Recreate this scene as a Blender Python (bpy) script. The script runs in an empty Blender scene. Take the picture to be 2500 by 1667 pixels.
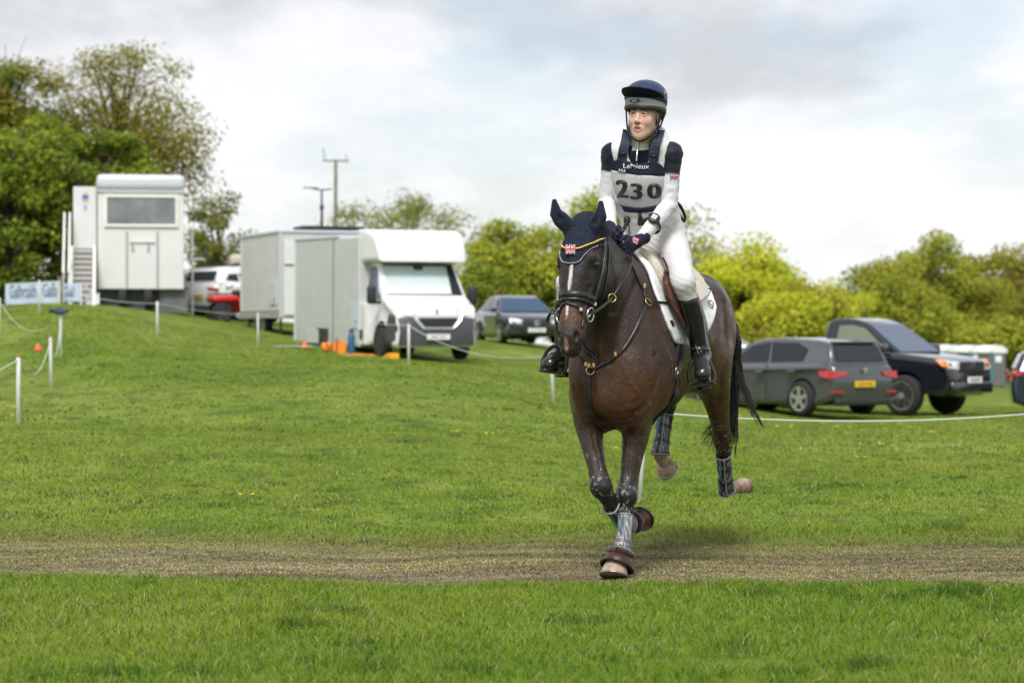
import bpy, bmesh, math, random
import numpy as np
from mathutils import Vector, Matrix
from mathutils.bvhtree import BVHTree

SC = bpy.context.scene
COL = SC.collection
rad = math.radians

# ------------------------------------------------------------------ camera
F_PX, CX, HY, CAM_H = 5900.0, 1250.0, 822.0, 1.2      # focal length in photo pixels, centre, horizon row, eye height
cam_d = bpy.data.cameras.new('camera')
cam = bpy.data.objects.new('camera', cam_d); COL.objects.link(cam)
cam_d.sensor_width = 36.0
cam_d.lens = F_PX / 2500.0 * 36.0
cam_d.clip_start, cam_d.clip_end = 0.1, 6000.0
cam.location = (0, 0, CAM_H)
cam.rotation_euler = (math.pi / 2 - math.atan((833.5 - HY) / F_PX), 0, 0)
cam_d.dof.use_dof = True
cam_d.dof.focus_distance = 12.1
cam_d.dof.aperture_fstop = 3.6
cam_d.dof.aperture_blades = 9
SC.camera = cam
SC.render.resolution_x, SC.render.resolution_y = 1024, 682

# ------------------------------------------------------------------ light
SUN_EL, SUN_AZ = rad(52), rad(189)        # azimuth clockwise from +Y: behind the camera
wd = bpy.data.worlds.new('World'); SC.world = wd; wd.use_nodes = True
sun_d = bpy.data.lights.new('sun', 'SUN')
sun_d.energy, sun_d.angle, sun_d.color = 3.0, rad(18), (1.0, 0.97, 0.92)
sun = bpy.data.objects.new('sun', sun_d); COL.objects.link(sun)
sdir = Vector((math.sin(SUN_AZ) * math.cos(SUN_EL), math.cos(SUN_AZ) * math.cos(SUN_EL), math.sin(SUN_EL)))
sun.rotation_euler = (-sdir).to_track_quat('-Z', 'Y').to_euler()
sun.location = sdir * 50
SC.view_settings.view_transform = 'Standard'
SC.view_settings.look = 'None'
SC.view_settings.gamma = 1.0
SC.view_settings.exposure = 0.3
SC.view_settings.use_curve_mapping = False
try:
    SC.cycles.max_bounces = 6; SC.cycles.transparent_max_bounces = 8
    SC.cycles.use_denoising = True
    SC.cycles.use_adaptive_sampling = True
    SC.cycles.adaptive_threshold = 0.02
except Exception:
    pass

def world_nodes():
    nt = wd.node_tree; N = nt.nodes; L = nt.links; N.clear()
    out = N.new('ShaderNodeOutputWorld')
    sky = N.new('ShaderNodeTexSky'); sky.sky_type = 'NISHITA'; sky.sun_disc = False
    sky.sun_elevation = SUN_EL; sky.sun_rotation = SUN_AZ
    sky.air_density = 1.0; sky.dust_density = 1.6; sky.ozone_density = 1.0
    b1 = N.new('ShaderNodeBackground'); b1.inputs[1].default_value = 0.12
    L.new(sky.outputs[0], b1.inputs[0])
    tc = N.new('ShaderNodeTexCoord')
    sep = N.new('ShaderNodeSeparateXYZ'); L.new(tc.outputs['Generated'], sep.inputs[0])
    def math_(op, a, b=None):
        m = N.new('ShaderNodeMath'); m.operation = op
        for i, v in enumerate((a, b)):
            if v is None: continue
            if isinstance(v, (int, float)): m.inputs[i].default_value = v
            else: L.new(v, m.inputs[i])
        return m.outputs[0]
    zc = math_('ADD', math_('MAXIMUM', sep.outputs[2], 0.0), 0.34)
    cx = math_('DIVIDE', sep.outputs[0], zc); cy = math_('DIVIDE', sep.outputs[1], zc)
    cmb = N.new('ShaderNodeCombineXYZ'); L.new(cx, cmb.inputs[0]); L.new(cy, cmb.inputs[1])
    def noise(scale, detail, rough, off, dist=0.0):
        mp = N.new('ShaderNodeMapping'); mp.inputs['Location'].default_value = off
        L.new(cmb.outputs[0], mp.inputs[0])
        n = N.new('ShaderNodeTexNoise'); n.inputs['Scale'].default_value = scale
        n.inputs['Detail'].default_value = detail; n.inputs['Roughness'].default_value = rough
        n.inputs['Distortion'].default_value = dist
        L.new(mp.outputs[0], n.inputs[0]); return n.outputs['Fac']
    def ramp(fac, stops):
        r = N.new('ShaderNodeValToRGB'); e = r.color_ramp.elements
        r.color_ramp.interpolation = 'EASE'
        while len(e) < len(stops): e.new(0.5)
        for i, (p, c) in enumerate(stops):
            e[i].position = p; e[i].color = (c[0], c[1], c[2], 1)
        L.new(fac, r.inputs[0]); return r.outputs[0]
    # cover of thin white cloud with gaps to the blue, grey bases in the thicker heaps
    gap = ramp(noise(2.6, 7, 0.55, SKY_OFF1), [(0.38, (0.50,) * 3), (0.54, (0.98,) * 3)])
    shade = ramp(noise(2.3, 8, 0.54, SKY_OFF2, 0.2), [(0.40, (0.90, 0.90, 0.905)), (0.51, (0.80, 0.81, 0.83)), (0.66, (0.55, 0.565, 0.595))])
    # the low belt of cloud near the horizon is seen through more air: whiter
    low = ramp(sep.outputs[2], [(0.02, (1, 1, 1)), (0.09, (0, 0, 0))])
    mix = N.new('ShaderNodeMixRGB'); L.new(math_('MULTIPLY', low, 0.75), mix.inputs[0])
    L.new(shade, mix.inputs[1]); mix.inputs[2].default_value = (0.84, 0.845, 0.85, 1)
    b2 = N.new('ShaderNodeBackground'); b2.inputs[1].default_value = 1.0
    L.new(mix.outputs[0], b2.inputs[0])
    ms = N.new('ShaderNodeMixShader')
    L.new(math_('MAXIMUM', gap, math_('MULTIPLY', low, 0.96)), ms.inputs[0])
    L.new(b1.outputs[0], ms.inputs[1]); L.new(b2.outputs[0], ms.inputs[2])
    L.new(ms.outputs[0], out.inputs[0])
SKY_OFF1 = (0.13, 10.06, 0.0)
SKY_OFF2 = (17.97, 1.62, 0.0)
world_nodes()

# ------------------------------------------------------------------ helpers
def P(px, py, Y):
    """a point seen at photo pixel (px, py) that stands Y metres out"""
    return Vector(((px - CX) / F_PX * Y, Y, CAM_H - (py - HY) / F_PX * Y))

MATS = {}
def mat(name, col, rough=0.5, metal=0.0, spec=0.5, var=0.0, vscale=8.0, bump=0.0, bscale=60.0, coat=0.0, col2=None, sheen=0.0, emit=None, trans=0.0):
    if name in MATS: return MATS[name]
    m = bpy.data.materials.new(name); m.use_nodes = True
    nt = m.node_tree; N, L = nt.nodes, nt.links
    b = N['Principled BSDF']
    b.inputs['Base Color'].default_value = (*col, 1); b.inputs['Roughness'].default_value = rough
    b.inputs['Metallic'].default_value = metal; b.inputs['Specular IOR Level'].default_value = spec
    if coat: b.inputs['Coat Weight'].default_value = coat; b.inputs['Coat Roughness'].default_value = 0.06
    if sheen: b.inputs['Sheen Weight'].default_value = sheen
    if trans: b.inputs['Transmission Weight'].default_value = trans
    tc = N.new('ShaderNodeTexCoord')
    if var or col2:
        n = N.new('ShaderNodeTexNoise'); n.inputs['Scale'].default_value = vscale; n.inputs['Detail'].default_value = 5
        L.new(tc.outputs['Object'], n.inputs[0])
        r = N.new('ShaderNodeValToRGB'); r.color_ramp.elements[0].position = 0.35; r.color_ramp.elements[1].position = 0.68
        c2 = col2 or tuple(min(1, c * (1 + var)) for c in col)
        c1 = col if col2 else tuple(c * (1 - var) for c in col)
        r.color_ramp.elements[0].color = (*c1, 1); r.color_ramp.elements[1].color = (*c2, 1)
        L.new(n.outputs['Fac'], r.inputs[0]); L.new(r.outputs[0], b.inputs['Base Color'])
    if bump:
        n2 = N.new('ShaderNodeTexNoise'); n2.inputs['Scale'].default_value = bscale; n2.inputs['Detail'].default_value = 3
        L.new(tc.outputs['Object'], n2.inputs[0])
        bp = N.new('ShaderNodeBump'); bp.inputs['Strength'].default_value = bump; bp.inputs['Distance'].default_value = 0.01
        L.new(n2.outputs['Fac'], bp.inputs['Height']); L.new(bp.outputs[0], b.inputs['Normal'])
    MATS[name] = m
    return m

def obj(name, verts, faces, m=None, parent=None, smooth=True, world=False, mats=None, midx=None):
    """one mesh object. verts are local to parent unless world=True (then the parent's location is taken off)"""
    me = bpy.data.meshes.new(name)
    if isinstance(verts, np.ndarray): verts = verts.tolist()
    me.from_pydata([tuple(v) for v in verts], [], faces if not isinstance(faces, np.ndarray) else faces.tolist())
    if mats:
        for mm in mats: me.materials.append(mm)
        if midx is not None: me.polygons.foreach_set('material_index', midx)
    elif m: me.materials.append(m)
    if smooth: me.polygons.foreach_set('use_smooth', [True] * len(me.polygons))
    o = bpy.data.objects.new(name, me); COL.objects.link(o)
    if parent:
        o.parent = parent
        if world:
            p = parent
            off = Vector((0, 0, 0))
            while p: off += p.location; p = p.parent
            me.transform(Matrix.Translation(-off))
    me.update()
    return o

def tag(o, label=None, cat=None, group=None, kind=None):
    if label: o['label'] = label
    if cat: o['category'] = cat
    if group: o['group'] = group
    if kind: o['kind'] = kind
    return o

def thing(name, label, cat, loc=(0, 0, 0), rotz=0.0, group=None):
    o = bpy.data.objects.new(name, None); COL.objects.link(o)
    o.location = loc; o.rotation_euler = (0, 0, rotz); o.empty_display_size = 0.2
    return tag(o, label, cat, group)

class MB:
    """gathers shapes for ONE mesh"""
    def __init__(s): s.v, s.f = [], []
    def add(s, v, f):
        b = len(s.v); s.v += [tuple(p) for p in v]; s.f += [tuple(i + b for i in q) for q in f]; return s
    def box(s, c, d, rot=None, bevel=0.0):
        x, y, z = d[0] / 2, d[1] / 2, d[2] / 2
        if bevel <= 0:
            v = [(-x, -y, -z), (x, -y, -z), (x, y, -z), (-x, y, -z), (-x, -y, z), (x, -y, z), (x, y, z), (-x, y, z)]
            f = [(0, 3, 2, 1), (4, 5, 6, 7), (0, 1, 5, 4), (1, 2, 6, 5), (2, 3, 7, 6), (3, 0, 4, 7)]
        else:
            bm = bmesh.new(); bmesh.ops.create_cube(bm, size=1.0, matrix=Matrix.Diagonal((*d, 1)))
            bmesh.ops.bevel(bm, geom=bm.edges[:], offset=min(bevel, min(d) * 0.49), segments=2, affect='EDGES', profile=0.6)
            bm.verts.ensure_lookup_table(); bm.verts.index_update()
            v = [p.co[:] for p in bm.verts]; f = [tuple(q.index for q in fa.verts) for fa in bm.faces]; bm.free()
        if rot is not None: v = [rot @ Vector(p) for p in v]
        return s.add([(p[0] + c[0], p[1] + c[1], p[2] + c[2]) for p in v], f)
    def tube(s, pts, r, n=8, cap=True, ry=None):
        pts = [Vector(p) for p in pts]; m = len(pts)
        R = r if hasattr(r, '__len__') else [r] * m
        up = Vector((0, 0, 1)); prev = None; v = []
        for i, p in enumerate(pts):
            d = (pts[min(i + 1, m - 1)] - pts[max(i - 1, 0)])
            d = d.normalized() if d.length > 1e-9 else Vector((0, 0, 1))
            if prev is None:
                a = d.cross(up) if abs(d.dot(up)) < 0.95 else d.cross(Vector((1, 0, 0)))
            else:
                a = prev - d * prev.dot(d)
            a.normalize(); prev = a; b = d.cross(a)
            for k in range(n):
                t = 2 * math.pi * k / n
                v.append(p + a * (math.cos(t) * R[i]) + b * (math.sin(t) * (R[i] if ry is None else ry)))
        f = []
        for i in range(m - 1):
            for k in range(n):
                f.append((i * n + k, i * n + (k + 1) % n, (i + 1) * n + (k + 1) % n, (i + 1) * n + k))
        if cap: f += [tuple(range(n))[::-1], tuple((m - 1) * n + k for k in range(n))]
        return s.add(v, f)
    def lathe(s, prof, c=(0, 0, 0), axis='Z', n=24):
        v = []
        for r, h in prof:
            for k in range(n):
                t = 2 * math.pi * k / n; a, b = r * math.cos(t), r * math.sin(t)
                q = (a, b, h) if axis == 'Z' else ((a, h, b) if axis == 'Y' else (h, a, b))
                v.append((q[0] + c[0], q[1] + c[1], q[2] + c[2]))
        f = []
        for i in range(len(prof) - 1):
            for k in range(n):
                f.append((i * n + k, i * n + (k + 1) % n, (i + 1) * n + (k + 1) % n, (i + 1) * n + k))
        f += [tuple(range(n))[::-1], tuple((len(prof) - 1) * n + k for k in range(n))]
        return s.add(v, f)
    def plate(s, quad, t=0.006):
        """a thin slab on a planar polygon: its front lifted by t along the normal, its back sunk by t"""
        q = [Vector(p) for p in quad]; nrm = Vector((0, 0, 0))
        for i in range(len(q)): nrm += q[i].cross(q[(i + 1) % len(q)])
        nrm.normalize(); n = len(q)
        v = [p + nrm * t for p in q] + [p - nrm * t for p in q]
        f = [tuple(range(n)), tuple(range(2 * n - 1, n - 1, -1))] + [(i, i + n, (i + 1) % n + n, (i + 1) % n) for i in range(n)]
        return s.add(v, f)
    def obj(s, name, m, parent=None, smooth=False, **k):
        o = obj(name, s.v, s.f, m, parent, smooth, **k)
        bm = bmesh.new(); bm.from_mesh(o.data); bmesh.ops.recalc_face_normals(bm, faces=bm.faces[:]); bm.to_mesh(o.data); bm.free()
        return o

def smooth_angle(o, deg=35):
    me = o.data
    me.polygons.foreach_set('use_smooth', [True] * len(me.polygons))
    bm = bmesh.new(); bm.from_mesh(me)
    lim = rad(deg)
    for e in bm.edges:
        if len(e.link_faces) == 2: e.smooth = e.calc_face_angle(0) < lim
    bm.to_mesh(me); bm.free()
    return o

def catmull(pts, n=8, closed=False):
    pts = [Vector(p) for p in pts]; out = []; m = len(pts)
    rng = range(m if closed else m - 1)
    for i in rng:
        if closed: p0, p1, p2, p3 = pts[(i - 1) % m], pts[i], pts[(i + 1) % m], pts[(i + 2) % m]
        else: p0, p1, p2, p3 = pts[max(i - 1, 0)], pts[i], pts[i + 1], pts[min(i + 2, m - 1)]
        for k in range(n):
            t = k / n
            out.append(0.5 * ((2 * p1) + (p2 - p0) * t + (2 * p0 - 5 * p1 + 4 * p2 - p3) * t * t + (3 * p1 - p0 - 3 * p2 + p3) * t ** 3))
    if not closed: out.append(pts[-1])
    return out

def copy_tree(o, parent=None):
    c = o.copy(); COL.objects.link(c)
    if parent: c.parent = parent
    for ch in list(o.children): copy_tree(ch, c)
    return c

def text_faces(txt, height, mname=None):
    """outline of lettering as a flat mesh in x/z, centred, cap height = height"""
    cu = bpy.data.curves.new('lettering', 'FONT'); cu.body = txt; cu.size = 1.0
    cu.align_x = 'CENTER'; cu.resolution_u = 3
    o = bpy.data.objects.new('lettering', cu); COL.objects.link(o)
    dg = bpy.context.evaluated_depsgraph_get()
    me = bpy.data.meshes.new_from_object(o.evaluated_get(dg))
    v = [tuple(p.co) for p in me.vertices]; f = [tuple(p.vertices) for p in me.polygons]
    bpy.data.objects.remove(o); bpy.data.curves.remove(cu); bpy.data.meshes.remove(me)
    k = height / 0.69
    return [(a * k, 0.0, b * k) for a, b, c in v], f
# ------------------------------------------------------------------ ground
CTRL = [(-4, 5, 0), (0, 5, 0), (4, 5, 0), (-4, 12, 0.0), (0, 12, 0), (4, 12, 0), (-2.6, 8, 0), (2.6, 8, 0), (0, 8, 0), (-2.8, 10, 0), (2.8, 10, 0), (-1.3, 12, 0), (1.3, 12, 0), (-2.7, 12, 0), (2.7, 12, 0), (-3, 14, 0), (0, 14, 0), (3, 14, 0), (-1, 17.2, 0.0), (1, 17.2, 0), (4, 17, -0.03), (-4, 17, 0.06),
        (-5.08, 24.9, .276), (-6.3, 33, .475), (-7.3, 39, .86), (-10.3, 48.6, 1.25), (-10.1, 52.5, 1.75), (-7.2, 48.6, 1.19), (-5.5, 52, .98),
        (-1.74, 41, .70), (.58, 34.5, .25), (-10, 64, 1.93), (-1.6, 51, .62), (-4.5, 60, 1.05), (.1, 74, 1.0), (5.7, 45.4, -.36), (8, 48, -.38),
        (27, 146, -1.7), (14, 70, -.6), (-22, 80, 1.9), (-8, 90, 1.7), (0, 110, 0.9), (14, 110, -.9), (5, 28, -.06), (22, 110, -1.4),
        (-90, 300, 0.5), (0, 300, -2), (90, 300, -5), (-300, 1000, -6), (0, 1000, -10), (300, 1000, -14)]
def _uv(x, y):
    yy = np.maximum(y, 5.0); return np.clip(x / yy, -.34, .34) * 5.0, np.log(yy)
def _k(d2): return np.where(d2 > 1e-12, 0.5 * d2 * np.log(np.maximum(d2, 1e-12)), 0.0)
_c = np.array(CTRL, float); _cu, _cv = _uv(_c[:, 0], _c[:, 1])
_A = _k((_cu[:, None] - _cu) ** 2 + (_cv[:, None] - _cv) ** 2) + np.eye(len(_c)) * 0.002
_Pm = np.stack([np.ones(len(_c)), _cu, _cv], 1)
_M = np.block([[_A, _Pm], [_Pm.T, np.zeros((3, 3))]])
_w = np.linalg.solve(_M, np.concatenate([_c[:, 2], np.zeros(3)]))
def vnoise(x, y, s, seed=0):
    """smooth value noise, -1..1"""
    x = np.asarray(x, float) / s; y = np.asarray(y, float) / s
    xi, yi = np.floor(x), np.floor(y); fx, fy = x - xi, y - yi
    def h(a, b):
        q = np.sin(a * 127.1 + b * 311.7 + seed * 74.7) * 43758.5453; return (q - np.floor(q)) * 2 - 1
    ux, uy = fx * fx * (3 - 2 * fx), fy * fy * (3 - 2 * fy)
    return (h(xi, yi) * (1 - ux) + h(xi + 1, yi) * ux) * (1 - uy) + (h(xi, yi + 1) * (1 - ux) + h(xi + 1, yi + 1) * ux) * uy
def track_mask(x, y):
    """1 in the middle of the worn track, 0 on the grass"""
    near = 11.5 - 0.15 * x + 0.05 * vnoise(x, y, .7, 3) + 0.05 * vnoise(x, y, .2, 4)
    far = 14.5 - 0.05 * x + 0.12 * vnoise(x, y, 1.1, 5) + 0.1 * vnoise(x, y, .3, 6)
    a = np.clip((y - near) / 0.16, 0, 1); b = np.clip((far + .15 - y) / 1.0, 0, 1)
    return a * b
def gz_arr(x, y):
    x = np.asarray(x, float); y = np.asarray(y, float)
    u, v = _uv(x, y); z = np.zeros_like(u)
    for i in range(len(_c)): z += _w[i] * _k((u - _cu[i]) ** 2 + (v - _cv[i]) ** 2)
    z += _w[-3] + _w[-2] * u + _w[-1] * v
    near = np.clip((40 - y) / 25, 0, 1)
    z = z + near * (0.016 * vnoise(x, y, .9, 1) + 0.008 * vnoise(x, y, .33, 2)) - 0.03 * track_mask(x, y)
    return z
def gz(x, y): return float(gz_arr(np.array([x]), np.array([y]))[0])
HOOF_DZ = gz(0.515, 12.0)          # keep the ground at the hoof at z = 0
_gz0 = gz_arr
def gz_arr(x, y):
    return _gz0(x, y) - HOOF_DZ

def build_ground():
    xs = np.concatenate([-np.geomspace(900, 5.2, 46), np.linspace(-5.1, 5.1, 122), np.geomspace(5.2, 900, 46)])
    ys = np.concatenate([[-40, -15, -4, 2], np.arange(5, 24, .11), np.geomspace(24, 1800, 90)])
    X, Y = np.meshgrid(xs, ys); Z = gz_arr(X, Y)
    nx, ny = len(xs), len(ys)
    v = np.stack([X.ravel(), Y.ravel(), Z.ravel()], 1)
    i = np.arange(nx * ny).reshape(ny, nx)
    f = np.stack([i[:-1, :-1].ravel(), i[:-1, 1:].ravel(), i[1:, 1:].ravel(), i[1:, :-1].ravel()], 1)
    o = obj('ground', v, f); tag(o, kind='structure')
    at = o.data.attributes.new('track', 'FLOAT', 'POINT'); at.data.foreach_set('value', track_mask(X, Y).ravel())
    m = bpy.data.materials.new('meadow'); m.use_nodes = True; nt = m.node_tree; N, L = nt.nodes, nt.links
    b = N['Principled BSDF']; b.inputs['Roughness'].default_value = 0.9; b.inputs['Specular IOR Level'].default_value = 0.12
    geo = N.new('ShaderNodeNewGeometry')
    def noise(scale, detail, sc=(1, 1, 1)):
        mp = N.new('ShaderNodeMapping'); mp.inputs['Scale'].default_value = sc; L.new(geo.outputs['Position'], mp.inputs[0])
        n = N.new('ShaderNodeTexNoise'); n.inputs['Scale'].default_value = scale; n.inputs['Detail'].default_value = detail
        n.inputs['Roughness'].default_value = 0.65
        L.new(mp.outputs[0], n.inputs[0]); return n.outputs['Fac']
    def ramp(fac, stops):
        r = N.new('ShaderNodeValToRGB'); e = r.color_ramp.elements
        while len(e) < len(stops): e.new(0.5)
        for k, (p, c) in enumerate(stops): e[k].position = p; e[k].color = (*c, 1)
        L.new(fac, r.inputs[0]); return r.outputs[0]
    def mixc(fac, a, c, mode='MIX'):
        q = N.new('ShaderNodeMixRGB'); q.blend_type = mode
        if isinstance(fac, float): q.inputs[0].default_value = fac
        else: L.new(fac, q.inputs[0])
        for k, s in ((1, a), (2, c)):
            if isinstance(s, tuple): q.inputs[k].default_value = (*s, 1)
            else: L.new(s, q.inputs[k])
        return q.outputs[0]
    g1 = ramp(noise(0.28, 5, (1, .45, 1)), [(0.33, (0.085, 0.145, 0.014)), (0.5, (0.14, 0.20, 0.025)), (0.68, (0.215, 0.25, 0.05))])
    g2 = ramp(noise(2.2, 6, (1, .5, 1)), [(0.32, (0.35, 0.4, 0.35)), (0.5, (1, 1, 1)), (0.72, (1.3, 1.2, 1.1))])
    g3 = ramp(noise(14, 4), [(0.3, (0.6, 0.62, 0.6)), (0.65, (1.15, 1.15, 1.15))])
    grass = mixc(1.0, mixc(1.0, g1, g2, 'MULTIPLY'), g3, 'MULTIPLY')
    mud = mixc(ramp(noise(3, 6, (.4, 2.4, 1)), [(0.36, (0, 0, 0)), (0.62, (1, 1, 1))]), (0.12, 0.092, 0.062), (0.30, 0.255, 0.165))
    mud = mixc(1.0, mud, ramp(noise(30, 5, (.5, 1, 1)), [(0.3, (0.5, 0.5, 0.5)), (0.6, (1.1, 1.1, 1.1))]), 'MULTIPLY')
    ta = N.new('ShaderNodeAttribute'); ta.attribute_name = 'track'
    L.new(mixc(ta.outputs['Fac'], grass, mud), b.inputs['Base Color'])
    bp = N.new('ShaderNodeBump'); bp.inputs['Strength'].default_value = 0.8; bp.inputs['Distance'].default_value = 0.03
    L.new(noise(22, 6), bp.inputs['Height']); L.new(bp.outputs[0], b.inputs['Normal'])
    o.data.materials.append(m)
    return o
ground = build_ground()

# ------------------------------------------------------------------ grass blades
def blade_mat(name, trans=0.35):
    m = bpy.data.materials.new(name); m.use_nodes = True; nt = m.node_tree; N, L = nt.nodes, nt.links
    N.clear(); out = N.new('ShaderNodeOutputMaterial')
    at = N.new('ShaderNodeAttribute'); at.attribute_name = 'Col'
    d = N.new('ShaderNodeBsdfPrincipled'); d.inputs['Roughness'].default_value = 0.55; d.inputs['Specular IOR Level'].default_value = 0.1
    t = N.new('ShaderNodeBsdfTranslucent'); mx = N.new('ShaderNodeMixShader'); mx.inputs[0].default_value = trans
    L.new(at.outputs['Color'], d.inputs['Base Color']); L.new(at.outputs['Color'], t.inputs[0])
    geo = N.new('ShaderNodeNewGeometry')
    va = N.new('ShaderNodeVectorMath'); va.operation = 'MULTIPLY_ADD'
    L.new(geo.outputs['Normal'], va.inputs[0]); va.inputs[1].default_value = (0.55,) * 3; va.inputs[2].default_value = (0, 0, 0.75)
    vn = N.new('ShaderNodeVectorMath'); vn.operation = 'NORMALIZE'; L.new(va.outputs[0], vn.inputs[0])
    L.new(vn.outputs[0], d.inputs['Normal'])
    L.new(d.outputs[0], mx.inputs[1]); L.new(t.outputs[0], mx.inputs[2]); L.new(mx.outputs[0], out.inputs[0])
    return m
GRASS_M = blade_mat('grass_blade')
def mesh_np(name, v, f, m, col=None, smooth=False):
    """fast mesh from numpy arrays; f is a list of (n, k) arrays"""
    me = bpy.data.meshes.new(name)
    me.vertices.add(len(v)); me.vertices.foreach_set('co', v.astype(np.float32).ravel())
    loops = np.concatenate([q.ravel() for q in f]); tot = np.concatenate([np.full(len(q), q.shape[1]) for q in f])
    st = np.concatenate([[0], np.cumsum(tot)[:-1]])
    me.loops.add(len(loops)); me.loops.foreach_set('vertex_index', loops.astype(np.int32))
    me.polygons.add(len(tot)); me.polygons.foreach_set('loop_start', st.astype(np.int32)); me.polygons.foreach_set('loop_total', tot.astype(np.int32))
    if smooth: me.polygons.foreach_set('use_smooth', np.ones(len(tot), bool))
    me.update(calc_edges=True)
    if col is not None:
        a = me.color_attributes.new('Col', 'FLOAT_COLOR', 'POINT')
        a.data.foreach_set('color', np.concatenate([col, np.ones((len(col), 1))], 1).astype(np.float32).ravel())
    if m: me.materials.append(m)
    o = bpy.data.objects.new(name, me); COL.objects.link(o)
    return o

def grass_band(name, rng, y0, y1, dens, h0, h1, w, label, margin=1.3):
    hw = 0.2119
    area_n = int((y1 - y0) * (hw * (y0 + y1) + 2 * margin) * dens)
    y = y0 + (y1 - y0) * rng.random(area_n * 2); x = (rng.random(area_n * 2) * 2 - 1) * (hw * y1 + margin)
    k = np.abs(x) < hw * y + margin; x, y = x[k][:area_n], y[k][:area_n]
    tm = track_mask(x, y)
    clump = vnoise(x, y, .42, 11) * .6 + vnoise(x, y, .15, 12) * .4
    big = vnoise(x, y, 1.7, 13) * .6 + vnoise(x, y, 4.0, 14) * .4
    dark = np.clip((vnoise(x * .8, y * .9, .23, 15) * .7 + vnoise(x, y, .09, 16) * .45 - .38) * 2.6, 0, 1)       # scattered rank tufts, taller and darker
    keep = rng.random(len(x)) < np.where(tm > .5, .95, np.clip(.75 + .5 * clump, .25, 1))
    x, y, tm, clump, big, dark = (a[keep] for a in (x, y, tm, clump, big, dark)); n = len(x)
    z = gz_arr(x, y)
    h = (h0 + (h1 - h0) * rng.random(n)) * (1 + .35 * clump + .7 * dark) * (1 - .72 * tm)
    ang = rng.random(n) * 2 * np.pi
    lean = h * (0.35 + 1.3 * rng.random(n)) * (1 + 1.6 * tm)
    dx, dy = np.cos(ang) * lean, np.sin(ang) * lean
    wa = rng.random(n) * np.pi; ww = w * (.6 + .8 * rng.random(n)) * (1 + .2 * tm)
    wx, wy = np.cos(wa) * ww / 2, np.sin(wa) * ww / 2
    V = np.empty((n, 5, 3))
    V[:, 0] = np.stack([x - wx, y - wy, z - .01], 1); V[:, 1] = np.stack([x + wx, y + wy, z - .01], 1)
    mx, my, mz = x + dx * .35, y + dy * .35, z + h * .6
    V[:, 2] = np.stack([mx + wx * .8, my + wy * .8, mz], 1); V[:, 3] = np.stack([mx - wx * .8, my - wy * .8, mz], 1)
    V[:, 4] = np.stack([x + dx, y + dy, z + h * (.95 - .25 * tm)], 1)
    i = np.arange(n)[:, None] * 5
    Q = np.concatenate([i, i + 1, i + 2, i + 3], 1); T = np.concatenate([i + 3, i + 2, i + 4], 1)
    green = np.array([0.130, 0.236, 0.016]); lime = np.array([0.258, 0.33, 0.042]); deep = np.array([0.040, 0.108, 0.010])
    straw = np.array([0.46, 0.40, 0.22]); brown = np.array([0.17, 0.13, 0.075]); olive = np.array([0.22, 0.235, 0.06])
    t = np.clip(.42 + .55 * big + .5 * clump + .26 * rng.standard_normal(n), 0, 1)[:, None]
    c = green * (1 - t) + lime * t
    c = c * (1 - .72 * dark[:, None]) + deep * .72 * dark[:, None]
    dry = (rng.random(n) < .045 + .05 * (big > .35))[:, None]; c = np.where(dry, straw * .9, c)
    tt = rng.random(n)[:, None]; tc = np.where(tt < .36, straw, np.where(tt < .78, olive, brown)) * (.75 + .4 * rng.random(n)[:, None])
    far_side = np.clip((y - 12.6) / 1.4, 0, 1)[:, None]
    tc = tc * (1 - .7 * far_side) + olive * .7 * far_side; bare = np.clip(vnoise(x * .35, y * 1.6, .5, 19) + .55 * vnoise(x * .5, y * 2, .17, 20), -1, 1)[:, None]; tc = tc * (1 + .45 * bare)
    c = c * (1 - tm[:, None]) + tc * tm[:, None]
    c = c * (.8 + .4 * rng.random(n)[:, None])
    C = np.repeat(c, 5, 0)
    o = mesh_np(name, V.reshape(-1, 3), [Q, T], GRASS_M, C)
    tag(o, label, 'grass', kind='stuff')
    return o
_r = np.random.default_rng(7)
grass_band('grass', _r, 7.4, 12.2, 7200, .018, .042, .0037, 'short green pasture grass in front of the worn track')
grass_band('grass', _r, 12.2, 14.8, 5200, .026, .05, .0045, 'trodden straw coloured grass on the worn track')
grass_band('grass', _r, 14.8, 25.0, 1500, .011, .025, .0075, 'green pasture grass just behind the worn track')
grass_band('grass', _r, 25.0, 56.0, 220, .008, .02, .024, 'green pasture grass on the slope towards the vehicles')
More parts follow.
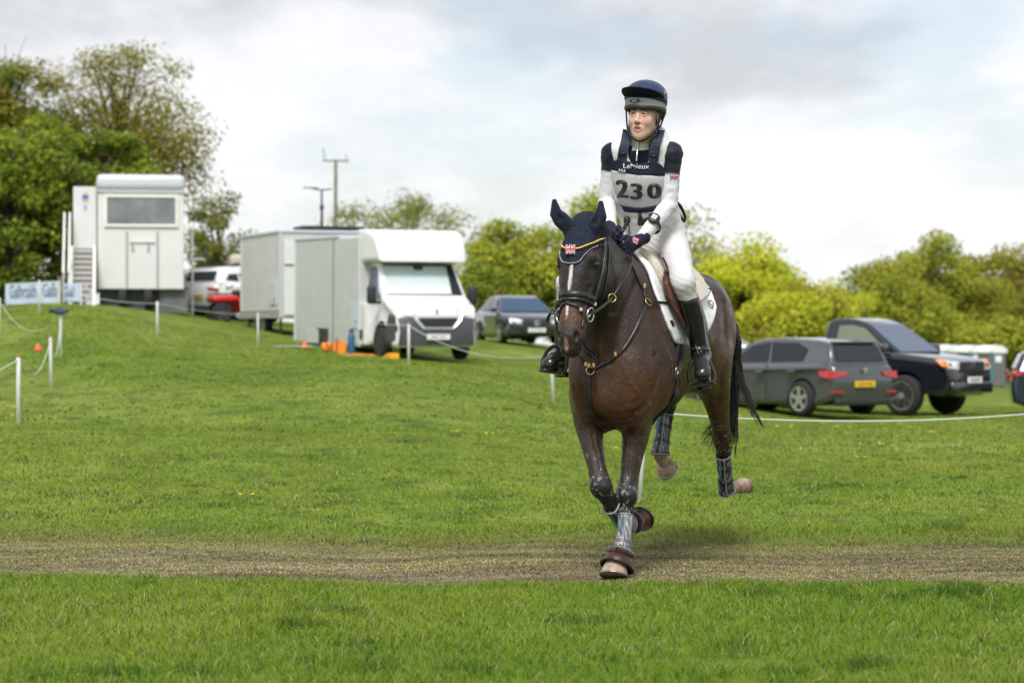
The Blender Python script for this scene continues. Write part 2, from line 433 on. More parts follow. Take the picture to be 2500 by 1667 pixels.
# ------------------------------------------------------------------ trees
LEAF_M = blade_mat('leaf', 0.5)
BARK_M = mat('bark', (0.075, 0.062, 0.045), 0.9, var=0.4, vscale=6, bump=0.6, bscale=30)
def tree(name, label, px, base_py, Y, top_py, half_w, seed, leaf_cols, n_leaf, leaf=0.13, clumps=60, crown_low=0.25, dens_out=0.6, squash=1.0, branches=True, trunk_r=0.22, lobes=None, group=None, twigs=0, clump_r=.85):
    """lobes: list of (dx, dz, rx, rz) in crown-relative units; else one irregular ellipsoid"""
    rng = np.random.default_rng(seed)
    b = P(px, base_py, Y); bz = gz(b.x, Y) - .05
    H = (P(px, top_py, Y).z - bz) * .97; R = half_w * 1.25 * Y / F_PX
    root = thing(name, label, 'tree', (b.x, Y, bz), 0, group)
    zc, rz = H * (1 + crown_low) / 2, H * (1 - crown_low) / 2
    # clump centres: spread through the volume, more towards the outside, with a lumpy outline
    C = []
    ph = rng.random(8) * 6.28
    while len(C) < clumps:
        d = rng.standard_normal(3); d /= np.linalg.norm(d)
        az, el = math.atan2(d[1], d[0]), math.asin(d[2])
        lump = 1 + .13 * math.sin(3 * az + ph[0]) + .1 * math.sin(5 * az + 4 * el + ph[1]) + .12 * math.sin(4 * el + ph[2] + 2 * az)
        rr = rng.random() ** (1 / 3) if rng.random() > dens_out else .78 + .2 * rng.random()
        p = np.array([d[0] * R, d[1] * R * squash, d[2] * rz]) * rr * lump * .93
        if lobes:
            lx, lz, lrx, lrz = lobes[rng.integers(len(lobes))]
            p = np.array([p[0] * lrx + lx * R, p[1] * max(lrx, .6), p[2] * lrz + lz * rz])
        p[2] += zc
        if p[2] < .25: p[2] = .25 + rng.random() * .5
        C.append(p)
    C = np.array(C)
    tk = MB(); br = MB()
    top = np.array([0, 0, H * .75])
    tk.tube([(0, 0, 0), (.03 * H * rng.standard_normal() * .3, 0, H * .25), (0.02 * H, .02 * H, H * .5), tuple(top)], [trunk_r * 1.25, trunk_r, trunk_r * .7, trunk_r * .25], 8)
    if branches:
        for p in C:
            z0 = min(max(H * .15, p[2] * (.45 + .25 * rng.random())), H * .7)
            a = np.array([0.02 * H * z0 / H, 0, z0]); mid = (a + p) / 2 + np.array([0, 0, .06 * H]) + rng.standard_normal(3) * .03 * H
            r0 = trunk_r * (.16 + .2 * rng.random())
            br.tube([tuple(a), tuple(mid), tuple(p)], [r0, r0 * .55, r0 * .12], 5)
            for k in range(twigs):
                e = p + rng.standard_normal(3) * np.array([.1, .1, .08]) * H * .8 + np.array([0, 0, .03 * H])
                br.tube([tuple(mid * .4 + p * .6), tuple((p + e) / 2), tuple(e)], [r0 * .35, r0 * .2, r0 * .06], 4)
    tk.obj('trunk', BARK_M, root, True)
    if branches: br.obj('branches', BARK_M, root, True)
    per = n_leaf // clumps
    cr = R * clump_r * (3.0 / clumps) ** (1 / 3)
    base = np.repeat(np.arange(clumps), per); n = len(base)
    csz = (.7 + .6 * rng.random(clumps))
    d = rng.standard_normal((n, 3)); d /= np.linalg.norm(d, axis=1)[:, None]
    off = d * (cr * csz[base] * (rng.random(n) ** .45))[:, None] * np.array([1.15, 1.15, .75])
    c = C[base] + off; c[:, 2] = np.maximum(c[:, 2], .08)
    # leaves: small quads facing outwards and up, jittered
    nrm = d * .7 + rng.standard_normal((n, 3)) * .55 + np.array([0, 0, .45]); nrm /= np.linalg.norm(nrm, axis=1)[:, None]
    a = np.cross(nrm, rng.standard_normal((n, 3))); a /= np.linalg.norm(a, axis=1)[:, None]; bb = np.cross(nrm, a)
    s = leaf * (.55 + .8 * rng.random(n))[:, None] / 2
    V = np.stack([c - a * s, c - bb * s * .7, c + a * s, c + bb * s * .7], 1).reshape(-1, 3)
    Q = np.arange(n * 4).reshape(n, 4)
    cols = np.array(leaf_cols); ci = rng.integers(len(cols), size=clumps)
    col = cols[ci][base] * (.7 + .6 * rng.random(n)[:, None])
    mixr = (rng.random(n) < .35); col[mixr] = cols[rng.integers(len(cols), size=mixr.sum())] * (.7 + .6 * rng.random(mixr.sum())[:, None])
    o = mesh_np('crown', V, [Q], LEAF_M, np.repeat(col, 4, 0)); o.parent = root
    return root
GR = [(0.22, 0.29, 0.03), (0.30, 0.355, 0.045), (0.14, 0.205, 0.022)]
OL = [(0.29, 0.27, 0.04), (0.33, 0.29, 0.045), (0.24, 0.25, 0.035)]
YE = [(0.56, 0.60, 0.04), (0.45, 0.52, 0.035), (0.62, 0.64, 0.06)]
MG = [(0.37, 0.41, 0.045), (0.44, 0.46, 0.055), (0.27, 0.33, 0.04)]
tree('deciduous_tree', 'tall brown olive tree towering behind the white judging cabin', 285, 745, 92, 45, 210, 1, OL, 24000, .13, 120, .22, .5, twigs=0, trunk_r=.3, lobes=[(-.25, .25, .62, .68), (.12, .22, .62, .75), (.48, -.22, .42, .5), (-.5, -.1, .45, .7), (.3, -.0, .5, .5)], clump_r=.8)
tree('deciduous_tree', 'brownish tree cut by the left edge of the photo', 10, 745, 90, 85, 115, 2, OL + GR[2:], 20000, .14, 65, .2, .5, twigs=1, trunk_r=.28)
tree('maple_tree', 'dense bright green tree beside the white judging cabin', 185, 735, 78, 268, 150, 3, GR, 34000, .16, 95, .04, .75, clump_r=.75)
tree('maple_tree', 'dense bright green tree at the left edge behind the blue banner', 10, 735, 76, 345, 120, 4, GR, 17000, .16, 55, .04, .75)
tree('young_tree', 'thin leafed tree between the white judging cabin and the box trailer', 530, 760, 88, 475, 85, 5, [(.20, .22, .05), (.26, .28, .07)], 6000, .13, 40, .15, .7, twigs=3, trunk_r=.12, clump_r=.7)
tree('young_tree', 'thin leafed pale tree rising behind the white motorhome', 975, 850, 120, 455, 175, 6, [(.30, .33, .08), (.34, .36, .09), (.25, .28, .07)], 11000, .16, 90, .15, .7, twigs=4, trunk_r=.16, clump_r=.62)
tree('hedgerow_tree', 'rounded green tree behind the dark saloon car', 1285, 835, 108, 550, 125, 7, MG, 30000, .19, 75, .0, .75)
tree('hedgerow_tree', 'low dark green tree between the motorhome and the dark saloon car', 1175, 830, 100, 655, 75, 17, GR, 14000, .17, 36, .0, .8)
tree('hedgerow_tree', 'tall leafy tree seen either side of the rider', 1535, 850, 125, 468, 175, 8, MG, 24000, .19, 70, .05, .7, twigs=1)
tree('hawthorn_bush', 'bright yellow green bushy tree directly behind the horse', 1800, 890, 112, 598, 160, 9, YE, 42000, .19, 95, .0, .75)
tree('hawthorn_bush', 'low yellow green bush above the grey hatchback', 1950, 890, 105, 680, 110, 10, YE + [(.34, .30, .05)], 24000, .17, 60, .0, .8)
tree('hedgerow_tree', 'olive tree behind the cab of the black pickup', 2155, 900, 158, 625, 125, 11, MG + OL[:1], 28000, .25, 75, .0, .75)
tree('hedgerow_tree', 'tallest olive tree above the bonnet of the black pickup', 2290, 905, 164, 588, 130, 12, MG + OL[:1], 28000, .26, 75, .0, .75)
tree('hedgerow_tree', 'russet olive tree at the right edge behind the portable toilets', 2455, 915, 168, 598, 130, 13, OL + MG[:1] + [(.20, .15, .045)], 28000, .26, 75, .0, .75)
tree('hedgerow_bush', 'low green hedge bush beside the portable toilets', 2385, 915, 156, 770, 110, 14, MG, 12000, .24, 30, .0, .8, branches=False)
for i, (px_, bpy_, Y_, top_, hw_, sd_, cols_, lab_) in enumerate((
    (2060, 895, 152, 690, 80, 31, YE + MG, 'yellow green bush left of the pickup cab'),
    (2225, 900, 156, 690, 90, 32, MG, 'low olive bush just above the pickup windscreen'),
    (2370, 905, 160, 690, 85, 33, OL + MG, 'low olive bush above the pickup bonnet'),
    (2500, 910, 160, 700, 80, 34, OL + GR, 'low russet bush at the right edge'),
    (1650, 880, 118, 640, 80, 35, MG, 'green bush right of the rider back'),
    (1400, 850, 112, 640, 80, 36, MG, 'green bush behind the horse head'))):
    tree('hedgerow_bush', lab_, px_, bpy_, Y_, top_, hw_, sd_, cols_, 15000, .15 * Y_ / 112, 40, .0, .8, branches=False)
# ------------------------------------------------------------------ vehicles
TYRE = mat('tyre', (0.018, 0.018, 0.018), 0.85, bump=0.3, bscale=40)
ALLOY = mat('alloy', (0.55, 0.56, 0.57), 0.3, 0.8)
STEEL = mat('steel_rim', (0.32, 0.31, 0.29), 0.5, 0.5)
BLACKPL = mat('black_plastic', (0.02, 0.021, 0.023), 0.55, var=.2)
GREYPL = mat('grey_plastic', (0.055, 0.058, 0.066), 0.5, var=.15)
GLASS = mat('car_glass', (0.012, 0.016, 0.02), 0.06, 0.0, .4)
GLASSB = mat('blue_tint_glass', (0.022, 0.055, 0.11), 0.06, 0.0, .55)
LAMP = mat('lamp_lens', (0.5, 0.52, 0.55), 0.3, 0.0, .5, var=.35, vscale=9)
REDL = mat('red_lens', (0.45, 0.015, 0.02), 0.15, 0, 0.8)
ORANGEL = mat('amber_lens', (0.7, 0.17, 0.02), 0.2)
PLATEW = mat('plate_white', (0.75, 0.76, 0.75), 0.35)
PLATEY = mat('plate_yellow', (0.80, 0.46, 0.02), 0.35)
INK = mat('ink_black', (0.01, 0.01, 0.012), 0.5)
CHROME = mat('chrome', (0.7, 0.7, 0.72), 0.15, 1.0)

def inset_poly(pts, d):
    n = len(pts); out = []
    area = sum(pts[i][0] * pts[(i + 1) % n][1] - pts[(i + 1) % n][0] * pts[i][1] for i in range(n))
    sg = 1 if area > 0 else -1
    for i in range(n):
        p0, p1, p2 = Vector(pts[i - 1]), Vector(pts[i]), Vector(pts[(i + 1) % n])
        a = (p1 - p0).normalized(); b = (p2 - p1).normalized()
        na, nb = Vector((-a.y, a.x)) * sg, Vector((-b.y, b.x)) * sg
        m = (na + nb); m = m.normalized() if m.length > 1e-6 else na
        k = d / max(0.45, m.dot(na)); out.append((p1.x + m.x * k, p1.y + m.y * k))
    return out
def inflate(prof, hw, r, wfn=None, seg=4):
    """a side silhouette given width and rounded flanks; wfn(x, z) narrows it in plan and upwards"""
    wfn = wfn or (lambda x, z: 1.0); n = len(prof); v = []; rings = 0
    angs = [math.pi / 2 * (1 - k / seg) for k in range(seg + 1)]
    for sgn, seq in ((1, angs), (-1, angs[::-1])):
        for a in seq:
            q = inset_poly(prof, r * (1 - math.cos(a))) if a > 1e-6 else prof
            for (x, z), (x0, z0) in zip(q, prof):
                v.append((x, sgn * (hw - r + r * math.sin(a)) * wfn(x0, z0), z))
            rings += 1
    f = [tuple(range(n)), tuple((rings - 1) * n + k for k in range(n))[::-1]]
    for i in range(rings - 1):
        for k in range(n):
            f.append((i * n + k, i * n + (k + 1) % n, (i + 1) * n + (k + 1) % n, (i + 1) * n + k))
    return v, f
def boolean_cut(o, cutters):
    for c in cutters:
        md = o.modifiers.new('cut', 'BOOLEAN'); md.operation = 'DIFFERENCE'; md.solver = 'EXACT'; md.object = c
    dg = bpy.context.evaluated_depsgraph_get(); dg.update()
    me = bpy.data.meshes.new_from_object(o.evaluated_get(dg))
    o.modifiers.clear(); old = o.data; o.data = me
    for c in cutters: bpy.data.objects.remove(c)
    return o
def wheel(root, x, y, r, w, rim_m, spokes=5, steer=0.0, z=None):
    z = r if z is None else z; sg = 1 if y > 0 else -1
    prof = [(r * .66, -w / 2), (r * .8, -w / 2 * 1.02), (r * .95, -w / 2 * .92), (r, -w / 2 * .6), (r, w / 2 * .6), (r * .95, w / 2 * .92), (r * .8, w / 2 * 1.02), (r * .66, w / 2)]
    t = MB().lathe(prof, axis='Y', n=28).obj('wheel', TYRE, root, True); t.location = (x, y, z); t.rotation_euler = (0, 0, steer)
    m = MB(); R = r * .68; yo = sg * w * .46
    m.lathe([(R * .9, yo - sg * .05), (R * 1.03, yo - sg * .05), (R * 1.03, yo + sg * .012), (R * .9, yo + sg * .008)], axis='Y', n=28)
    m.lathe([(.01, yo + sg * .012), (R * .25, yo + sg * .01), (R * .28, yo - sg * .03)], axis='Y', n=16)
    for k in range(spokes):
        a = 2 * math.pi * k / spokes + .3; rot = Matrix.Rotation(-a, 3, 'Y')
        c = rot @ Vector((R * .57, 0, 0)); m.box((c.x, yo - sg * .005, c.z), (R * .8, .03, R * (.34 if spokes < 7 else .24)), rot)
    ri = m.obj('rim', rim_m, t); 
    if rim_m is STEEL:
        pass
    bk = MB().lathe([(.01, 0), (R * .98, 0), (R * .98, .01), (.01, .01)], c=(0, yo - sg * .045, 0), axis='Y', n=24).obj('brake_disc', BLACKPL, t)
    return t
def side_quad(pts2, hw, wfn, sg, t=0.008):
    """window or trim on the flank: pts2 (x, z) laid on the flank surface"""
    return [(x, sg * (hw * wfn(x, z)), z) for x, z in (pts2 if sg > 0 else pts2[::-1])][::-1]
def lettering(root, txt, h, pos, rot, m, name='lettering', sx=1.0):
    v, f = text_faces(txt, h); R = Matrix(rot) if not isinstance(rot, Matrix) else rot
    v = [R @ Vector((a * sx, b, c)) + Vector(pos) for a, b, c in v]
    return obj(name, v, f, m, root, False)
FACE_FRONT = Matrix.Rotation(math.pi / 2, 3, 'Z')     # lettering read from +x
FACE_REAR = Matrix.Rotation(-math.pi / 2, 3, 'Z')     # lettering read from -x

def car(name, label, cat, pos, phi, spec, paint, group=None, pitch=0.0, roll=0.0):
    """x forward, y left, z up; phi = world heading angle of +x"""
    root = thing(name, label, cat, pos, phi, group); root.rotation_euler = (roll, pitch, phi)
    W = spec['W'] / 2; prof = spec['body']; wf = spec.get('plan', lambda x, z: 1.0)
    v, f = inflate(prof, W, spec.get('r', .12), wf, 5)
    body = obj('body', v, f, paint, root, True)
    cut = []
    for wx in spec['axles']:
        for sg in (1, -1):
            c = MB().lathe([(spec['wr'] * 1.16, -.2), (spec['wr'] * 1.16, .2)], c=(wx, sg * W, spec['wr'] * 1.02), axis='Y', n=32)
            co = c.obj('cutter', BLACKPL); co.data.materials.clear(); co.data.materials.append(BLACKPL); cut.append(co)
    body.data.materials.append(BLACKPL)
    par = body.parent; body.parent = None
    boolean_cut(body, cut); body.parent = par
    smooth_angle(body, 40)
    for wx in spec['axles']:
        for sg in (1, -1):
            wheel(root, wx, sg * (W - .12), spec['wr'], spec.get('ww', .21), spec.get('rim', ALLOY), spec.get('spokes', 5), steer=0)
    # cabin
    gw = spec['gw']; gf = spec['gtumble']; gp = spec['cabin']
    v, f = inflate(gp, gw, .07, gf, 4)
    cab = obj('roof', v, f, paint, root, True); smooth_angle(cab, 45)
    for w2 in spec['side_windows']:
        for sg in (1, -1):
            MB().plate(side_quad(w2, gw, gf, sg), .010).obj('side_window', spec.get('sglass', GLASS), root)
    for nm, (x0, z0, x1, z1, k0, k1) in spec['glass'].items():
        a, b = gw * gf(x0, z0) * k0, gw * gf(x1, z1) * k1
        q = [(x0, -a, z0), (x0, a, z0), (x1, b, z1), (x1, -b, z1)]
        if x0 < x1: q = q[::-1]
        MB().plate(q, .012).obj(nm, spec.get('wglass', GLASS), root)
    return root
def on_flank(root, name, pts2, W, wf, m, t=.012, sides=(1, -1)):
    for sg in sides: MB().plate(side_quad(pts2, W, wf, sg), t).obj(name, m, root)
def mirror(root, x, y, z, m, s=1.0):
    for sg in (1, -1):
        MB().box((x, sg * (y + .09 * s), z), (.12 * s, .2 * s, .14 * s), bevel=.04 * s).obj('wing_mirror', m, root, True)

HATCH_PLAN = lambda x, z: (1.0 - .13 * max(0, (abs(x) - 1.55) / .6) ** 2) * (1 - .05 * max(0, (z - .75) / .3)) * (1 - .06 * max(0, (.35 - z) / .2))
HATCH_T = lambda x, z: (.94 - .20 * max(0, z - .90) / .5) * (1.0 - .06 * max(0, (abs(x + .25) - 1.3)))
HATCH = dict(W=1.79, wr=.325, axles=(1.33, -1.29), r=.10, plan=HATCH_PLAN, gw=.86, gtumble=HATCH_T,
    body=[(-2.08, .32), (-1.7, .2), (1.8, .2), (2.1, .28), (2.14, .5), (2.08, .68), (1.95, .78), (1.1, .93), (.9, .95), (-1.5, .98), (-1.95, .98), (-2.09, .92), (-2.13, .72), (-2.12, .5)],
    cabin=[(1.15, .90), (.2, 1.38), (0, 1.43), (-.6, 1.46), (-1.5, 1.42), (-1.85, 1.36), (-2.02, 1.0), (-2.0, .9)],
    side_windows=[[(.72, .98), (.18, 1.31), (-.28, 1.37), (-.36, 1.0)], [(-.43, 1.0), (-.35, 1.37), (-1.05, 1.36), (-1.32, 1.26), (-1.28, 1.02)]],
    glass={'windscreen': (1.08, .945, .27, 1.355, .94, .94), 'rear_window': (-2.025, 1.02, -1.89, 1.31, .82, .86)})
def place(px, py, Y):
    p = P(px, py, Y); return (p.x, Y, gz(p.x, Y))
def plate_box(root, x, z, m, txt, rear, w=.52, h=.115):
    sg = -1 if rear else 1
    b = MB().box((x, 0, z), (.02, w, h), bevel=.006).obj('number_plate', m, root)
    lettering(b, txt, h * .6, (x + sg * .0125, 0, z - h * .3), FACE_REAR if rear else FACE_FRONT, INK, sx=.82)

# grey hatchback behind the horse, its tail to the right
PAINT_GREY = mat('paint_grey', (0.052, 0.056, 0.066), 0.3, 0.0, coat=1.0)
hp = place(1917, 1000, 46.6)
g = car('hatchback_car', 'dark grey hatchback parked tail out, yellow number plate', 'car', hp, rad(90 + 37), dict(HATCH, sglass=GLASS), PAINT_GREY)
for sg in (1, -1):
    MB().plate([(-2.115, sg * .86, .70), (-2.105, sg * .86, .84), (-2.12, sg * .47, .825), (-2.14, sg * .50, .765)][::(1 if sg < 0 else -1)], .016).obj('tail_light', REDL, g)
    MB().plate(side_quad([(-2.06, .70), (-2.04, .86), (-1.78, .84), (-1.86, .74)], W := .885, HATCH_PLAN, sg), .02).obj('tail_light', REDL, g)
    MB().plate([(-2.11, sg * .85, .44), (-2.11, sg * .85, .475), (-2.14, sg * .55, .475), (-2.14, sg * .55, .44)][::(1 if sg < 0 else -1)], .012).obj('reflector', REDL, g)
MB().box((-2.06, 0, .27), (.16, 1.42, .14), bevel=.04).obj('rear_diffuser', BLACKPL, g, True)
MB().box((-1.86, 0, 1.378), (.14, 1.12, .03), bevel=.012).obj('roof_spoiler', PAINT_GREY, g, True)
plate_box(g, -2.145, .60, PLATEY, 'KU20 NWJ', True)
bd = MB().lathe([(.055, 0), (.055, .012), (.042, .012), (.042, 0)], c=(-2.155, 0, .86), axis='X', n=20).obj('emblem', CHROME, g)
MB().plate([(-2.16, .028, .895), (-2.16, .018, .895), (-2.16, .0, .845), (-2.16, -.018, .895), (-2.16, -.028, .895), (-2.16, 0, .822)], .004).obj('emblem_letter', CHROME, bd)
mirror(g, .78, .82, 1.0, PAINT_GREY)
on_flank(g, 'door_handle', [(-.12, .80), (-.12, .835), (-.32, .84), (-.32, .805)], .89, HATCH_PLAN, PAINT_GREY, .03)
on_flank(g, 'door_handle', [(-1.0, .82), (-1.0, .855), (-1.2, .86), (-1.2, .825)], .89, HATCH_PLAN, PAINT_GREY, .03)
on_flank(g, 'door_gap', [(-.385, .3), (-.385, .97), (-.395, .97), (-.395, .3)], .89, HATCH_PLAN, BLACKPL, .006)

# black pickup behind the hatchback
PAINT_BLACK = mat('paint_black', (0.012, 0.014, 0.02), 0.22, 0.2, coat=1.0)
PK_PLAN = lambda x, z: (1.0 - .16 * max(0, (x - 1.9) / .7) ** 2) * (1 - .05 * max(0, (z - .95) / .3)) * (1 - .05 * max(0, (.5 - z) / .2))
PK_T = lambda x, z: (.95 - .20 * max(0, z - 1.1) / .65) * (1.0 - .04 * max(0, abs(x) - .9))
PICK = dict(W=1.82, wr=.375, ww=.25, axles=(1.62, -1.62), r=.11, plan=PK_PLAN, gw=.84, gtumble=PK_T, rim=STEEL, spokes=8,
    body=[(-3.05, .55), (-2.9, .42), (1.9, .42), (2.4, .36), (2.58, .45), (2.62, .68), (2.56, .95), (2.35, 1.05), (1.55, 1.15), (1.2, 1.18), (-3.0, 1.18), (-3.07, 1.1)],
    cabin=[(1.55, 1.12), (.72, 1.70), (.5, 1.77), (.25, 1.80), (.0, 1.79), (-.16, 1.73), (-.26, 1.12)],
    side_windows=[[(1.2, 1.21), (.70, 1.61), (.42, 1.67), (.12, 1.66), (.08, 1.21)]],
    glass={'windscreen': (1.5, 1.165, .76, 1.675, .95, .93), 'rear_window': (-.255, 1.25, -.19, 1.65, .85, .85)}, wglass=GLASSB, sglass=mat('green_glass', (.16, .19, .13), .08, 0, .5))
pk = car('pickup_truck', 'black pickup truck with steel wheels facing right behind the grey hatchback', 'pickup', place(2082, 990, 49.2), rad(-90 + 50), PICK, PAINT_BLACK); pk.scale = (1.05, 1.05, 1.07)
for sg in (1, -1):
    hl = MB().plate([(2.535, sg * .78, .86), (2.60, sg * .50, .84), (2.575, sg * .46, .98), (2.40, sg * .80, 1.03)][::(1 if sg > 0 else -1)], .03).obj('headlight', LAMP, pk)
    MB().plate([(2.46, sg * .845, .90), (2.55, sg * .76, .88), (2.45, sg * .79, 1.03), (2.30, sg * .86, 1.03)][::(1 if sg > 0 else -1)], .032).obj('indicator', ORANGEL, pk)
    MB().lathe([(.01, .0), (.075, 0), (.08, -.04)], c=(2.605, sg * .62, .60), axis='X', n=16).obj('fog_light', LAMP, pk, True)
    MB().plate([(-3.03, sg * .87, .78), (-3.03, sg * .87, 1.12), (-3.08, sg * .76, 1.12), (-3.08, sg * .76, .78)][::(1 if sg < 0 else -1)], .02).obj('tail_light', REDL, pk)
MB().box((2.60, 0, .90), (.05, .86, .2), bevel=.02).obj('grille', BLACKPL, pk, True)
for k in range(3): MB().box((2.63, 0, .84 + k * .06), (.012, .84, .012)).obj('grille_bar', GREYPL, pk)
e = MB()
for a in (90, 210, 330):
    c, s = math.cos(rad(a)), math.sin(rad(a)); q = []
    for r_, o_ in ((.005, 0), (.042, -32), (.075, 0), (.042, 32)):
        q.append((2.64, r_ * math.cos(rad(a + o_)), .915 + r_ * math.sin(rad(a + o_))))
    e.plate(q, .006)
e.obj('emblem', CHROME, pk)
MB().box((2.55, 0, .52), (.2, 1.5, .22), bevel=.06).obj('bumper', PAINT_BLACK, pk, True)
plate_box(pk, 2.665, .66, PLATEW, 'SY68 BXP', False)
MB().box((-1.9, 0, 1.06), (1.3, 1.5, .26)).obj('bed_liner', BLACKPL, pk)
mirror(pk, 1.25, .86, 1.24, PAINT_BLACK, 1.2)
on_flank(pk, 'door_handle', [(.2, 1.02), (.2, 1.06), (.02, 1.06), (.02, 1.02)], .9, PK_PLAN, CHROME, .03)

# dark saloon facing the camera, far behind the horse's head
SAL_PLAN = lambda x, z: (1.0 - .16 * max(0, (abs(x) - 1.6) / .75) ** 2) * (1 - .05 * max(0, (z - .75) / .3))
SAL_T = lambda x, z: (.94 - .24 * max(0, z - .90) / .5) * (1.0 - .05 * max(0, abs(x + .2) - 1.2))
SALOON = dict(W=1.83, wr=.33, axles=(1.42, -1.42), r=.13, plan=SAL_PLAN, gw=.87, gtumble=SAL_T,
    body=[(-2.3, .35), (-2.0, .2), (2.0, .2), (2.28, .26), (2.36, .5), (2.3, .68), (2.15, .78), (1.1, .93), (.9, .95), (-1.5, 1.0), (-2.2, 1.0), (-2.34, .85), (-2.36, .55)],
    cabin=[(1.15, .90), (.3, 1.36), (.05, 1.42), (-.5, 1.45), (-1.1, 1.40), (-1.8, 1.06), (-1.9, .92)],
    side_windows=[[(.75, .98), (.25, 1.30), (-.3, 1.36), (-.35, 1.0)], [(-.42, 1.0), (-.37, 1.36), (-1.0, 1.32), (-1.4, 1.08), (-1.38, 1.02)]],
    glass={'windscreen': (1.08, .945, .34, 1.345, .94, .93), 'rear_window': (-1.82, 1.06, -1.15, 1.37, .86, .86)}, wglass=GLASSB)
PAINT_NAVY = mat('paint_navy', (0.02, 0.025, 0.035), 0.25, 0.3, coat=1.0)
sl = car('saloon_car', 'dark saloon car facing the camera beside the motorhome', 'car', place(1262, 838, 72), rad(-90 + 14), SALOON, PAINT_NAVY)
for sg in (1, -1):
    MB().plate([(2.27, sg * .78, .60), (2.345, sg * .45, .58), (2.33, sg * .42, .69), (2.2, sg * .78, .74)][::(1 if sg > 0 else -1)], .02).obj('headlight', LAMP, sl)
    MB().plate([(2.30, sg * .76, .30), (2.35, sg * .5, .30), (2.36, sg * .5, .44), (2.30, sg * .76, .44)][::(1 if sg > 0 else -1)], .015).obj('air_intake', BLACKPL, sl)
MB().box((2.35, 0, .60), (.04, .76, .16), bevel=.02).obj('grille', BLACKPL, sl)
MB().lathe([(.08, 0), (.08, .012), (.066, .012), (.066, 0)], c=(2.37, 0, .61), axis='X', n=20).obj('emblem', CHROME, sl)
plate_box(sl, 2.375, .40, PLATEW, 'SN19 ODE', False)
mirror(sl, .85, .83, 1.0, PAINT_NAVY)

# white sports utility vehicle seen from behind, beside the cabin
SUV_PLAN = HATCH_PLAN
SUV_T = lambda x, z: (.95 - .20 * max(0, z - 1.02) / .55) * (1.0 - .06 * max(0, (abs(x + .25) - 1.3)))
SUV = dict(W=1.84, wr=.36, axles=(1.33, -1.33), r=.13, plan=SUV_PLAN, gw=.87, gtumble=SUV_T, spokes=5,
    body=[(-2.12, .42), (-1.8, .28), (1.8, .28), (2.1, .36), (2.15, .62), (2.08, .85), (1.9, .95), (1.1, 1.06), (.9, 1.08), (-1.5, 1.12), (-1.95, 1.12), (-2.12, 1.05), (-2.18, .8), (-2.17, .58)],
    cabin=[(1.15, 1.02), (.25, 1.50), (0, 1.57), (-.6, 1.61), (-1.5, 1.58), (-1.9, 1.50), (-2.08, 1.15), (-2.05, 1.02)],
    side_windows=[[(.75, 1.12), (.22, 1.44), (-.28, 1.50), (-.36, 1.13)], [(-.43, 1.13), (-.35, 1.5), (-1.05, 1.48), (-1.25, 1.38), (-1.2, 1.16)], [(-1.3, 1.17), (-1.32, 1.38), (-1.62, 1.36), (-1.75, 1.2)]],
    glass={'windscreen': (1.08, 1.065, .3, 1.475, .94, .94), 'rear_window': (-2.085, 1.17, -1.95, 1.44, .82, .86)})
PAINT_WHITE = mat('paint_white', (0.78, 0.79, 0.80), 0.3, 0.0, coat=.8)
su = car('suv_car', 'white car with black roof rails half hidden by the box trailer', 'car', place(622, 795, 70), rad(48), SUV, PAINT_WHITE)
for sg in (1, -1):
    MB().plate([(-2.15, sg * .84, .86), (-2.12, sg * .86, .95), (-2.15, sg * .42, .99), (-2.165, sg * .45, .90)][::(1 if sg < 0 else -1)], .02).obj('tail_light', REDL, su)
    MB().plate([(-2.16, sg * .80, .55), (-2.16, sg * .80, .68), (-2.185, sg * .62, .68), (-2.185, sg * .62, .55)][::(1 if sg < 0 else -1)], .02).obj('reflector', REDL, su)
    MB().tube([(.2, sg * .62, 1.58), (.1, sg * .62, 1.65), (-1.3, sg * .62, 1.66), (-1.45, sg * .62, 1.58)], .022).obj('roof_rail', BLACKPL, su, True)
MB().box((-2.1, 0, .38), (.2, 1.55, .2), bevel=.05).obj('rear_bumper', GREYPL, su, True)
plate_box(su, -2.2, .72, PLATEY, 'SF21 KLA', True)
rb = MB().box((0, 0, 0), (1.2, .75, .3), bevel=.12).obj('roof_luggage_bag', mat('beige_canvas', (.5, .43, .36), .8, var=.1), None, True)
rb.location = Vector(su.location) + Matrix.Rotation(rad(48), 3, 'Z') @ Vector((-.1, 0, 1.82)); rb.rotation_euler = (0, 0, rad(48))
tag(rb, 'beige luggage bag on the roof of the white car', 'bag')

# silver car hidden behind the grey hatchback, dark car at the right edge
PAINT_SILVER = mat('paint_silver', (0.5, 0.55, 0.62), 0.3, 0.4, coat=.8)
car('hatchback_car', 'silver car mostly hidden between the horse and the grey hatchback', 'car', place(1735, 930, 78), rad(-20), HATCH, PAINT_SILVER)
PAINT_BLUE = mat('paint_blue', (0.02, 0.028, 0.06), 0.25, 0.3, coat=1.0)
rc = car('hatchback_car', 'dark blue car cut off by the right edge of the photo', 'car', place(2724, 985, 49), rad(-8), HATCH, PAINT_BLUE)
for sg in (1, -1):
    MB().plate([(-2.115, sg * .86, .78), (-2.105, sg * .86, .98), (-2.12, sg * .52, .96), (-2.14, sg * .55, .80)][::(1 if sg < 0 else -1)], .016).obj('tail_light', REDL, rc)
    MB().plate(side_quad([(-2.06, .86), (-2.03, .97), (-1.9, .95), (-1.92, .88)], .885, HATCH_PLAN, sg), .02).obj('tail_light', REDL, rc)

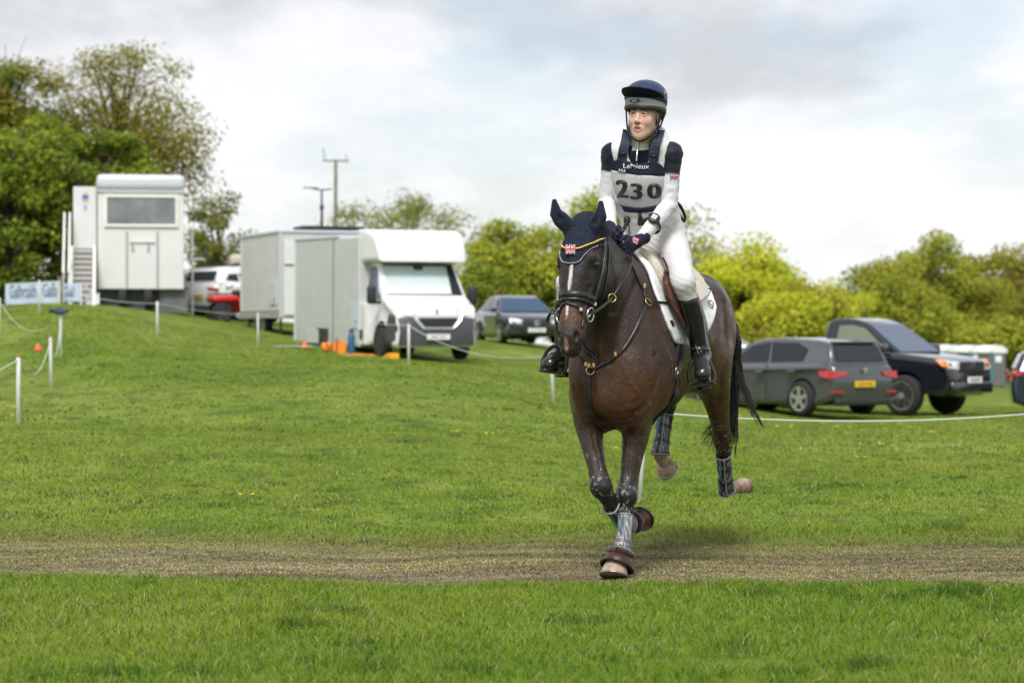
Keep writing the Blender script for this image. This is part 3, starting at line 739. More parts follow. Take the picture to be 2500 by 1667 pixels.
# ------------------------------------------------------------------ motorhome with box body over the cab
VAN_W = mat('van_white', (0.68, 0.69, 0.70), 0.32, coat=.5, var=.02)
PANEL = mat('panel_grey_white', (0.50, 0.51, 0.505), 0.45, var=.04, vscale=2)
PANEL2 = mat('trailer_side', (0.54, 0.535, 0.52), 0.5, var=.05, vscale=2)
ROOFT = mat('roof_trim', (0.52, 0.55, 0.62), 0.4)
SHADE_SCR = mat('silver_screen_cover', (0.62, 0.72, 0.74), 0.25, 0.35, bump=.5, bscale=5)
vp = place(1030, 868, 52.4)
van = thing('motorhome', 'white motorhome van with box body and silvered windscreen', 'van', vp, rad(-90 + 21)); 
van.rotation_euler = (0, rad(1.0), rad(-90 + 21)); van.scale = (1, 1, 1.03)
# x = 0 at the front axle
CABP = lambda x, z: (1 - .10 * max(0, (x - .45) / .5) ** 2) * (1 - .13 * max(0, (z - 1.15) / .9)) 
v, f = inflate([(.98, .38), (1.0, .75), (.93, .98), (.80, 1.12), (.22, 1.32), (-.42, 2.05), (-.62, 2.16), (-1.25, 2.2), (-1.25, .3), (.88, .28)], 1.0, .1, CABP, 4)
cb = obj('cab', v, f, VAN_W, van); cb.data.materials.append(BLACKPL)
cut = []
for sg in (1, -1):
    co = MB().lathe([(.44, -.3), (.44, .3)], c=(0, sg * 1.0, .38), axis='Y', n=32).obj('cutter', BLACKPL); cut.append(co)
cb.parent = None; boolean_cut(cb, cut); cb.parent = van; smooth_angle(cb, 40)
hw = 1.0
ws = MB().plate([(.14, -.84, 1.37), (.14, .84, 1.37), (-.37, .76, 1.98), (-.37, -.76, 1.98)], .022).obj('windscreen', SHADE_SCR, van)
MB().plate([(.17, .62, 1.36), (.17, .86, 1.36), (-.35, .79, 1.97), (-.35, .66, 1.97)], .03).obj('windscreen_edge', GLASS, van)
for a, b, zz, xx in ((-.86, .86, 1.365, .145), (-.78, .78, 1.99, -.375)):
    MB().tube([(xx + .02, a, zz), (xx + .03, b, zz)], .022).obj('windscreen_seal', BLACKPL, van)
MB().box((-.30, 0, 1.94), (.1, .2, .12), bevel=.03).obj('mirror_housing', BLACKPL, van)
for sg in (1, -1):
    MB().plate([(-.08, sg * .955, 1.30), (-.36, sg * .885, 1.86), (-.52, sg * .87, 1.96), (-.92, sg * .87, 1.96), (-.92, sg * .955, 1.27)][::(-1 if sg > 0 else 1)], .012).obj('side_window', GLASSB, van)
    mm = MB().box((.02, sg * 1.16, 1.36), (.16, .2, .38), bevel=.06).obj('wing_mirror', BLACKPL, van, True)
    MB().box((-.02, sg * 1.02, 1.2), (.07, .16, .06)).obj('mirror_arm', BLACKPL, mm)
    hl = MB().plate([(.93, sg * .80, .93), (.97, sg * .50, .88), (.88, sg * .44, 1.02), (.62, sg * .86, 1.20), (.70, sg * .90, 1.12)][::(1 if sg > 0 else -1)], .03).obj('headlight', LAMP, van)
    wheel(van, 0, sg * .88, .345, .22, BLACKPL, 6)
    MB().plate([(.905, sg * .90, .62), (.985, sg * .66, .60), (.985, sg * .66, .70), (.905, sg * .90, .72)][::(1 if sg > 0 else -1)], .03).obj('air_intake', BLACKPL, van)
# dark bumper mask, grille ring and grille
v, f = inflate([(1.03, .32), (1.055, .6), (1.0, .86), (.86, .98), (.62, .98), (.50, .70), (.50, .30)], 1.015, .1, lambda x, z: (1 - .12 * max(0, (x - .45) / .5) ** 2), 4)
bu = obj('front_bumper', v, f, GREYPL, van); bu.data.materials.append(BLACKPL)
co = [MB().lathe([(.44, -.3), (.44, .3)], c=(0, sg * 1.0, .38), axis='Y', n=32).obj('cutter', BLACKPL) for sg in (1, -1)]
bu.parent = None; boolean_cut(bu, co); bu.parent = van; smooth_angle(bu, 40)
MB().plate([(1.05, -.34, .66), (1.05, .34, .66), (1.04, .52, .84), (1.0, .56, .95), (1.0, -.56, .95), (1.04, -.52, .84)], .022).obj('grille_surround', mat('silver_trim', (.62, .63, .66), .3, .5), van)
gr = MB().plate([(1.065, -.30, .70), (1.065, .30, .70), (1.055, .43, .84), (1.03, .44, .89), (1.03, -.44, .89), (1.055, -.43, .84)], .022).obj('grille', INK, van)
for k in range(3): MB().box((1.085 - .004 * k, 0, .74 + .05 * k), (.01, .66 + .08 * k, .012)).obj('grille_bar', GREYPL, gr)
plate_box(van, 1.085, .50, PLATEW, 'SN67 VKT', False)
MB().box((.97, 0, 1.03), (.012, .07, .09), bevel=.004).obj('emblem', CHROME, van)
# luton pod and box body
v, f = inflate([(.06, 2.06), (.02, 2.3), (-.22, 2.62), (-.6, 2.74), (-1.4, 2.76), (-1.4, 2.04)], 1.06, .10, lambda x, z: 1 - .05 * max(0, (x + .6) / .7), 4)
smooth_angle(obj('over_cab_pod', v, f, VAN_W, van), 40)
L0, L1 = -1.06, -6.3
MB().box(((L0 + L1) / 2, 0, 1.43), (L0 - L1, 2.16, 2.36), bevel=.05).obj('box_body', PANEL, van)
MB().box(((L0 + L1) / 2 - .8, 0, 2.63), (L0 - L1 - 1.6, 2.2, .07), bevel=.02).obj('roof_trim', ROOFT, van)
MB().box(((L0 + L1) / 2 + .6, -1.083, 1.43), (.03, .012, 2.3)).obj('panel_seam', GREYPL, van)
for x_ in (L0 - .03, L1 + .05): MB().box((x_, -1.085, 1.43), (.06, .02, 2.34)).obj('corner_trim', VAN_W, van)
MB().box((-.95, -1.0, .75), (.5, .16, .9), bevel=.03).obj('step_panel', VAN_W, van)
hv = MB().box((-.95, -1.085, .52), (.2, .012, .2)).obj('vent', GREYPL, van)
for k in range(4): MB().box((-.95, -1.094, .45 + .045 * k), (.18, .012, .012)).obj('vent_slat', BLACKPL, hv)
hatch = MB().box((-1.45, -1.09, .92), (.5, .02, .55), bevel=.008).obj('service_hatch', mat('hatch_grey', (.5, .54, .58), .5), van)
MB().box((-1.3, -1.105, .78), (.06, .02, .04)).obj('latch', GREYPL, hatch)
for sg in (1, -1):
    wheel(van, -3.9, sg * .96, .345, .22, STEEL, 8)
MB().box((-3.9, -1.085, .36), (.9, .02, .5)).obj('wheel_arch', BLACKPL, van)
MB().box((-4.7, -1.09, .42), (1.0, .02, .3)).obj('skirt', PANEL2, van)

# ------------------------------------------------------------------ box trailer left of the motorhome
tp = place(742, 838, 62.8)
tr = thing('box_trailer', 'tall white box trailer parked left of the motorhome', 'trailer', tp, rad(-90 + 21)); tr.scale = (1.06, 1.06, .93)
MB().box((0, 0, 1.62), (3.6, 2.2, 2.3), bevel=.04).obj('body', PANEL2, tr)
MB().box((0, 0, 2.80), (3.66, 2.26, .09), bevel=.03).obj('roof_trim', ROOFT, tr)
for x_ in (1.8, -1.8):
    MB().box((x_, -1.1, 1.62), (.07, .05, 2.3)).obj('corner_trim', ROOFT, tr)
MB().box((1.812, 0, 1.55), (.03, 2.0, 2.0)).obj('front_panel', VAN_W, tr)
MB().box((1.84, 0, 1.9), (.02, 2.0, .03)).obj('panel_seam', GREYPL, tr)
MB().box((0, -1.112, .58), (3.6, .03, .22)).obj('skirt', mat('skirt_taupe', (.30, .28, .26), .6), tr)
h2 = MB().box((1.2, -1.115, 1.15), (.6, .03, .62), bevel=.008).obj('service_hatch', MATS['hatch_grey'], tr)
MB().box((1.4, -1.14, .96), (.06, .02, .05)).obj('latch', GREYPL, h2)
for x_ in (-.75, -.1):
    for sg in (1, -1): wheel(tr, x_, sg * .92, .3, .19, STEEL, 8)
MB().tube([(1.8, .5, .45), (3.0, 0, .42)], .05).obj('tow_bar', GREYPL, tr)
MB().tube([(1.8, -.5, .45), (3.0, 0, .42)], .05).obj('tow_bar', GREYPL, tr)
for x_ in (-1.6, 1.3): MB().tube([(x_, -.95, .5), (x_, -.95, .02)], .03).obj('steady_leg', GREYPL, tr)
rk = MB().box((1.1, .3, 2.92), (1.0, 1.5, .05), bevel=.01).obj('roof_rack', BLACKPL, tr)
for k in range(5): MB().box((.7 + .2 * k, .3, 2.96), (.04, 1.5, .04)).obj('rack_bar', GREYPL, rk)
ms = MB().tube([(1.2, .1, 2.85), (1.2, .1, 4.0)], [.035, .025]).obj('mast', GREYPL, tr, True)
MB().tube([(1.2, -.15, 4.02), (1.2, .1, 3.97), (1.2, .35, 4.02)], .014, ry=.02).obj('antenna', GREYPL, ms)
MB().box((1.2, -.18, 4.03), (.16, .34, .02)).obj('antenna_plate', GREYPL, ms)
MB().box((1.2, .1, 3.5), (.09, .09, .14), bevel=.02).obj('clamp', GREYPL, ms)

# red quad bike between the white car and the trailer
RED = mat('red_plastic', (.55, .02, .025), .35)
qb = thing('quad_bike', 'red quad bike beside the box trailer', 'quad bike', place(583, 806, 65.6), rad(200))
for x_ in (.55, -.55):
    for sg in (1, -1): wheel(qb, x_, sg * .38, .28, .2, GREYPL, 5)
MB().box((.45, 0, .66), (.75, .85, .2), bevel=.09).obj('front_fender', RED, qb, True)
MB().box((-.5, 0, .68), (.75, .85, .18), bevel=.08).obj('rear_fender', RED, qb, True)
MB().box((0.1, 0, .5), (.9, .4, .4), bevel=.1).obj('engine_cover', RED, qb, True)
MB().box((-.2, 0, .84), (.75, .32, .14), bevel=.06).obj('seat', BLACKPL, qb, True)
MB().tube([(.25, -.36, 1.02), (.32, 0, .92), (.25, .36, 1.02)], .02).obj('handlebar', BLACKPL, qb, True)
MB().box((.5, 0, .8), (.6, .7, .03)).obj('cargo_rack', BLACKPL, qb)
# ------------------------------------------------------------------ white judging cabin on wheels
CAB_W = mat('cabin_white', (0.66, 0.66, 0.66), 0.5, var=.03, vscale=1.5)
CAB_R = mat('cabin_roof', (0.56, 0.57, 0.62), 0.45, var=.05)
SKIRT = mat('skirt_slate', (0.06, 0.075, 0.09), 0.6, var=.2, vscale=3, bump=.3, bscale=6)
WOODW = mat('white_paint', (0.76, 0.75, 0.72), 0.5, var=.05)
CY = 64.0
c0 = P(344, 760, CY); cz = gz(c0.x, CY)
cabn = thing('judging_cabin', 'tall white cabin on a dark skirt with one wide window', 'cabin', (c0.x, CY, cz - .05), rad(9.2))
def cpx(px, py): q = P(px, py, CY); return q.x - c0.x, q.z - cz + .05
xl, zt = cpx(240, 466); xr, zb = cpx(448, 706)
w_ = (xr - xl); D_ = 5.2
MB().box(((xl + xr) / 2, D_ / 2, (zt + zb) / 2), (w_, D_, zt - zb), bevel=.03).obj('body', CAB_W, cabn)
_, zr = cpx(0, 427)
MB().box(((xl + xr) / 2, D_ / 2, (zr + zt) / 2 + .01), (w_ + .06, D_ + .1, zr - zt), bevel=.14).obj('roof', CAB_R, cabn, True)
MB().box(((xl + xr) / 2, -.03, zt - .01), (w_ + .04, .05, .05)).obj('gutter', CAB_R, cabn)
x0, z1 = cpx(263, 482); x1, z0 = cpx(427, 548)
WINM = mat('cabin_glass', (0.16, 0.18, 0.19), 0.12, 0, .8, var=.35, vscale=1.2)
wn = MB().box(((x0 + x1) / 2, -.015, (z0 + z1) / 2), (x1 - x0, .03, z1 - z0)).obj('window', WINM, cabn)
fr = MB()
for a, b, c, d in (((x0 + x1) / 2, z1 + .03, x1 - x0 + .16, .07), ((x0 + x1) / 2, z0 - .03, x1 - x0 + .16, .07), (x0 - .04, (z0 + z1) / 2, .07, z1 - z0), (x1 + .04, (z0 + z1) / 2, .07, z1 - z0)):
    MB().box((a, -.035, b), (c, .05, d)).obj('window_frame', WOODW, wn)
for px_ in (310, 384):
    a, b = cpx(px_, 565); _, d = cpx(px_, 706)
    MB().box((a, -.02, (b + d) / 2), (.05, .03, b - d)).obj('rail', mat('galvanised', (.42, .45, .45), .4, .5), cabn)
a0, b0 = cpx(317, 590); a1, _ = cpx(378, 590)
MB().box(((a0 + a1) / 2, -.03, b0), (a1 - a0, .03, .035)).obj('cross_bar', WOODW, cabn)
for px_ in (324, 362):
    a, b = cpx(px_, 590); MB().box((a, -.03, b - .12), (.05, .03, .24)).obj('bracket', MATS['galvanised'], cabn)
sk = MB().box(((xl + xr) / 2, .35, zb / 2), (w_ - .08, .06, zb)).obj('skirt', SKIRT, cabn)
xs_, _ = cpx(388, 0)
MB().box(((xs_ + xr) / 2 + .05, .22, zb / 2 - .01), (xr - xs_ + .1, .05, zb + .06)).obj('tarpaulin', mat('tarp_grey', (.12, .125, .13), .6, var=.2, vscale=3, bump=.4, bscale=5), cabn)
for px_ in (300, 362):
    a, _ = cpx(px_, 0); wheel(cabn, a, .1, .3, .2, STEEL, 8).rotation_euler = (0, 0, rad(90))
# side door with stickers, standing open beside the front, and the stair
x0, z1 = cpx(181, 456); x1, z0 = cpx(237, 607)
dr = MB().box(((x0 + x1) / 2, .5, (z0 + z1) / 2), (x1 - x0, .5, z1 - z0), bevel=.02).obj('porch', CAB_W, cabn)
a, b = cpx(210, 481); MB().box((a, .242, b), (.16, .012, .1)).obj('sticker', mat('sticker_blue', (.08, .16, .5), .5), dr)
MB().box((a, .24, b + .1), (.1, .012, .05)).obj('sticker', mat('sticker_orange', (.8, .45, .2), .5), dr)
MB().box((a, .24, b - .09), (.14, .012, .05)).obj('sticker', mat('sticker_red', (.75, .3, .3), .5), dr)
a, b = cpx(210, 506); MB().box((a, .24, b), (.07, .012, .16)).obj('sticker', mat('sticker_pale', (.25, .4, .65), .5), dr)
st = thing('stair', 'white open stair leading up to the judging cabin', 'stair', (c0.x + .22, CY - 1.4, cz), rad(9.2))
sx0, sz1 = cpx(176, 610); sx1, sz0 = cpx(236, 752)
n_t = 11
for k in range(n_t):
    t = k / (n_t - 1); zz = .06 + t * (sz1 - .15); yy = t * 1.45
    MB().box(((sx0 + sx1) / 2, yy, zz), (sx1 - sx0 - .12, .2, .10)).obj('tread', mat('tread_grey', (.42, .40, .39), .7), st)
for x_ in (sx0 + .03, sx1 - .03):
    MB().tube([(x_, -.1, 0), (x_, 1.5, sz1)], .05, 6, ry=.08).obj('stringer', WOODW, st)
for x_ in (sx0 - .02, sx0 - .16):
    rl = MB(); rl.tube([(x_, -.05, .9), (x_, 1.5, sz1 + .92)], .028, 6)
    rl.obj('handrail', WOODW, st)
    for t in (.02, .5, .98): MB().tube([(x_, t * 1.5, t * sz1), (x_, t * 1.5, t * sz1 + .9)], .025, 6).obj('baluster', WOODW, st)
# light pole and dish beside the cabin
lp = thing('aerial_pole', 'thin white aerial pole with a dark dish right of the cabin', 'pole', place(470, 765, 66), 0)
MB().tube([(0, 0, 0), (0, 0, 2.3)], .03, 8).obj('pole', WOODW, lp)
MB().tube([(-.3, 0, 1.55), (.35, 0, 1.55)], .025, 6).obj('cross_bar', WOODW, lp)
MB().lathe([(.01, 0), (.13, .05), (.15, .08), (.02, .02)], c=(.3, 0, 1.7), axis='X', n=16).obj('dish', GREYPL, lp, True)

# ------------------------------------------------------------------ banner boards
BAN = mat('banner_pale', (0.56, 0.66, 0.80), 0.5, var=.08, vscale=3)
NAVY_INK = mat('banner_ink', (0.05, 0.09, 0.20), 0.5)
bA, bB = P(14, 0, 64.0), P(142, 0, 61.0)
def banner(label, xa, ya, xb, yb, zlo, zhi, txt, h, txm):
    za, zb_ = gz(xa, ya), gz(xb, yb); L_ = math.hypot(xb - xa, yb - ya)
    r = thing('banner_board', label, 'banner', (xa, ya, za), math.atan2(yb - ya, xb - xa))
    dz = zb_ - za
    b = MB(); b.plate([(0, 0, zlo), (L_, 0, zlo + dz), (L_, 0, zhi + dz), (0, 0, zhi)], .012).obj('board', BAN, r)
    for t in (0.01, .5, .99): MB().tube([(t * L_, .05, t * dz - .1), (t * L_, .05, zhi + t * dz)], .025, 6).obj('stake', WOODW, r)
    v, f = text_faces(txt, h)
    v = [(a + txm * L_, -.022, c + zlo + (zhi - zlo) * .28 + dz * (a + txm * L_) / L_) for a, _, c in v]
    k = [i for i, p in enumerate(v)]
    obj('lettering', v, f, NAVY_INK, r, False)
    return r
banner('pale blue banner board reading Galbraith behind the leftmost posts', bA.x, 64.0, bB.x, 61.0, .02, .56, 'Galbraith', .35, .35)
rr = bpy.data.objects['banner_board']
L_ = math.hypot(bB.x - bA.x, 3.0); v, f = text_faces('Galb', .35)
obj('lettering', [(a + L_ * .86, -.022, c + .17 + (gz(bB.x, 61) - gz(bA.x, 64)) * (a + L_ * .86) / L_) for a, _, c in v], f, NAVY_INK, rr, False)
bC, bD = P(152, 0, 62.5), P(185, 0, 62.0)
banner('small banner board half hidden behind the stair', bC.x, 62.5, bD.x + .1, 62.0, .05, .5, 'Gal', .25, .4)
fpost = MB().box((0, 0, .3), (.12, .12, .75), bevel=.01).obj('fence_post', mat('old_wood', (.14, .11, .085), .9, var=.3, bump=.5), None)
fpost.location = place(147, 735, 61.6); tag(fpost, 'short brown wooden post at the end of the banner board', 'post')

# ------------------------------------------------------------------ utility pole
up = thing('utility_pole', 'weathered wooden utility pole with crossarm behind the motorhome', 'utility pole', place(818, 830, 95), rad(8))
UPW = mat('pole_wood', (0.17, 0.15, 0.11), 0.85, var=.25, vscale=3)
zt_ = P(820, 390, 95).z - up.location.z
MB().tube([(0, 0, 0), (.03, 0, zt_)], [.095, .07], 10).obj('pole', UPW, up, True)
ca = MB().box((.03, 0, zt_ - .05), (1.0, .06, .06)).obj('crossarm', UPW, up)
for x_ in (-.42, .45): MB().lathe([(.02, 0), (.04, .04), (.02, .1), (.045, .14), (.02, .22)], c=(x_, 0, zt_), n=10).obj('insulator', mat('porcelain', (.45, .45, .43), .3), ca)
MB().tube([(-.42, 0, zt_ + .2), (-.47, 0, zt_ + .42)], .02, 6).obj('arcing_horn', GREYPL, ca)

# ------------------------------------------------------------------ portable toilets
TOIL = mat('toilet_grey', (0.14, 0.145, 0.15), 0.6, var=.1); TROOF = mat('toilet_roof', (0.82, 0.83, 0.82), 0.5)
TEAL = mat('toilet_teal', (0.03, 0.22, 0.27), 0.5)
for i, (px_, Y_, lab) in enumerate(((2421, 138, 'grey portable toilet with a white notice, nearest to the right edge'), (2368, 146, 'middle portable toilet of the row behind the pickup bonnet'), (2312, 150, 'portable toilet nearest to the pickup windscreen'))):
    t = thing('portable_toilet', lab, 'toilet', place(px_, 938, Y_), rad(28), 'portable toilets beyond the pickup')
    MB().box((0, 0, 1.05), (1.15, 1.15, 2.1), bevel=.05).obj('cabin', TOIL, t)
    dm = []
    rf = MB(); prof = [(-.64, 1.96), (-.64, 2.08), (-.48, 2.28), (-.2, 2.39), (.2, 2.39), (.48, 2.28), (.64, 2.08), (.64, 1.96)]
    rv = [(x, -.62, z) for x, z in prof] + [(x, .62, z) for x, z in prof]; n_ = len(prof)
    rf.add(rv, [tuple(range(n_)), tuple(range(2 * n_ - 1, n_ - 1, -1))] + [(k, (k + 1) % n_, (k + 1) % n_ + n_, k + n_) for k in range(n_)]).obj('roof', TROOF, t)
    d = MB().box((0, -.585, 1.02), (.78, .03, 1.9), bevel=.01).obj('door', TOIL, t)
    MB().box((0, -.605, 1.62), (.45, .012, .36)).obj('notice', TROOF, d)
    MB().box((-.5, -.6, 1.05), (.12, .05, 2.05)).obj('corner_strip', TEAL, t)

# ------------------------------------------------------------------ roped posts
POSTM = mat('post_white', (0.74, 0.74, 0.76), 0.45, var=.05, vscale=20)
ROPEM = mat('rope_pale', (0.50, 0.56, 0.47), 0.7)
REDCAP = mat('red_cap', (.5, .12, .1), .6)
POSTS = [ # px bottom, py bottom, py top, Y, label, lean
    (45, 1041, 875, 24.9, 'white rope post standing nearest at the left, red tip', 0.0),
    (125, 951, 826, 33.0, 'white rope post second from the front at the left, red tip', -0.004),
    (148, 867, 762, 39.0, 'white rope post with dark cloth tied on top', 0.0),
    (-2, 818, 733, 48.6, 'white rope post cut by the left edge', 0.0),
    (96, 748, 668, 52.0, 'white rope post in front of the Galbraith banner', 0.0),
    (384, 823, 738, 48.6, 'white rope post in front of the cabin tarpaulin', 0.0),
    (630, 847, 768, 52.0, 'white rope post in front of the box trailer', 0.0),
    (998, 892, 790, 41.0, 'white rope post in front of the motorhome bumper', 0.0),
    (1352, 985, 866, 34.5, 'white rope post beside the horse chest under the rider boot', -0.02),
    (1559, 1236, 1003, 17.2, 'leaning white rope post seen between the horse legs', 0.028),
    (2800, 1150, 1040, 21.0, 'white rope post beyond the right edge', 0.0)]
ptop = []
for px_, pb, pt, Y_, lab, lean in POSTS:
    b = P(px_, pb, Y_); z0 = gz(b.x, Y_); h_ = max(.4, (pb - pt) / F_PX * Y_)
    if px_ > 2500: h_ = .75
    r = thing('rope_post', lab, 'post', (b.x, Y_, z0), 0, 'white rope posts')
    r_ = .023 if Y_ > 20 else .0155
    top = Vector((lean * h_ * 3, 0, h_))
    MB().tube([(0, 0, -.1), tuple(top * .98), tuple(top)], [r_, r_, r_ * .7], 10).obj('stake', POSTM, r, True)
    if 'red tip' in lab or px_ == 998: MB().tube([tuple(top * .975), tuple(top * 1.006)], [r_ * 1.08, r_ * .8], 10).obj('tip', REDCAP, r, True)
    ptop.append(Vector((b.x, Y_, z0)) + top)
def rope(a, b, sag, lab, r=.006, drop=.04):
    a = a - Vector((0, 0, drop)); b = b - Vector((0, 0, drop)); pts = []
    for k in range(25):
        t = k / 24; p = a.lerp(b, t); p.z -= sag * 4 * t * (1 - t); p.z = max(p.z, gz(p.x, p.y) + .02); pts.append(p)
    o = MB().tube(pts, r, 6).obj('rope', ROPEM, None, True); tag(o, lab, 'rope', 'ropes between the posts'); return o
rope(ptop[0], ptop[1], .30, 'sagging pale rope from the nearest left post to the next')
rope(ptop[1], ptop[2], .42, 'sagging rope behind the second left post')
rope(ptop[2], ptop[3], .42, 'sagging rope left of the post with the dark cloth')
rope(P(-260, 955, 23), ptop[0], .1, 'rope entering from the left edge to the nearest post')
rope(ptop[3], ptop[4], .15, 'thin rope before the pale banner')
rope(ptop[4], ptop[5], .12, 'thin rope passing in front of the cabin skirt')
rope(ptop[5], ptop[6], .05, 'thin rope between the cabin and the box trailer')
rope(ptop[6], ptop[7], .03, 'thin rope in front of the motorhome wheels')
rope(ptop[7], ptop[8], .22, 'pale rope running right from the motorhome to the horse')
rope(ptop[8], ptop[9], .05, 'rope passing behind the horse')
rope(ptop[9], ptop[10], .12, 'pale rope running right behind the horse past the hatchback', .0085)
cl = MB()
for k in range(7):
    a = random.Random(k); cl.box((-.07 + .03 * k, a.uniform(-.04, .04), a.uniform(-.02, .03)), (.14, .12, .05), Matrix.Rotation(a.uniform(-.6, .6), 3, 'Y'), .02)
clo = cl.obj('cloth', mat('cloth_navy', (.035, .05, .09), .8, var=.4), None, True); clo.location = ptop[2] + Vector((-.05, 0, .02)); tag(clo, 'dark blue cloth bunched on top of a left rope post', 'cloth')

# ------------------------------------------------------------------ small things on the grass
CONE = mat('cone_red', (.75, .10, .05), .5); ORG = mat('orange_plastic', (.8, .24, .03), .5)
def cone(px_, py_, Y_, h, lab):
    r = thing('marker_cone', lab, 'cone', place(px_, py_, Y_))
    MB().lathe([(h * .55, 0), (h * .5, .02), (h * .42, h * .35), (h * .16, h), (h * .1, h)], n=18).obj('cone_body', CONE, r, True)
    MB().lathe([(h * .62, 0), (h * .62, .015), (h * .3, .02)], n=18).obj('base', CONE, r, True)
cone(93, 838, 41, .12, 'low orange red marker cone among the left rope posts')
cone(744, 846, 53.5, .15, 'red marker cone beside the motorhome rear wheel')
og = thing('water_carrier', 'orange rolling water carrier beside the motorhome', 'container', place(797, 850, 51.5), .4)
MB().lathe([(.05, -.2), (.2, -.18), (.22, 0), (.2, .18), (.05, .2)], c=(0, 0, .22), axis='Y', n=18).obj('barrel', ORG, og, True)
MB().tube([(0, -.22, .22), (-.2, -.22, .6), (-.2, .22, .6), (0, .22, .22)], .018).obj('handle', BLACKPL, og, True)
MB().box((-.05, 0, .48), (.2, .3, .14), bevel=.04).obj('cap', BLACKPL, og, True)
og.scale = (.5, .5, .55)
hr = thing('hose_reel', 'green hose on an orange reel beside the motorhome', 'hose reel', place(829, 852, 51.2), .3)
MB().lathe([(.1, -.1), (.17, -.1), (.17, .1), (.1, .1)], c=(0, 0, .22), axis='Y', n=20).obj('hose', mat('hose_green', (.15, .45, .33), .5), hr, True)
for y_ in (-.12, .12): MB().lathe([(.01, y_), (.23, y_), (.23, y_ + .015), (.01, y_ + .015)], c=(0, 0, .22), axis='Y', n=20).obj('reel_side', ORG, hr)
MB().tube([(-.15, -.15, 0), (-.1, -.15, .5), (-.1, .15, .5), (-.15, .15, 0)], .015).obj('frame', BLACKPL, hr)
hr.scale = (.6, .6, .65)
gb = thing('gas_bottle', 'blue gas bottle standing beside the motorhome hatch', 'gas bottle', place(858, 852, 51.2))
MB().lathe([(.14, 0), (.15, .03), (.15, .42), (.12, .5), (.05, .54), (.05, .6)], n=18).obj('bottle', mat('gas_blue', (.03, .1, .22), .45), gb, True)
MB().lathe([(.09, .52), (.1, .53), (.1, .6), (.09, .6)], n=14).obj('collar', GREYPL, gb)
gb.scale = (.5, .5, .9)
wc = thing('levelling_ramp', 'yellow levelling ramp at the motorhome front wheel', 'ramp', place(952, 868, 50.8), rad(-68))
MB().add([(-.3, -.1, 0), (.3, -.1, 0), (.3, .1, 0), (-.3, .1, 0), (.0, -.1, .08), (.3, -.1, .1), (.3, .1, .1), (0, .1, .08)], [(0, 3, 2, 1), (4, 5, 6, 7), (0, 1, 5, 4), (1, 2, 6, 5), (2, 3, 7, 6), (3, 0, 4, 7)]).obj('wedge', mat('ramp_yellow', (.75, .38, .03), .5), wc)
for k in range(4): MB().box((.05 + .07 * k, 0, .095 + .004 * k), (.02, .19, .02)).obj('grip', MATS['ramp_yellow'], wc)
gm = MB().box((0, 0, .012), (1.5, .5, .02), bevel=.005).obj('ground_mat', mat('mat_grey', (.42, .44, .45), .8, var=.1), None); gm.location = place(690, 848, 53); gm.rotation_euler = (0, 0, rad(-12)); tag(gm, 'pale grey mat on the grass in front of the box trailer', 'mat')
lh = thing('loose_strap', 'orange strap lying on the grass before the motorhome', 'strap', place(872, 868, 50.2))
MB().tube([(-.3, 0, .02), (-.1, .05, .03), (.15, -.04, .025), (.35, .03, .02)], .02, 6).obj('strap', ORG, lh)
# dandelions and buttercups
fl = MB(); rg = random.Random(5)
spots = [(30, 1020, 25.5), (604, 1250, 16.7), (1105, 1052, 24), (1200, 1050, 24)] + [(rg.uniform(1800, 2250), rg.uniform(1010, 1045), 0) for _ in range(26)] + [(rg.uniform(1500, 2300), rg.uniform(1060, 1180), 0) for _ in range(7)]
for px_, py_, Y_ in spots:
    if not Y_:
        Y_ = F_PX * 1.32 / (py_ - HY)
    p = place(px_, py_, Y_)
    for q in range(rg.randint(1, 4)):
        fl.lathe([(.003, .0), (.013, .008), (.010, .013)], c=(p[0] + rg.uniform(-.06, .06), p[1] + rg.uniform(-.06, .06), p[2] + .05), n=8)
tag(fl.obj('buttercups', mat('petal_yellow', (.85, .55, .02), .5), None), 'small yellow buttercups dotted over the grass', 'flowers', kind='stuff')
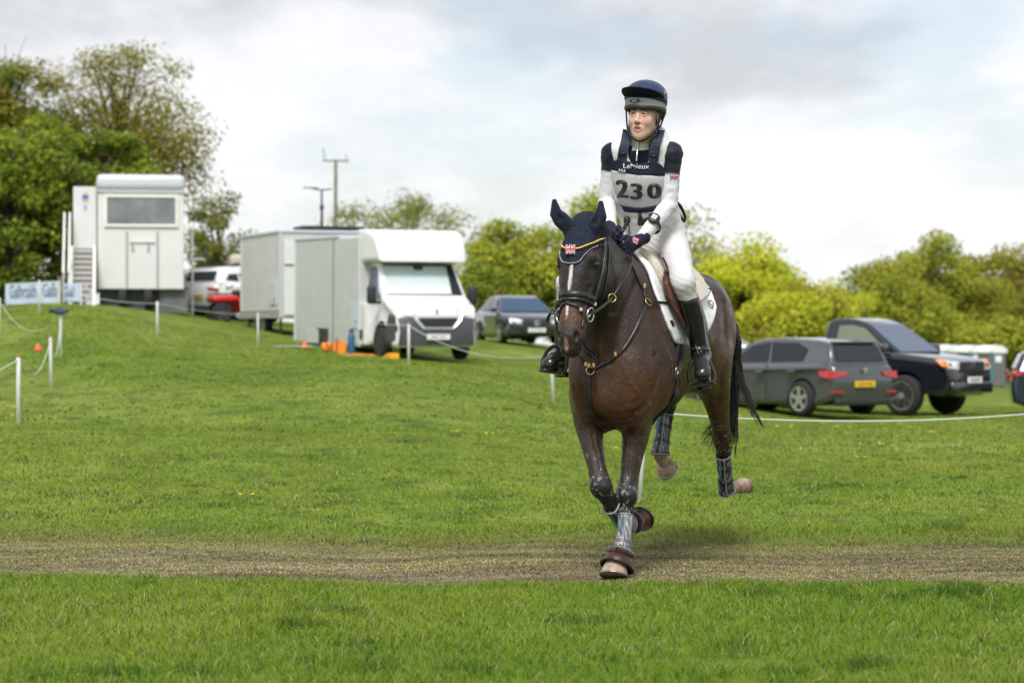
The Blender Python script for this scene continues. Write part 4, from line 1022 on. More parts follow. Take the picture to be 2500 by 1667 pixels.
# ------------------------------------------------------------------ smooth solid modelling: blended shapes on a grid, then surface nets
class Field:
    def __init__(s, lo, hi, h):
        s.lo = np.array(lo, float); s.h = h
        s.n = np.ceil((np.array(hi) - s.lo) / h).astype(int) + 1
        s.d = np.full(s.n, 1.0, np.float32)
    def _sl(s, lo, hi):
        a = np.clip(np.floor((np.array(lo) - s.lo) / s.h).astype(int), 0, s.n)
        b = np.clip(np.ceil((np.array(hi) - s.lo) / s.h).astype(int) + 1, 0, s.n)
        if (b <= a).any(): return None
        sl = tuple(slice(i, j) for i, j in zip(a, b))
        g = [(np.arange(i, j) * s.h + o).astype(np.float32) for i, j, o in zip(a, b, s.lo)]
        return sl, np.meshgrid(*g, indexing='ij')
    def blend(s, sl, d, k, op):
        a = s.d[sl]
        if op == 'u':
            if k <= 0: r = np.minimum(a, d)
            else:
                h = np.maximum(k - np.abs(a - d), 0) / k; r = np.minimum(a, d) - h * h * k * .25
        else:
            d = -d
            if k <= 0: r = np.maximum(a, d)
            else:
                h = np.maximum(k - np.abs(a - d), 0) / k; r = np.maximum(a, d) + h * h * k * .25
        s.d[sl] = r
    def ell(s, c, r, k=.05, rot=None, op='u'):
        c = np.array(c, float); r = np.array(r, float); m = r.max() + k + 2 * s.h
        q = s._sl(c - m, c + m)
        if q is None: return s
        sl, (x, y, z) = q
        x, y, z = x - c[0], y - c[1], z - c[2]
        if rot is not None:
            R = np.array(rot).T
            x, y, z = (R[i, 0] * x + R[i, 1] * y + R[i, 2] * z for i in range(3))
        k0 = np.sqrt((x / r[0]) ** 2 + (y / r[1]) ** 2 + (z / r[2]) ** 2) + 1e-9
        k1 = np.sqrt((x / r[0] ** 2) ** 2 + (y / r[1] ** 2) ** 2 + (z / r[2] ** 2) ** 2) + 1e-9
        s.blend(sl, k0 * (k0 - 1) / k1, k, op); return s
    def sweep(s, pts, ra, rb=None, side=(0, 1, 0), k=.04, op='u'):
        """tapered elliptical limb through pts; rb is the radius along side, ra across it"""
        pts = [np.array(p, float) for p in pts]; n = len(pts)
        ra = [ra] * n if not hasattr(ra, '__len__') else ra
        rb = ra if rb is None else ([rb] * n if not hasattr(rb, '__len__') else rb)
        m = max(max(ra), max(rb)) + k + 2 * s.h
        lo, hi = np.min(pts, 0) - m, np.max(pts, 0) + m
        q = s._sl(lo, hi)
        if q is None: return s
        sl, (x, y, z) = q; best = None
        for i in range(n - 1):
            a, b = pts[i], pts[i + 1]; ab = b - a; L = np.linalg.norm(ab); u = ab / max(L, 1e-9)
            sd = np.array(side, float); sd = sd - u * sd.dot(u); sd /= np.linalg.norm(sd) + 1e-12; e = np.cross(u, sd)
            px, py, pz = x - a[0], y - a[1], z - a[2]
            t = px * u[0] + py * u[1] + pz * u[2]; tc = np.clip(t / L, 0, 1)
            dt = t - tc * L
            A = ra[i] + (ra[i + 1] - ra[i]) * tc; B = rb[i] + (rb[i + 1] - rb[i]) * tc
            da = px * e[0] + py * e[1] + pz * e[2]; db = px * sd[0] + py * sd[1] + pz * sd[2]
            C = np.minimum(A, B)
            k0 = np.sqrt((da / A) ** 2 + (db / B) ** 2 + (dt / C) ** 2) + 1e-9
            k1 = np.sqrt((da / A ** 2) ** 2 + (db / B ** 2) ** 2 + (dt / C ** 2) ** 2) + 1e-9
            d = k0 * (k0 - 1) / k1
            best = d if best is None else np.minimum(best, d)
        s.blend(sl, best, k, op); return s
    def mesh(s, iso=0.0, smooth=2):
        d = s.d - iso; n = np.array(d.shape)
        neg = d < 0
        c = sum(neg[i:n[0] - 1 + i, j:n[1] - 1 + j, k:n[2] - 1 + k].astype(np.int8) for i in (0, 1) for j in (0, 1) for k in (0, 1))
        act = (c > 0) & (c < 8); idx = np.full(act.shape, -1, np.int64); cells = np.argwhere(act); idx[act] = np.arange(len(cells))
        acc = np.zeros((len(cells), 3)); cnt = np.zeros(len(cells))
        I, J, K = cells.T
        cor = {(i, j, k): d[I + i, J + j, K + k] for i in (0, 1) for j in (0, 1) for k in (0, 1)}
        for a in cor:
            for ax in range(3):
                if a[ax]: continue
                b = list(a); b[ax] = 1; b = tuple(b)
                da, db = cor[a], cor[b]; m = (da < 0) != (db < 0)
                t = np.where(m, da / np.where(m, da - db, 1), 0)
                p = np.array(a, float)[None] + np.zeros((len(cells), 1)); p[:, ax] += t
                acc[m] += p[m]; cnt[m] += 1
        v = (cells + acc / cnt[:, None]) * s.h + s.lo
        F = []
        for ax in range(3):
            o1, o2 = (ax + 1) % 3, (ax + 2) % 3
            sl0 = [slice(None)] * 3; sl1 = [slice(None)] * 3; sl0[ax] = slice(0, -1); sl1[ax] = slice(1, None)
            A, B = neg[tuple(sl0)], neg[tuple(sl1)]
            e = np.argwhere(A != B); e = e[(e[:, o1] > 0) & (e[:, o2] > 0) & (e[:, o1] < n[o1] - 1) & (e[:, o2] < n[o2] - 1)]
            def ci(d1, d2):
                q = e.copy(); q[:, o1] -= d1; q[:, o2] -= d2; return idx[q[:, 0], q[:, 1], q[:, 2]]
            quad = np.stack([ci(1, 1), ci(0, 1), ci(0, 0), ci(1, 0)], 1)
            fl = ~A[e[:, 0], e[:, 1], e[:, 2]]
            quad[fl] = quad[fl][:, ::-1]; F.append(quad)
        F = np.concatenate(F); F = F[(F >= 0).all(1)]
        for _ in range(smooth):
            acc = np.zeros_like(v); cn = np.zeros(len(v))
            for i in range(4):
                a, b = F[:, i], F[:, (i + 1) % 4]
                np.add.at(acc, a, v[b]); np.add.at(cn, a, 1); np.add.at(acc, b, v[a]); np.add.at(cn, b, 1)
            v = v * .45 + .55 * acc / np.maximum(cn, 1)[:, None]
        return v, F
def vnormals(v, F):
    n = np.zeros_like(v); fn = np.cross(v[F[:, 2]] - v[F[:, 0]], v[F[:, 3]] - v[F[:, 1]])
    for i in range(4): np.add.at(n, F[:, i], fn)
    return -n / (np.linalg.norm(n, axis=1)[:, None] + 1e-12)
def n3(v, s, seed=0):
    return (vnoise(v[:, 0] + .6 * v[:, 1], v[:, 2] + .2 * v[:, 1], s, seed) + vnoise(v[:, 1] - .5 * v[:, 2], v[:, 0] + .3 * v[:, 2], s, seed + 5)) * .6
def line_dist(v, pts):
    best = np.full(len(v), 1e9)
    for a, b in zip(pts, pts[1:]):
        a, b = np.array(a), np.array(b); ab = b - a; t = np.clip(((v - a) @ ab) / (ab @ ab + 1e-12), 0, 1)
        best = np.minimum(best, np.linalg.norm(v - a - t[:, None] * ab, axis=1))
    return best
def rot_yz(axis, deg):
    return np.array(Matrix.Rotation(rad(deg), 3, axis))
# ------------------------------------------------------------------ the horse: local axes s = forward, l = its left, z = up
HX, HYY = 0.632, 12.467
CS, SN = math.cos(rad(20)), math.sin(rad(20))
def hw_arr(q):
    q = np.asarray(q, float); s, l, z = q[..., 0], q[..., 1], q[..., 2]
    return np.stack([HX - SN * s + CS * l, HYY - CS * s - SN * l, z], -1)
def Hw(s, l, z): return Vector((HX - SN * s + CS * l, HYY - CS * s - SN * l, z))
def HL(px, py, s):
    """horse-local point on the sight line of photo pixel (px, py) at station s"""
    k = (px - CX) / F_PX
    l = (k * (HYY - CS * s) - HX + SN * s) / (CS + SN * k)
    Y = HYY - CS * s - SN * l
    return np.array([s, l, CAM_H - (py - HY) / F_PX * Y])
horse = thing('horse', 'dark bay horse cantering towards the camera, white stripe on its face', 'horse', (HX, HYY, 0))

LF = [HL(1558, 985, .18), HL(1554, 1050, .24), HL(1545, 1105, .28), HL(1537, 1160, .32), HL(1529, 1212, .36), HL(1527, 1258, .385), HL(1525, 1300, .41), HL(1519, 1342, .435), HL(1509, 1374, .465)]
RF = [HL(1432, 970, .22), HL(1436, 1035, .31), HL(1446, 1090, .39), HL(1458, 1142, .455), HL(1468, 1188, .49), HL(1492, 1232, .42), HL(1512, 1262, .31), HL(1534, 1283, .19), HL(1552, 1272, .11)]
LH = [HL(1725, 870, -.78), HL(1744, 940, -.94), HL(1752, 990, -1.04), HL(1760, 1035, -1.13), HL(1763, 1068, -1.19), HL(1766, 1110, -1.235), HL(1770, 1155, -1.30), HL(1774, 1196, -1.355), HL(1797, 1190, -1.43)]
RH = [HL(1680, 860, -.62), HL(1660, 910, -.74), HL(1645, 950, -.85), HL(1634, 975, -.92), HL(1629, 990, -.955), HL(1622, 1025, -.93), HL(1617, 1065, -.90), HL(1611, 1108, -.87), HL(1620, 1128, -.93)]
POLL = HL(1420, 548, .72); NOSE = HL(1382, 852, .93)
ha = NOSE - POLL; HLEN = np.linalg.norm(ha); ha = ha / HLEN
hl_ = np.array([0.10, 1, 0.0]); hl_ = hl_ - ha * hl_.dot(ha); hl_ /= np.linalg.norm(hl_); hn = np.cross(hl_, ha)
if hn[0] < 0: hn = -hn
def HD(u, n, l): return POLL + ha * (u * HLEN) + hn * n + hl_ * l      # head frame: u 0..1 poll to nose, n out of the face, l to its left

def build_horse_body():
    F = Field((-1.66, -.5, -.03), (1.12, .5, 1.9), .0085)
    E, S = F.ell, F.sweep
    # trunk
    E((-.30, 0, 1.165), (.66, .270, .315), 0)
    E((-.28, 0, 1.36), (.56, .165, .215), .12)
    E((-.62, 0, 1.235), (.46, .245, .29), .1)
    E((.16, 0, 1.13), (.36, .205, .34), .12)
    E((.02, 0, 1.46), (.34, .085, .15), .12)               # withers
    E((-.45, 0, 1.42), (.4, .15, .13), .1)                 # back
    E((-.90, 0, 1.29), (.40, .225, .27), .12)             # croup
    for g in (1, -1):
        E((-.98, g * .115, 1.20), (.27, .150, .31), .08)   # buttock
        E((-.76, g * .15, 1.16), (.24, .120, .26), .08, rot_yz('Y', -25))   # thigh
        E((-.78, g * .18, 1.36), (.16, .085, .12), .1)     # point of hip
        E((.25, g * .140, 1.10), (.20, .09, .27), .07, rot_yz('Y', 22)); E((.12, g * .085, 1.36), (.13, .06, .2), .07, rot_yz('Y', 22))     # shoulder
        E((.16, g * .160, 0.99), (.20, .09, .17), .07)     # upper arm
        E((.40, g * .095, 1.00), (.13, .115, .18), .07)    # breast
        E((.36, g * .10, 0.87), (.12, .085, .13), .07)     # breast lower
    E((.30, 0, .90), (.22, .14, .16), .08)
    # neck
    S([(.16, 0, 1.25), (.36, -.005, 1.36), (.54, -.02, 1.50), POLL + ha * .10 - hn * .13], [.28, .235, .175, .125], [.145, .125, .10, .08], k=.1)
    S([(-.02, 0, 1.48), (.28, 0, 1.53), (.52, -.02, 1.64), POLL + np.array([-.08, 0, -.03])], [.10, .085, .075, .065], [.07, .055, .05, .05], k=.1)
    # head
    S([HD(.0, -.075, 0), HD(.17, -.075, 0), HD(.32, -.082, 0), HD(.46, -.085, 0), HD(.62, -.065, 0), HD(.76, -.052, 0), HD(.88, -.048, 0), HD(.965, -.05, 0)],
      [.085, .115, .125, .118, .086, .068, .064, .050], [.088, .104, .107, .090, .073, .065, .066, .053], side=hl_, k=.05)
    S([HD(.02, -.01, 0), HD(.22, .022, 0), HD(.40, .018, 0), HD(.60, .002, 0), HD(.80, -.01, 0), HD(.9, -.02, 0)], [.035, .035, .032, .03, .028, .025], [.05, .072, .06, .046, .042, .036], side=hl_, k=.035)
    for g in (1, -1):
        E(HD(.36, -.125, g * .052), (.115, .042, .115), .03)                      # cheek
        E(HD(.27, -.012, g * .083), (.042, .028, .034), .025)                     # brow
        E(HD(.315, -.016, g * .094), (.021, .015, .019), .008)                    # eyelid
        S([HD(.38, -.028, g * .080), HD(.58, -.042, g * .064)], [.012, .008], [.012, .008], k=.02)   # facial crest
        E(HD(.89, -.028, g * .042), (.033, .022, .032), .02)                      # nostril wing
        E(HD(.895, -.006, g * .044), (.016, .014, .024), .008, op='s')             # nostril
    E(HD(.965, -.075, 0), (.04, .042, .034), .02)                                 # lower lip
    S([HD(.985, -.058, -.045), HD(.975, -.052, 0), HD(.985, -.058, .045)], .006, .006, side=hn, k=.006, op='s')
    S([HD(.955, .005, 0), HD(.99, -.02, 0)], [.004, .006], k=.01, op='s')
    # legs
    def fore(p):
        S(p[:5], [.125, .098, .075, .058, .058], [.085, .068, .053, .045, .052], k=.05)
        S(p[4:], [.054, .040, .036, .044, .034], [.050, .034, .030, .038, .034], k=.022)
        kn = p[4]; E(kn + np.array([.012, 0, 0]), (.042, .046, .055), .02)
        e = p[7] - p[6]; E(p[7] - np.array([.02, 0, .0]), (.036, .034, .032), .02)
    fore(LF); fore(RF)
    def hind(p):
        S(p[:5], [.19, .115, .085, .062, .060], [.12, .085, .065, .05, .048], k=.06)
        S(p[4:], [.060, .042, .038, .044, .034], [.048, .036, .031, .038, .032], k=.022)
        q = p[4]; E(q + np.array([-.045, 0, .03]), (.035, .026, .05), .025)
    hind(LH); hind(RH)
    E(HL(1655, 865, -.58), (.11, .09, .12), .08); E(HL(1708, 838, -.68), (.13, .085, .15), .08)
    # muscle lines
    for g in (1, -1):
        S([(.36, g * .02, 1.12), (.42, g * .012, 1.0), (.40, g * .01, .86)], .012, .010, k=.04, op='s')
        S([(.05, g * .26, 1.15), (.06, g * .26, 1.02), (.0, g * .25, .92)], .01, .01, k=.06, op='s')
        pass
        S([(-1.12, g * .20, 1.2), (-1.02, g * .24, 1.0)], .014, .014, k=.05, op='s')
    return F.mesh(smooth=3)
hv, hf = build_horse_body()
EYEO = Vector((0, 0, CAM_H))
def to_local(p):
    dx, dy = p.x - HX, p.y - HYY; return np.array([-dx * SN - dy * CS, dx * CS - dy * SN, p.z])
def sculpt():
    global hv
    nr = vnormals(hv, hf); sg = 1 if (nr * (hv - np.array([-.1, 0, 1.2]))).sum(1).mean() > 0 else -1; nr *= sg
    t = BVHTree.FromPolygons([Vector(p) for p in hw_arr(hv)], hf.tolist()); d = np.zeros(len(hv))
    def cast(px):
        out = []
        for x, y in px:
            h = t.ray_cast(EYEO, (P(x, y, 10.0) - EYEO).normalized())[0]
            if h is not None: out.append(to_local(h))
        return out
    for px, dep, w, mir in (
        ([(1552, 690), (1528, 750), (1506, 820), (1490, 885)], .011, .022, True), ([(1440, 870), (1446, 950), (1468, 1030)], .014, .022, False),
        ([(1515, 1045), (1545, 1010), (1580, 985), (1592, 950)], .011, .016, False), ([(1402, 950), (1425, 995), (1465, 1032)], .010, .016, False),
        ([(1592, 975), (1606, 925), (1598, 870)], .009, .02, True), ([(1476, 740), (1466, 800), (1455, 862)], .010, .016, False),
        ([(1768, 740), (1775, 830), (1760, 920), (1756, 980)], .010, .022, False), ([(1722, 800), (1738, 860), (1736, 930)], .007, .02, False),
        ([(1536, 1060), (1533, 1120), (1530, 1170)], .005, .010, False), ([(1447, 1060), (1460, 1120), (1468, 1160)], .005, .010, False),
        ([(1440, 700), (1430, 735), (1415, 770)], .005, .010, False), ([(1376, 700), (1371, 745), (1366, 780)], .004, .010, False),
        ([(1522, 1195), (1534, 1200), (1545, 1192)], .004, .006, False), ([(1512, 1236), (1528, 1242), (1544, 1234)], .005, .007, False),
        ([(1640, 860), (1648, 905), (1636, 950)], .006, .02, False), ([(1490, 640), (1500, 700), (1494, 760)], .007, .018, False)):
        q = cast(px)
        if len(q) < 2: continue
        d -= dep * np.exp(-(line_dist(hv, q) / w) ** 2)
        if mir: d -= dep * np.exp(-(line_dist(hv, [p * np.array([1, -1, 1]) for p in q]) / w) ** 2)
    trunk = np.clip((hv[:, 2] - .55) / .2, 0, 1)
    d += trunk * (.0042 * n3(hv, .11, 51) + .0018 * n3(hv, .045, 52)) + .0008 * n3(hv, .02, 53)
    # skin wrinkles behind the elbow and over the breast
    for c, r in ((np.array([.10, .22, .95]), .12), (np.array([.38, .10, .84]), .10), (np.array([.38, -.10, .84]), .10)):
        m = np.exp(-(np.linalg.norm(hv - c, axis=1) / r) ** 2); d += m * .0028 * np.sin(150 * (hv[:, 2] * .8 + hv[:, 0] * .6 + .02 * n3(hv, .06, 54)))
    # veins
    for px in ([(1560, 960), (1535, 930), (1520, 890), (1525, 850)], [(1420, 940), (1412, 900), (1418, 870)], [(1640, 880), (1668, 900), (1690, 905)], [(1550, 1080), (1540, 1040), (1552, 1010)], [(1425, 790), (1432, 760), (1428, 740)]):
        q = cast(px)
        if len(q) > 1: d += .0035 * np.exp(-(line_dist(hv, q) / .006) ** 2)
    hv = hv + nr * d[:, None]
sculpt()

def coat_colour(v):
    s, l, z = v.T
    n = len(v); c = np.zeros((n, 3))
    bay = np.array([.037, .0152, .007]); dark = np.array([.0088, .0054, .0042]); red = np.array([.090, .035, .014]); black = np.array([.007, .0065, .0068])
    nz = .5 * vnoise(s + 3 * l, z, .16, 21) + .3 * vnoise(s, z + l * 2, .06, 22) + .2 * vnoise(s * 2, z, .02, 23)
    t = np.clip(.42 + .55 * nz + 1.0 * (.12 - np.abs(z - 1.0)), 0, 1)
    c[:] = bay
    c += (red - bay) * t[:, None] * .7
    fr = np.clip((s - .28) / .3, 0, 1) * np.clip((z - 1.0) / .25, 0, 1); c += (dark - c) * (fr * .88)[:, None]      # neck, darker
    top = np.clip((z - 1.36) / .2, 0, 1); c += (dark * 1.3 - c) * (top * .7)[:, None]
    # black points
    for p, a, b in ((LF, 1.5, 4.2), (RF, 1.5, 4.2), (LH, 2.2, 4.6), (RH, 1.6, 3.0)):
        best = np.full(n, 1e9); par = np.zeros(n)
        for i in range(len(p) - 1):
            ab = p[i + 1] - p[i]; tt = np.clip(((v - p[i]) @ ab) / (ab @ ab), 0, 1)
            d = np.linalg.norm(v - p[i] - tt[:, None] * ab, axis=1); m = d < best
            best[m] = d[m]; par[m] = i + tt[m]
        w = np.clip((par - a) / (b - a) + .18 * nz, 0, 1) * (best < .16)
        c += (black - c) * w[:, None]
        if p is LH or p is RH:
            pale = np.clip((par - 6.75) / .35, 0, 1) * (best < .1); c += (np.array([.30, .23, .185]) - c) * pale[:, None]
    # head
    rel = v - POLL; u = rel @ ha / HLEN; nn = rel @ hn; ll = rel @ hl_
    hd = (s > .62) & (nn > -.24) & (u > -.05) & (z < 1.85)
    mz = np.clip((u - .80) / .1, 0, 1) * hd; c += (np.array([.018, .014, .013]) - c) * (mz * .92)[:, None]
    bn = np.clip(1 - np.abs(u - .74) / .14, 0, 1) * hd * (nn > -.09); c += (np.array([.12, .046, .02]) - c) * (bn * .75)[:, None]
    hw_ = np.interp(u, [.30, .36, .5, .58, .66, .74, .80], [.0, .009, .011, .008, .010, .007, .0]); off = np.interp(u, [.3, .5, .8], [.004, -.004, -.008])
    bl = np.clip((hw_ - np.abs(ll - off)) / .006, 0, 1) * hd * (nn > -.03) * (u > .3) * (u < .81); c += (np.array([.62, .60, .57]) - c) * bl[:, None]
    sn = np.clip(1 - np.hypot((u - .965) / .06, (ll + .002) / .013), 0, 1) * 2.5 * hd * (nn > -.06); sn = np.clip(sn, 0, 1); c += (np.array([.26, .13, .105]) - c) * sn[:, None]
    eye = hd & (np.minimum(np.linalg.norm(v - HD(.315, -.02, .09), axis=1), np.linalg.norm(v - HD(.315, -.02, -.09), axis=1)) < .045); c[eye] *= .5
    c *= (1 + .22 * nz + .14 * np.random.default_rng(3).standard_normal(n) * .7 + .16 * vnoise(s * 4 + l * 4, z * .5, .018, 24))[:, None]
    # sweat and mud flecks on the legs
    fle = (vnoise(s * 3 + l * 5, z * .8, .014, 31) * .6 + vnoise(s * 2 + l * 2, z * .5, .009, 32)) > .78
    fle &= (z < .62) | ((z < .75) & (s < -.9)); c[fle] = c[fle] * .3 + np.array([.32, .31, .29]) * .7
    sp = (np.linalg.norm((v - HL(1533, 907, .40)) * np.array([.3, 1, 1.6]), axis=1) < .012); c[sp] = (.55, .53, .5)
    sp = (np.linalg.norm((v - HL(1408, 938, .36)) * np.array([.3, 1.6, .6]), axis=1) < .008); c[sp] = (.45, .43, .4)
    return np.clip(c, 0, 1)

def vcol_mat(name, rough, spec, bump=.25, bscale=(60, 60, 18), coat=0, sheen=0, dist=.004):
    m = bpy.data.materials.new(name); m.use_nodes = True; N, L = m.node_tree.nodes, m.node_tree.links
    b = N['Principled BSDF']; b.inputs['Roughness'].default_value = rough; b.inputs['Specular IOR Level'].default_value = spec
    if coat: b.inputs['Coat Weight'].default_value = coat; b.inputs['Coat Roughness'].default_value = .25
    if sheen: b.inputs['Sheen Weight'].default_value = sheen
    a = N.new('ShaderNodeAttribute'); a.attribute_name = 'Col'; L.new(a.outputs['Color'], b.inputs['Base Color'])
    tc = N.new('ShaderNodeTexCoord'); mp = N.new('ShaderNodeMapping'); mp.inputs['Scale'].default_value = bscale; L.new(tc.outputs['Object'], mp.inputs[0])
    n = N.new('ShaderNodeTexNoise'); n.inputs['Scale'].default_value = 1.0; n.inputs['Detail'].default_value = 4; L.new(mp.outputs[0], n.inputs[0])
    bp = N.new('ShaderNodeBump'); bp.inputs['Strength'].default_value = bump; bp.inputs['Distance'].default_value = dist
    L.new(n.outputs['Fac'], bp.inputs['Height']); L.new(bp.outputs[0], b.inputs['Normal'])
    rr = N.new('ShaderNodeMapRange'); rr.inputs[1].default_value = .35; rr.inputs[2].default_value = .65; rr.inputs[3].default_value = rough - .16; rr.inputs[4].default_value = rough + .2
    n2 = N.new('ShaderNodeTexNoise'); n2.inputs['Scale'].default_value = 7; n2.inputs['Detail'].default_value = 5; L.new(tc.outputs['Object'], n2.inputs[0])
    L.new(n2.outputs['Fac'], rr.inputs[0]); L.new(rr.outputs[0], b.inputs['Roughness'])
    return m
COAT = vcol_mat('bay_coat', .38, .45, .9, (160, 160, 45), dist=.006)
H_LOC = np.array([HX, HYY, 0.0])
def sdf_obj(name, v, f, m, parent, col=None, to_world=hw_arr, loc=H_LOC):
    o = mesh_np(name, (to_world(v) - loc) if to_world else v - loc, [f], m, col, True); o.parent = parent; return o
hcol = coat_colour(hv)
hbody = sdf_obj('body', hv, hf[:, ::-1], COAT, horse, hcol)
_hvw = hw_arr(hv)
HBVH = BVHTree.FromPolygons([Vector(p) for p in _hvw], hf.tolist())
def ray_to(bvh, px, py):
    d = (P(px, py, 10.0) - EYEO).normalized(); return bvh.ray_cast(EYEO, d)
def on_horse(px, py, off=.004, bvh=None):
    loc, nrm, _, _ = ray_to(bvh or HBVH, px, py)
    if loc is None: return None
    if nrm.dot(loc - EYEO) > 0: nrm = -nrm
    return loc + nrm * off, nrm
# eyes
EYEM = mat('horse_eye', (.012, .008, .006), .06, 0, .9)
for g in (1, -1):
    c = Hw(*HD(.320, -.013, g * .0930)); bm = bmesh.new(); bmesh.ops.create_uvsphere(bm, u_segments=16, v_segments=12, radius=.0195); bm.verts.index_update()
    obj('eye', [v.co + c for v in bm.verts], [[q.index for q in f.verts] for f in bm.faces], EYEM, horse, True, world=True); bm.free()
# hooves
HOOFM = mat('hoof_horn', (.36, .26, .18), .55, var=.3, vscale=25, bump=.3, bscale=40); SHOE = mat('horse_shoe', (.3, .3, .31), .35, .8)
def hoof(top, bot, fwd, r=.062, col=HOOFM):
    """top: coronet centre, bot: middle of the sole, fwd: towards the toe (local)"""
    top, bot, fwd = (np.array(a, float) for a in (top, bot, fwd)); ax = bot - top; ax /= np.linalg.norm(ax)
    fwd = fwd - ax * fwd.dot(ax); fwd /= np.linalg.norm(fwd); sd = np.cross(ax, fwd); v = []; n = 22
    rings = [(-.06, .70), (0.0, .80), (.08, .86), (.5, .95), (.97, 1.05), (1.0, 1.03)]; H = np.linalg.norm(bot - top)
    for t, k in rings:
        for i in range(n):
            a = 2 * math.pi * i / n; ca, sa = math.cos(a), math.sin(a)
            rf = r * k * (1.05 if ca > 0 else .82); v.append(top + ax * (t * H) + fwd * (ca * rf + .012 * t) + sd * (sa * r * k))
    f = [(i * n + k, i * n + (k + 1) % n, (i + 1) * n + (k + 1) % n, (i + 1) * n + k) for i in range(len(rings) - 1) for k in range(n)]
    f += [tuple(range(n))[::-1], tuple((len(rings) - 1) * n + k for k in range(n))]
    o = MB().add(hw_arr(np.array(v)), f).obj('hoof', col, horse, True, world=True)
    sv = []
    for i in range(15):
        a = rad(-125 + 250 * i / 14); p = bot + fwd * (math.cos(a) * r * 1.05 + .012) + sd * (math.sin(a) * r * 1.02); sv.append(Hw(*p))
    MB().tube(sv, .008, 6, ry=.006).obj('shoe', SHOE, o, True, world=True)
    return o
lfh = HL(1503, 1392, .475)
hoof(HL(1505, 1374, .462), np.array([.49, lfh[1], .012]), (1, -.05, 0), .066)
def air_hoof(p, q, d, ln=.075, r=.06, col=HOOFM):
    d = np.array(d, float); d /= np.linalg.norm(d)
    hoof(np.array(p) + d * .01, np.array(p) + d * (.01 + ln), q, r, col)
DARKHOOF = mat('hoof_dark', (.12, .085, .06), .5, var=.3, vscale=25)
air_hoof(RF[8], (.3, 0, -1), HL(1566, 1262, .035) - RF[8], .075, .056, DARKHOOF)
air_hoof(LH[8], (0, .1, -1), HL(1818, 1176, -1.50) - LH[8], .07, .049)
air_hoof(RH[8], (1, 0, -.3), HL(1628, 1140, -.965) - RH[8], .045, .055)
# ------------------------------------------------------------------ tail and mane
HAIRM = mat('black_hair', (.012, .010, .009), .45, 0, .35, var=.3, vscale=12)
rt = random.Random(12)
def hair_tail():
    m = MB()
    dock = np.array([-1.16, .03, 1.33])
    for k in range(330):
        g = rt.gauss; u = rt.random(); w = lambda a: rt.uniform(-a, a)
        p0 = dock + np.array([w(.03), w(.035), w(.03)])
        if u < .70:
            e = rt.uniform(960, 1120)
            p = [p0, HL(1782 + w(5), 790, -1.25 + w(.02)), HL(1797 + w(9), 850, -1.27 + w(.04)), HL(1790 + w(13), (850 + e) / 2, -1.27 + w(.05)), HL(1782 + w(20), e, -1.25 + w(.08))]
        elif u < .80:
            e = rt.uniform(.5, 1.0)
            p = [p0, HL(1782 + w(4), 790, -1.25), HL(1799 + w(5), 870, -1.28), HL(1800 + 26 * e + w(5), 960, -1.28), HL(1800 + 62 * e + w(6), 960 + 85 * e, -1.28)]
        elif u < .97:
            e = rt.uniform(1050, 1110)
            p = [p0, HL(1780 + w(5), 790, -1.25), HL(1788 + w(8), 900, -1.30), HL(1757 + w(12), 1010, -1.34 + w(.03)), HL(1728 + w(22), e, -1.34 + w(.04))]
        else:
            p = [p0, HL(1784, 775, -1.24), HL(1800 + w(3), 830, -1.27), HL(1801 + w(5), 880, -1.27), HL(1797 + w(5), 930, -1.27)]
        pts = catmull(p, 6); r0 = rt.uniform(.003, .007); n = len(pts); ph, am = rt.uniform(0, 6), rt.uniform(.003, .012)
        pts = [q + Vector((0, am * math.sin(ph + i * .55), am * .3 * math.cos(i * .6))) for i, q in enumerate(pts)]
        m.tube([Hw(*q) for q in pts], [r0 * (1 - .85 * (i / (n - 1)) ** 1.4) for i in range(n)], 4)
    return m.obj('tail', HAIRM, horse, True, world=True)
hair_tail()
for k in range(8):
    t = k / 9; c = np.array([.06, 0, 1.6]) * (1 - t) + (POLL + np.array([-.05, 0, .05])) * t
    hit = HBVH.ray_cast(Hw(c[0], -.015, c[2] + .4), Vector((0, 0, -1)))[0]
    m = MB().lathe([(.004, -.03), (.017, -.012), (.02, .002), (.014, .016), (.003, .022)], n=10)
    o = m.obj('plait', HAIRM, horse, True); o.location = hit - horse.location + Vector((0, 0, .004))

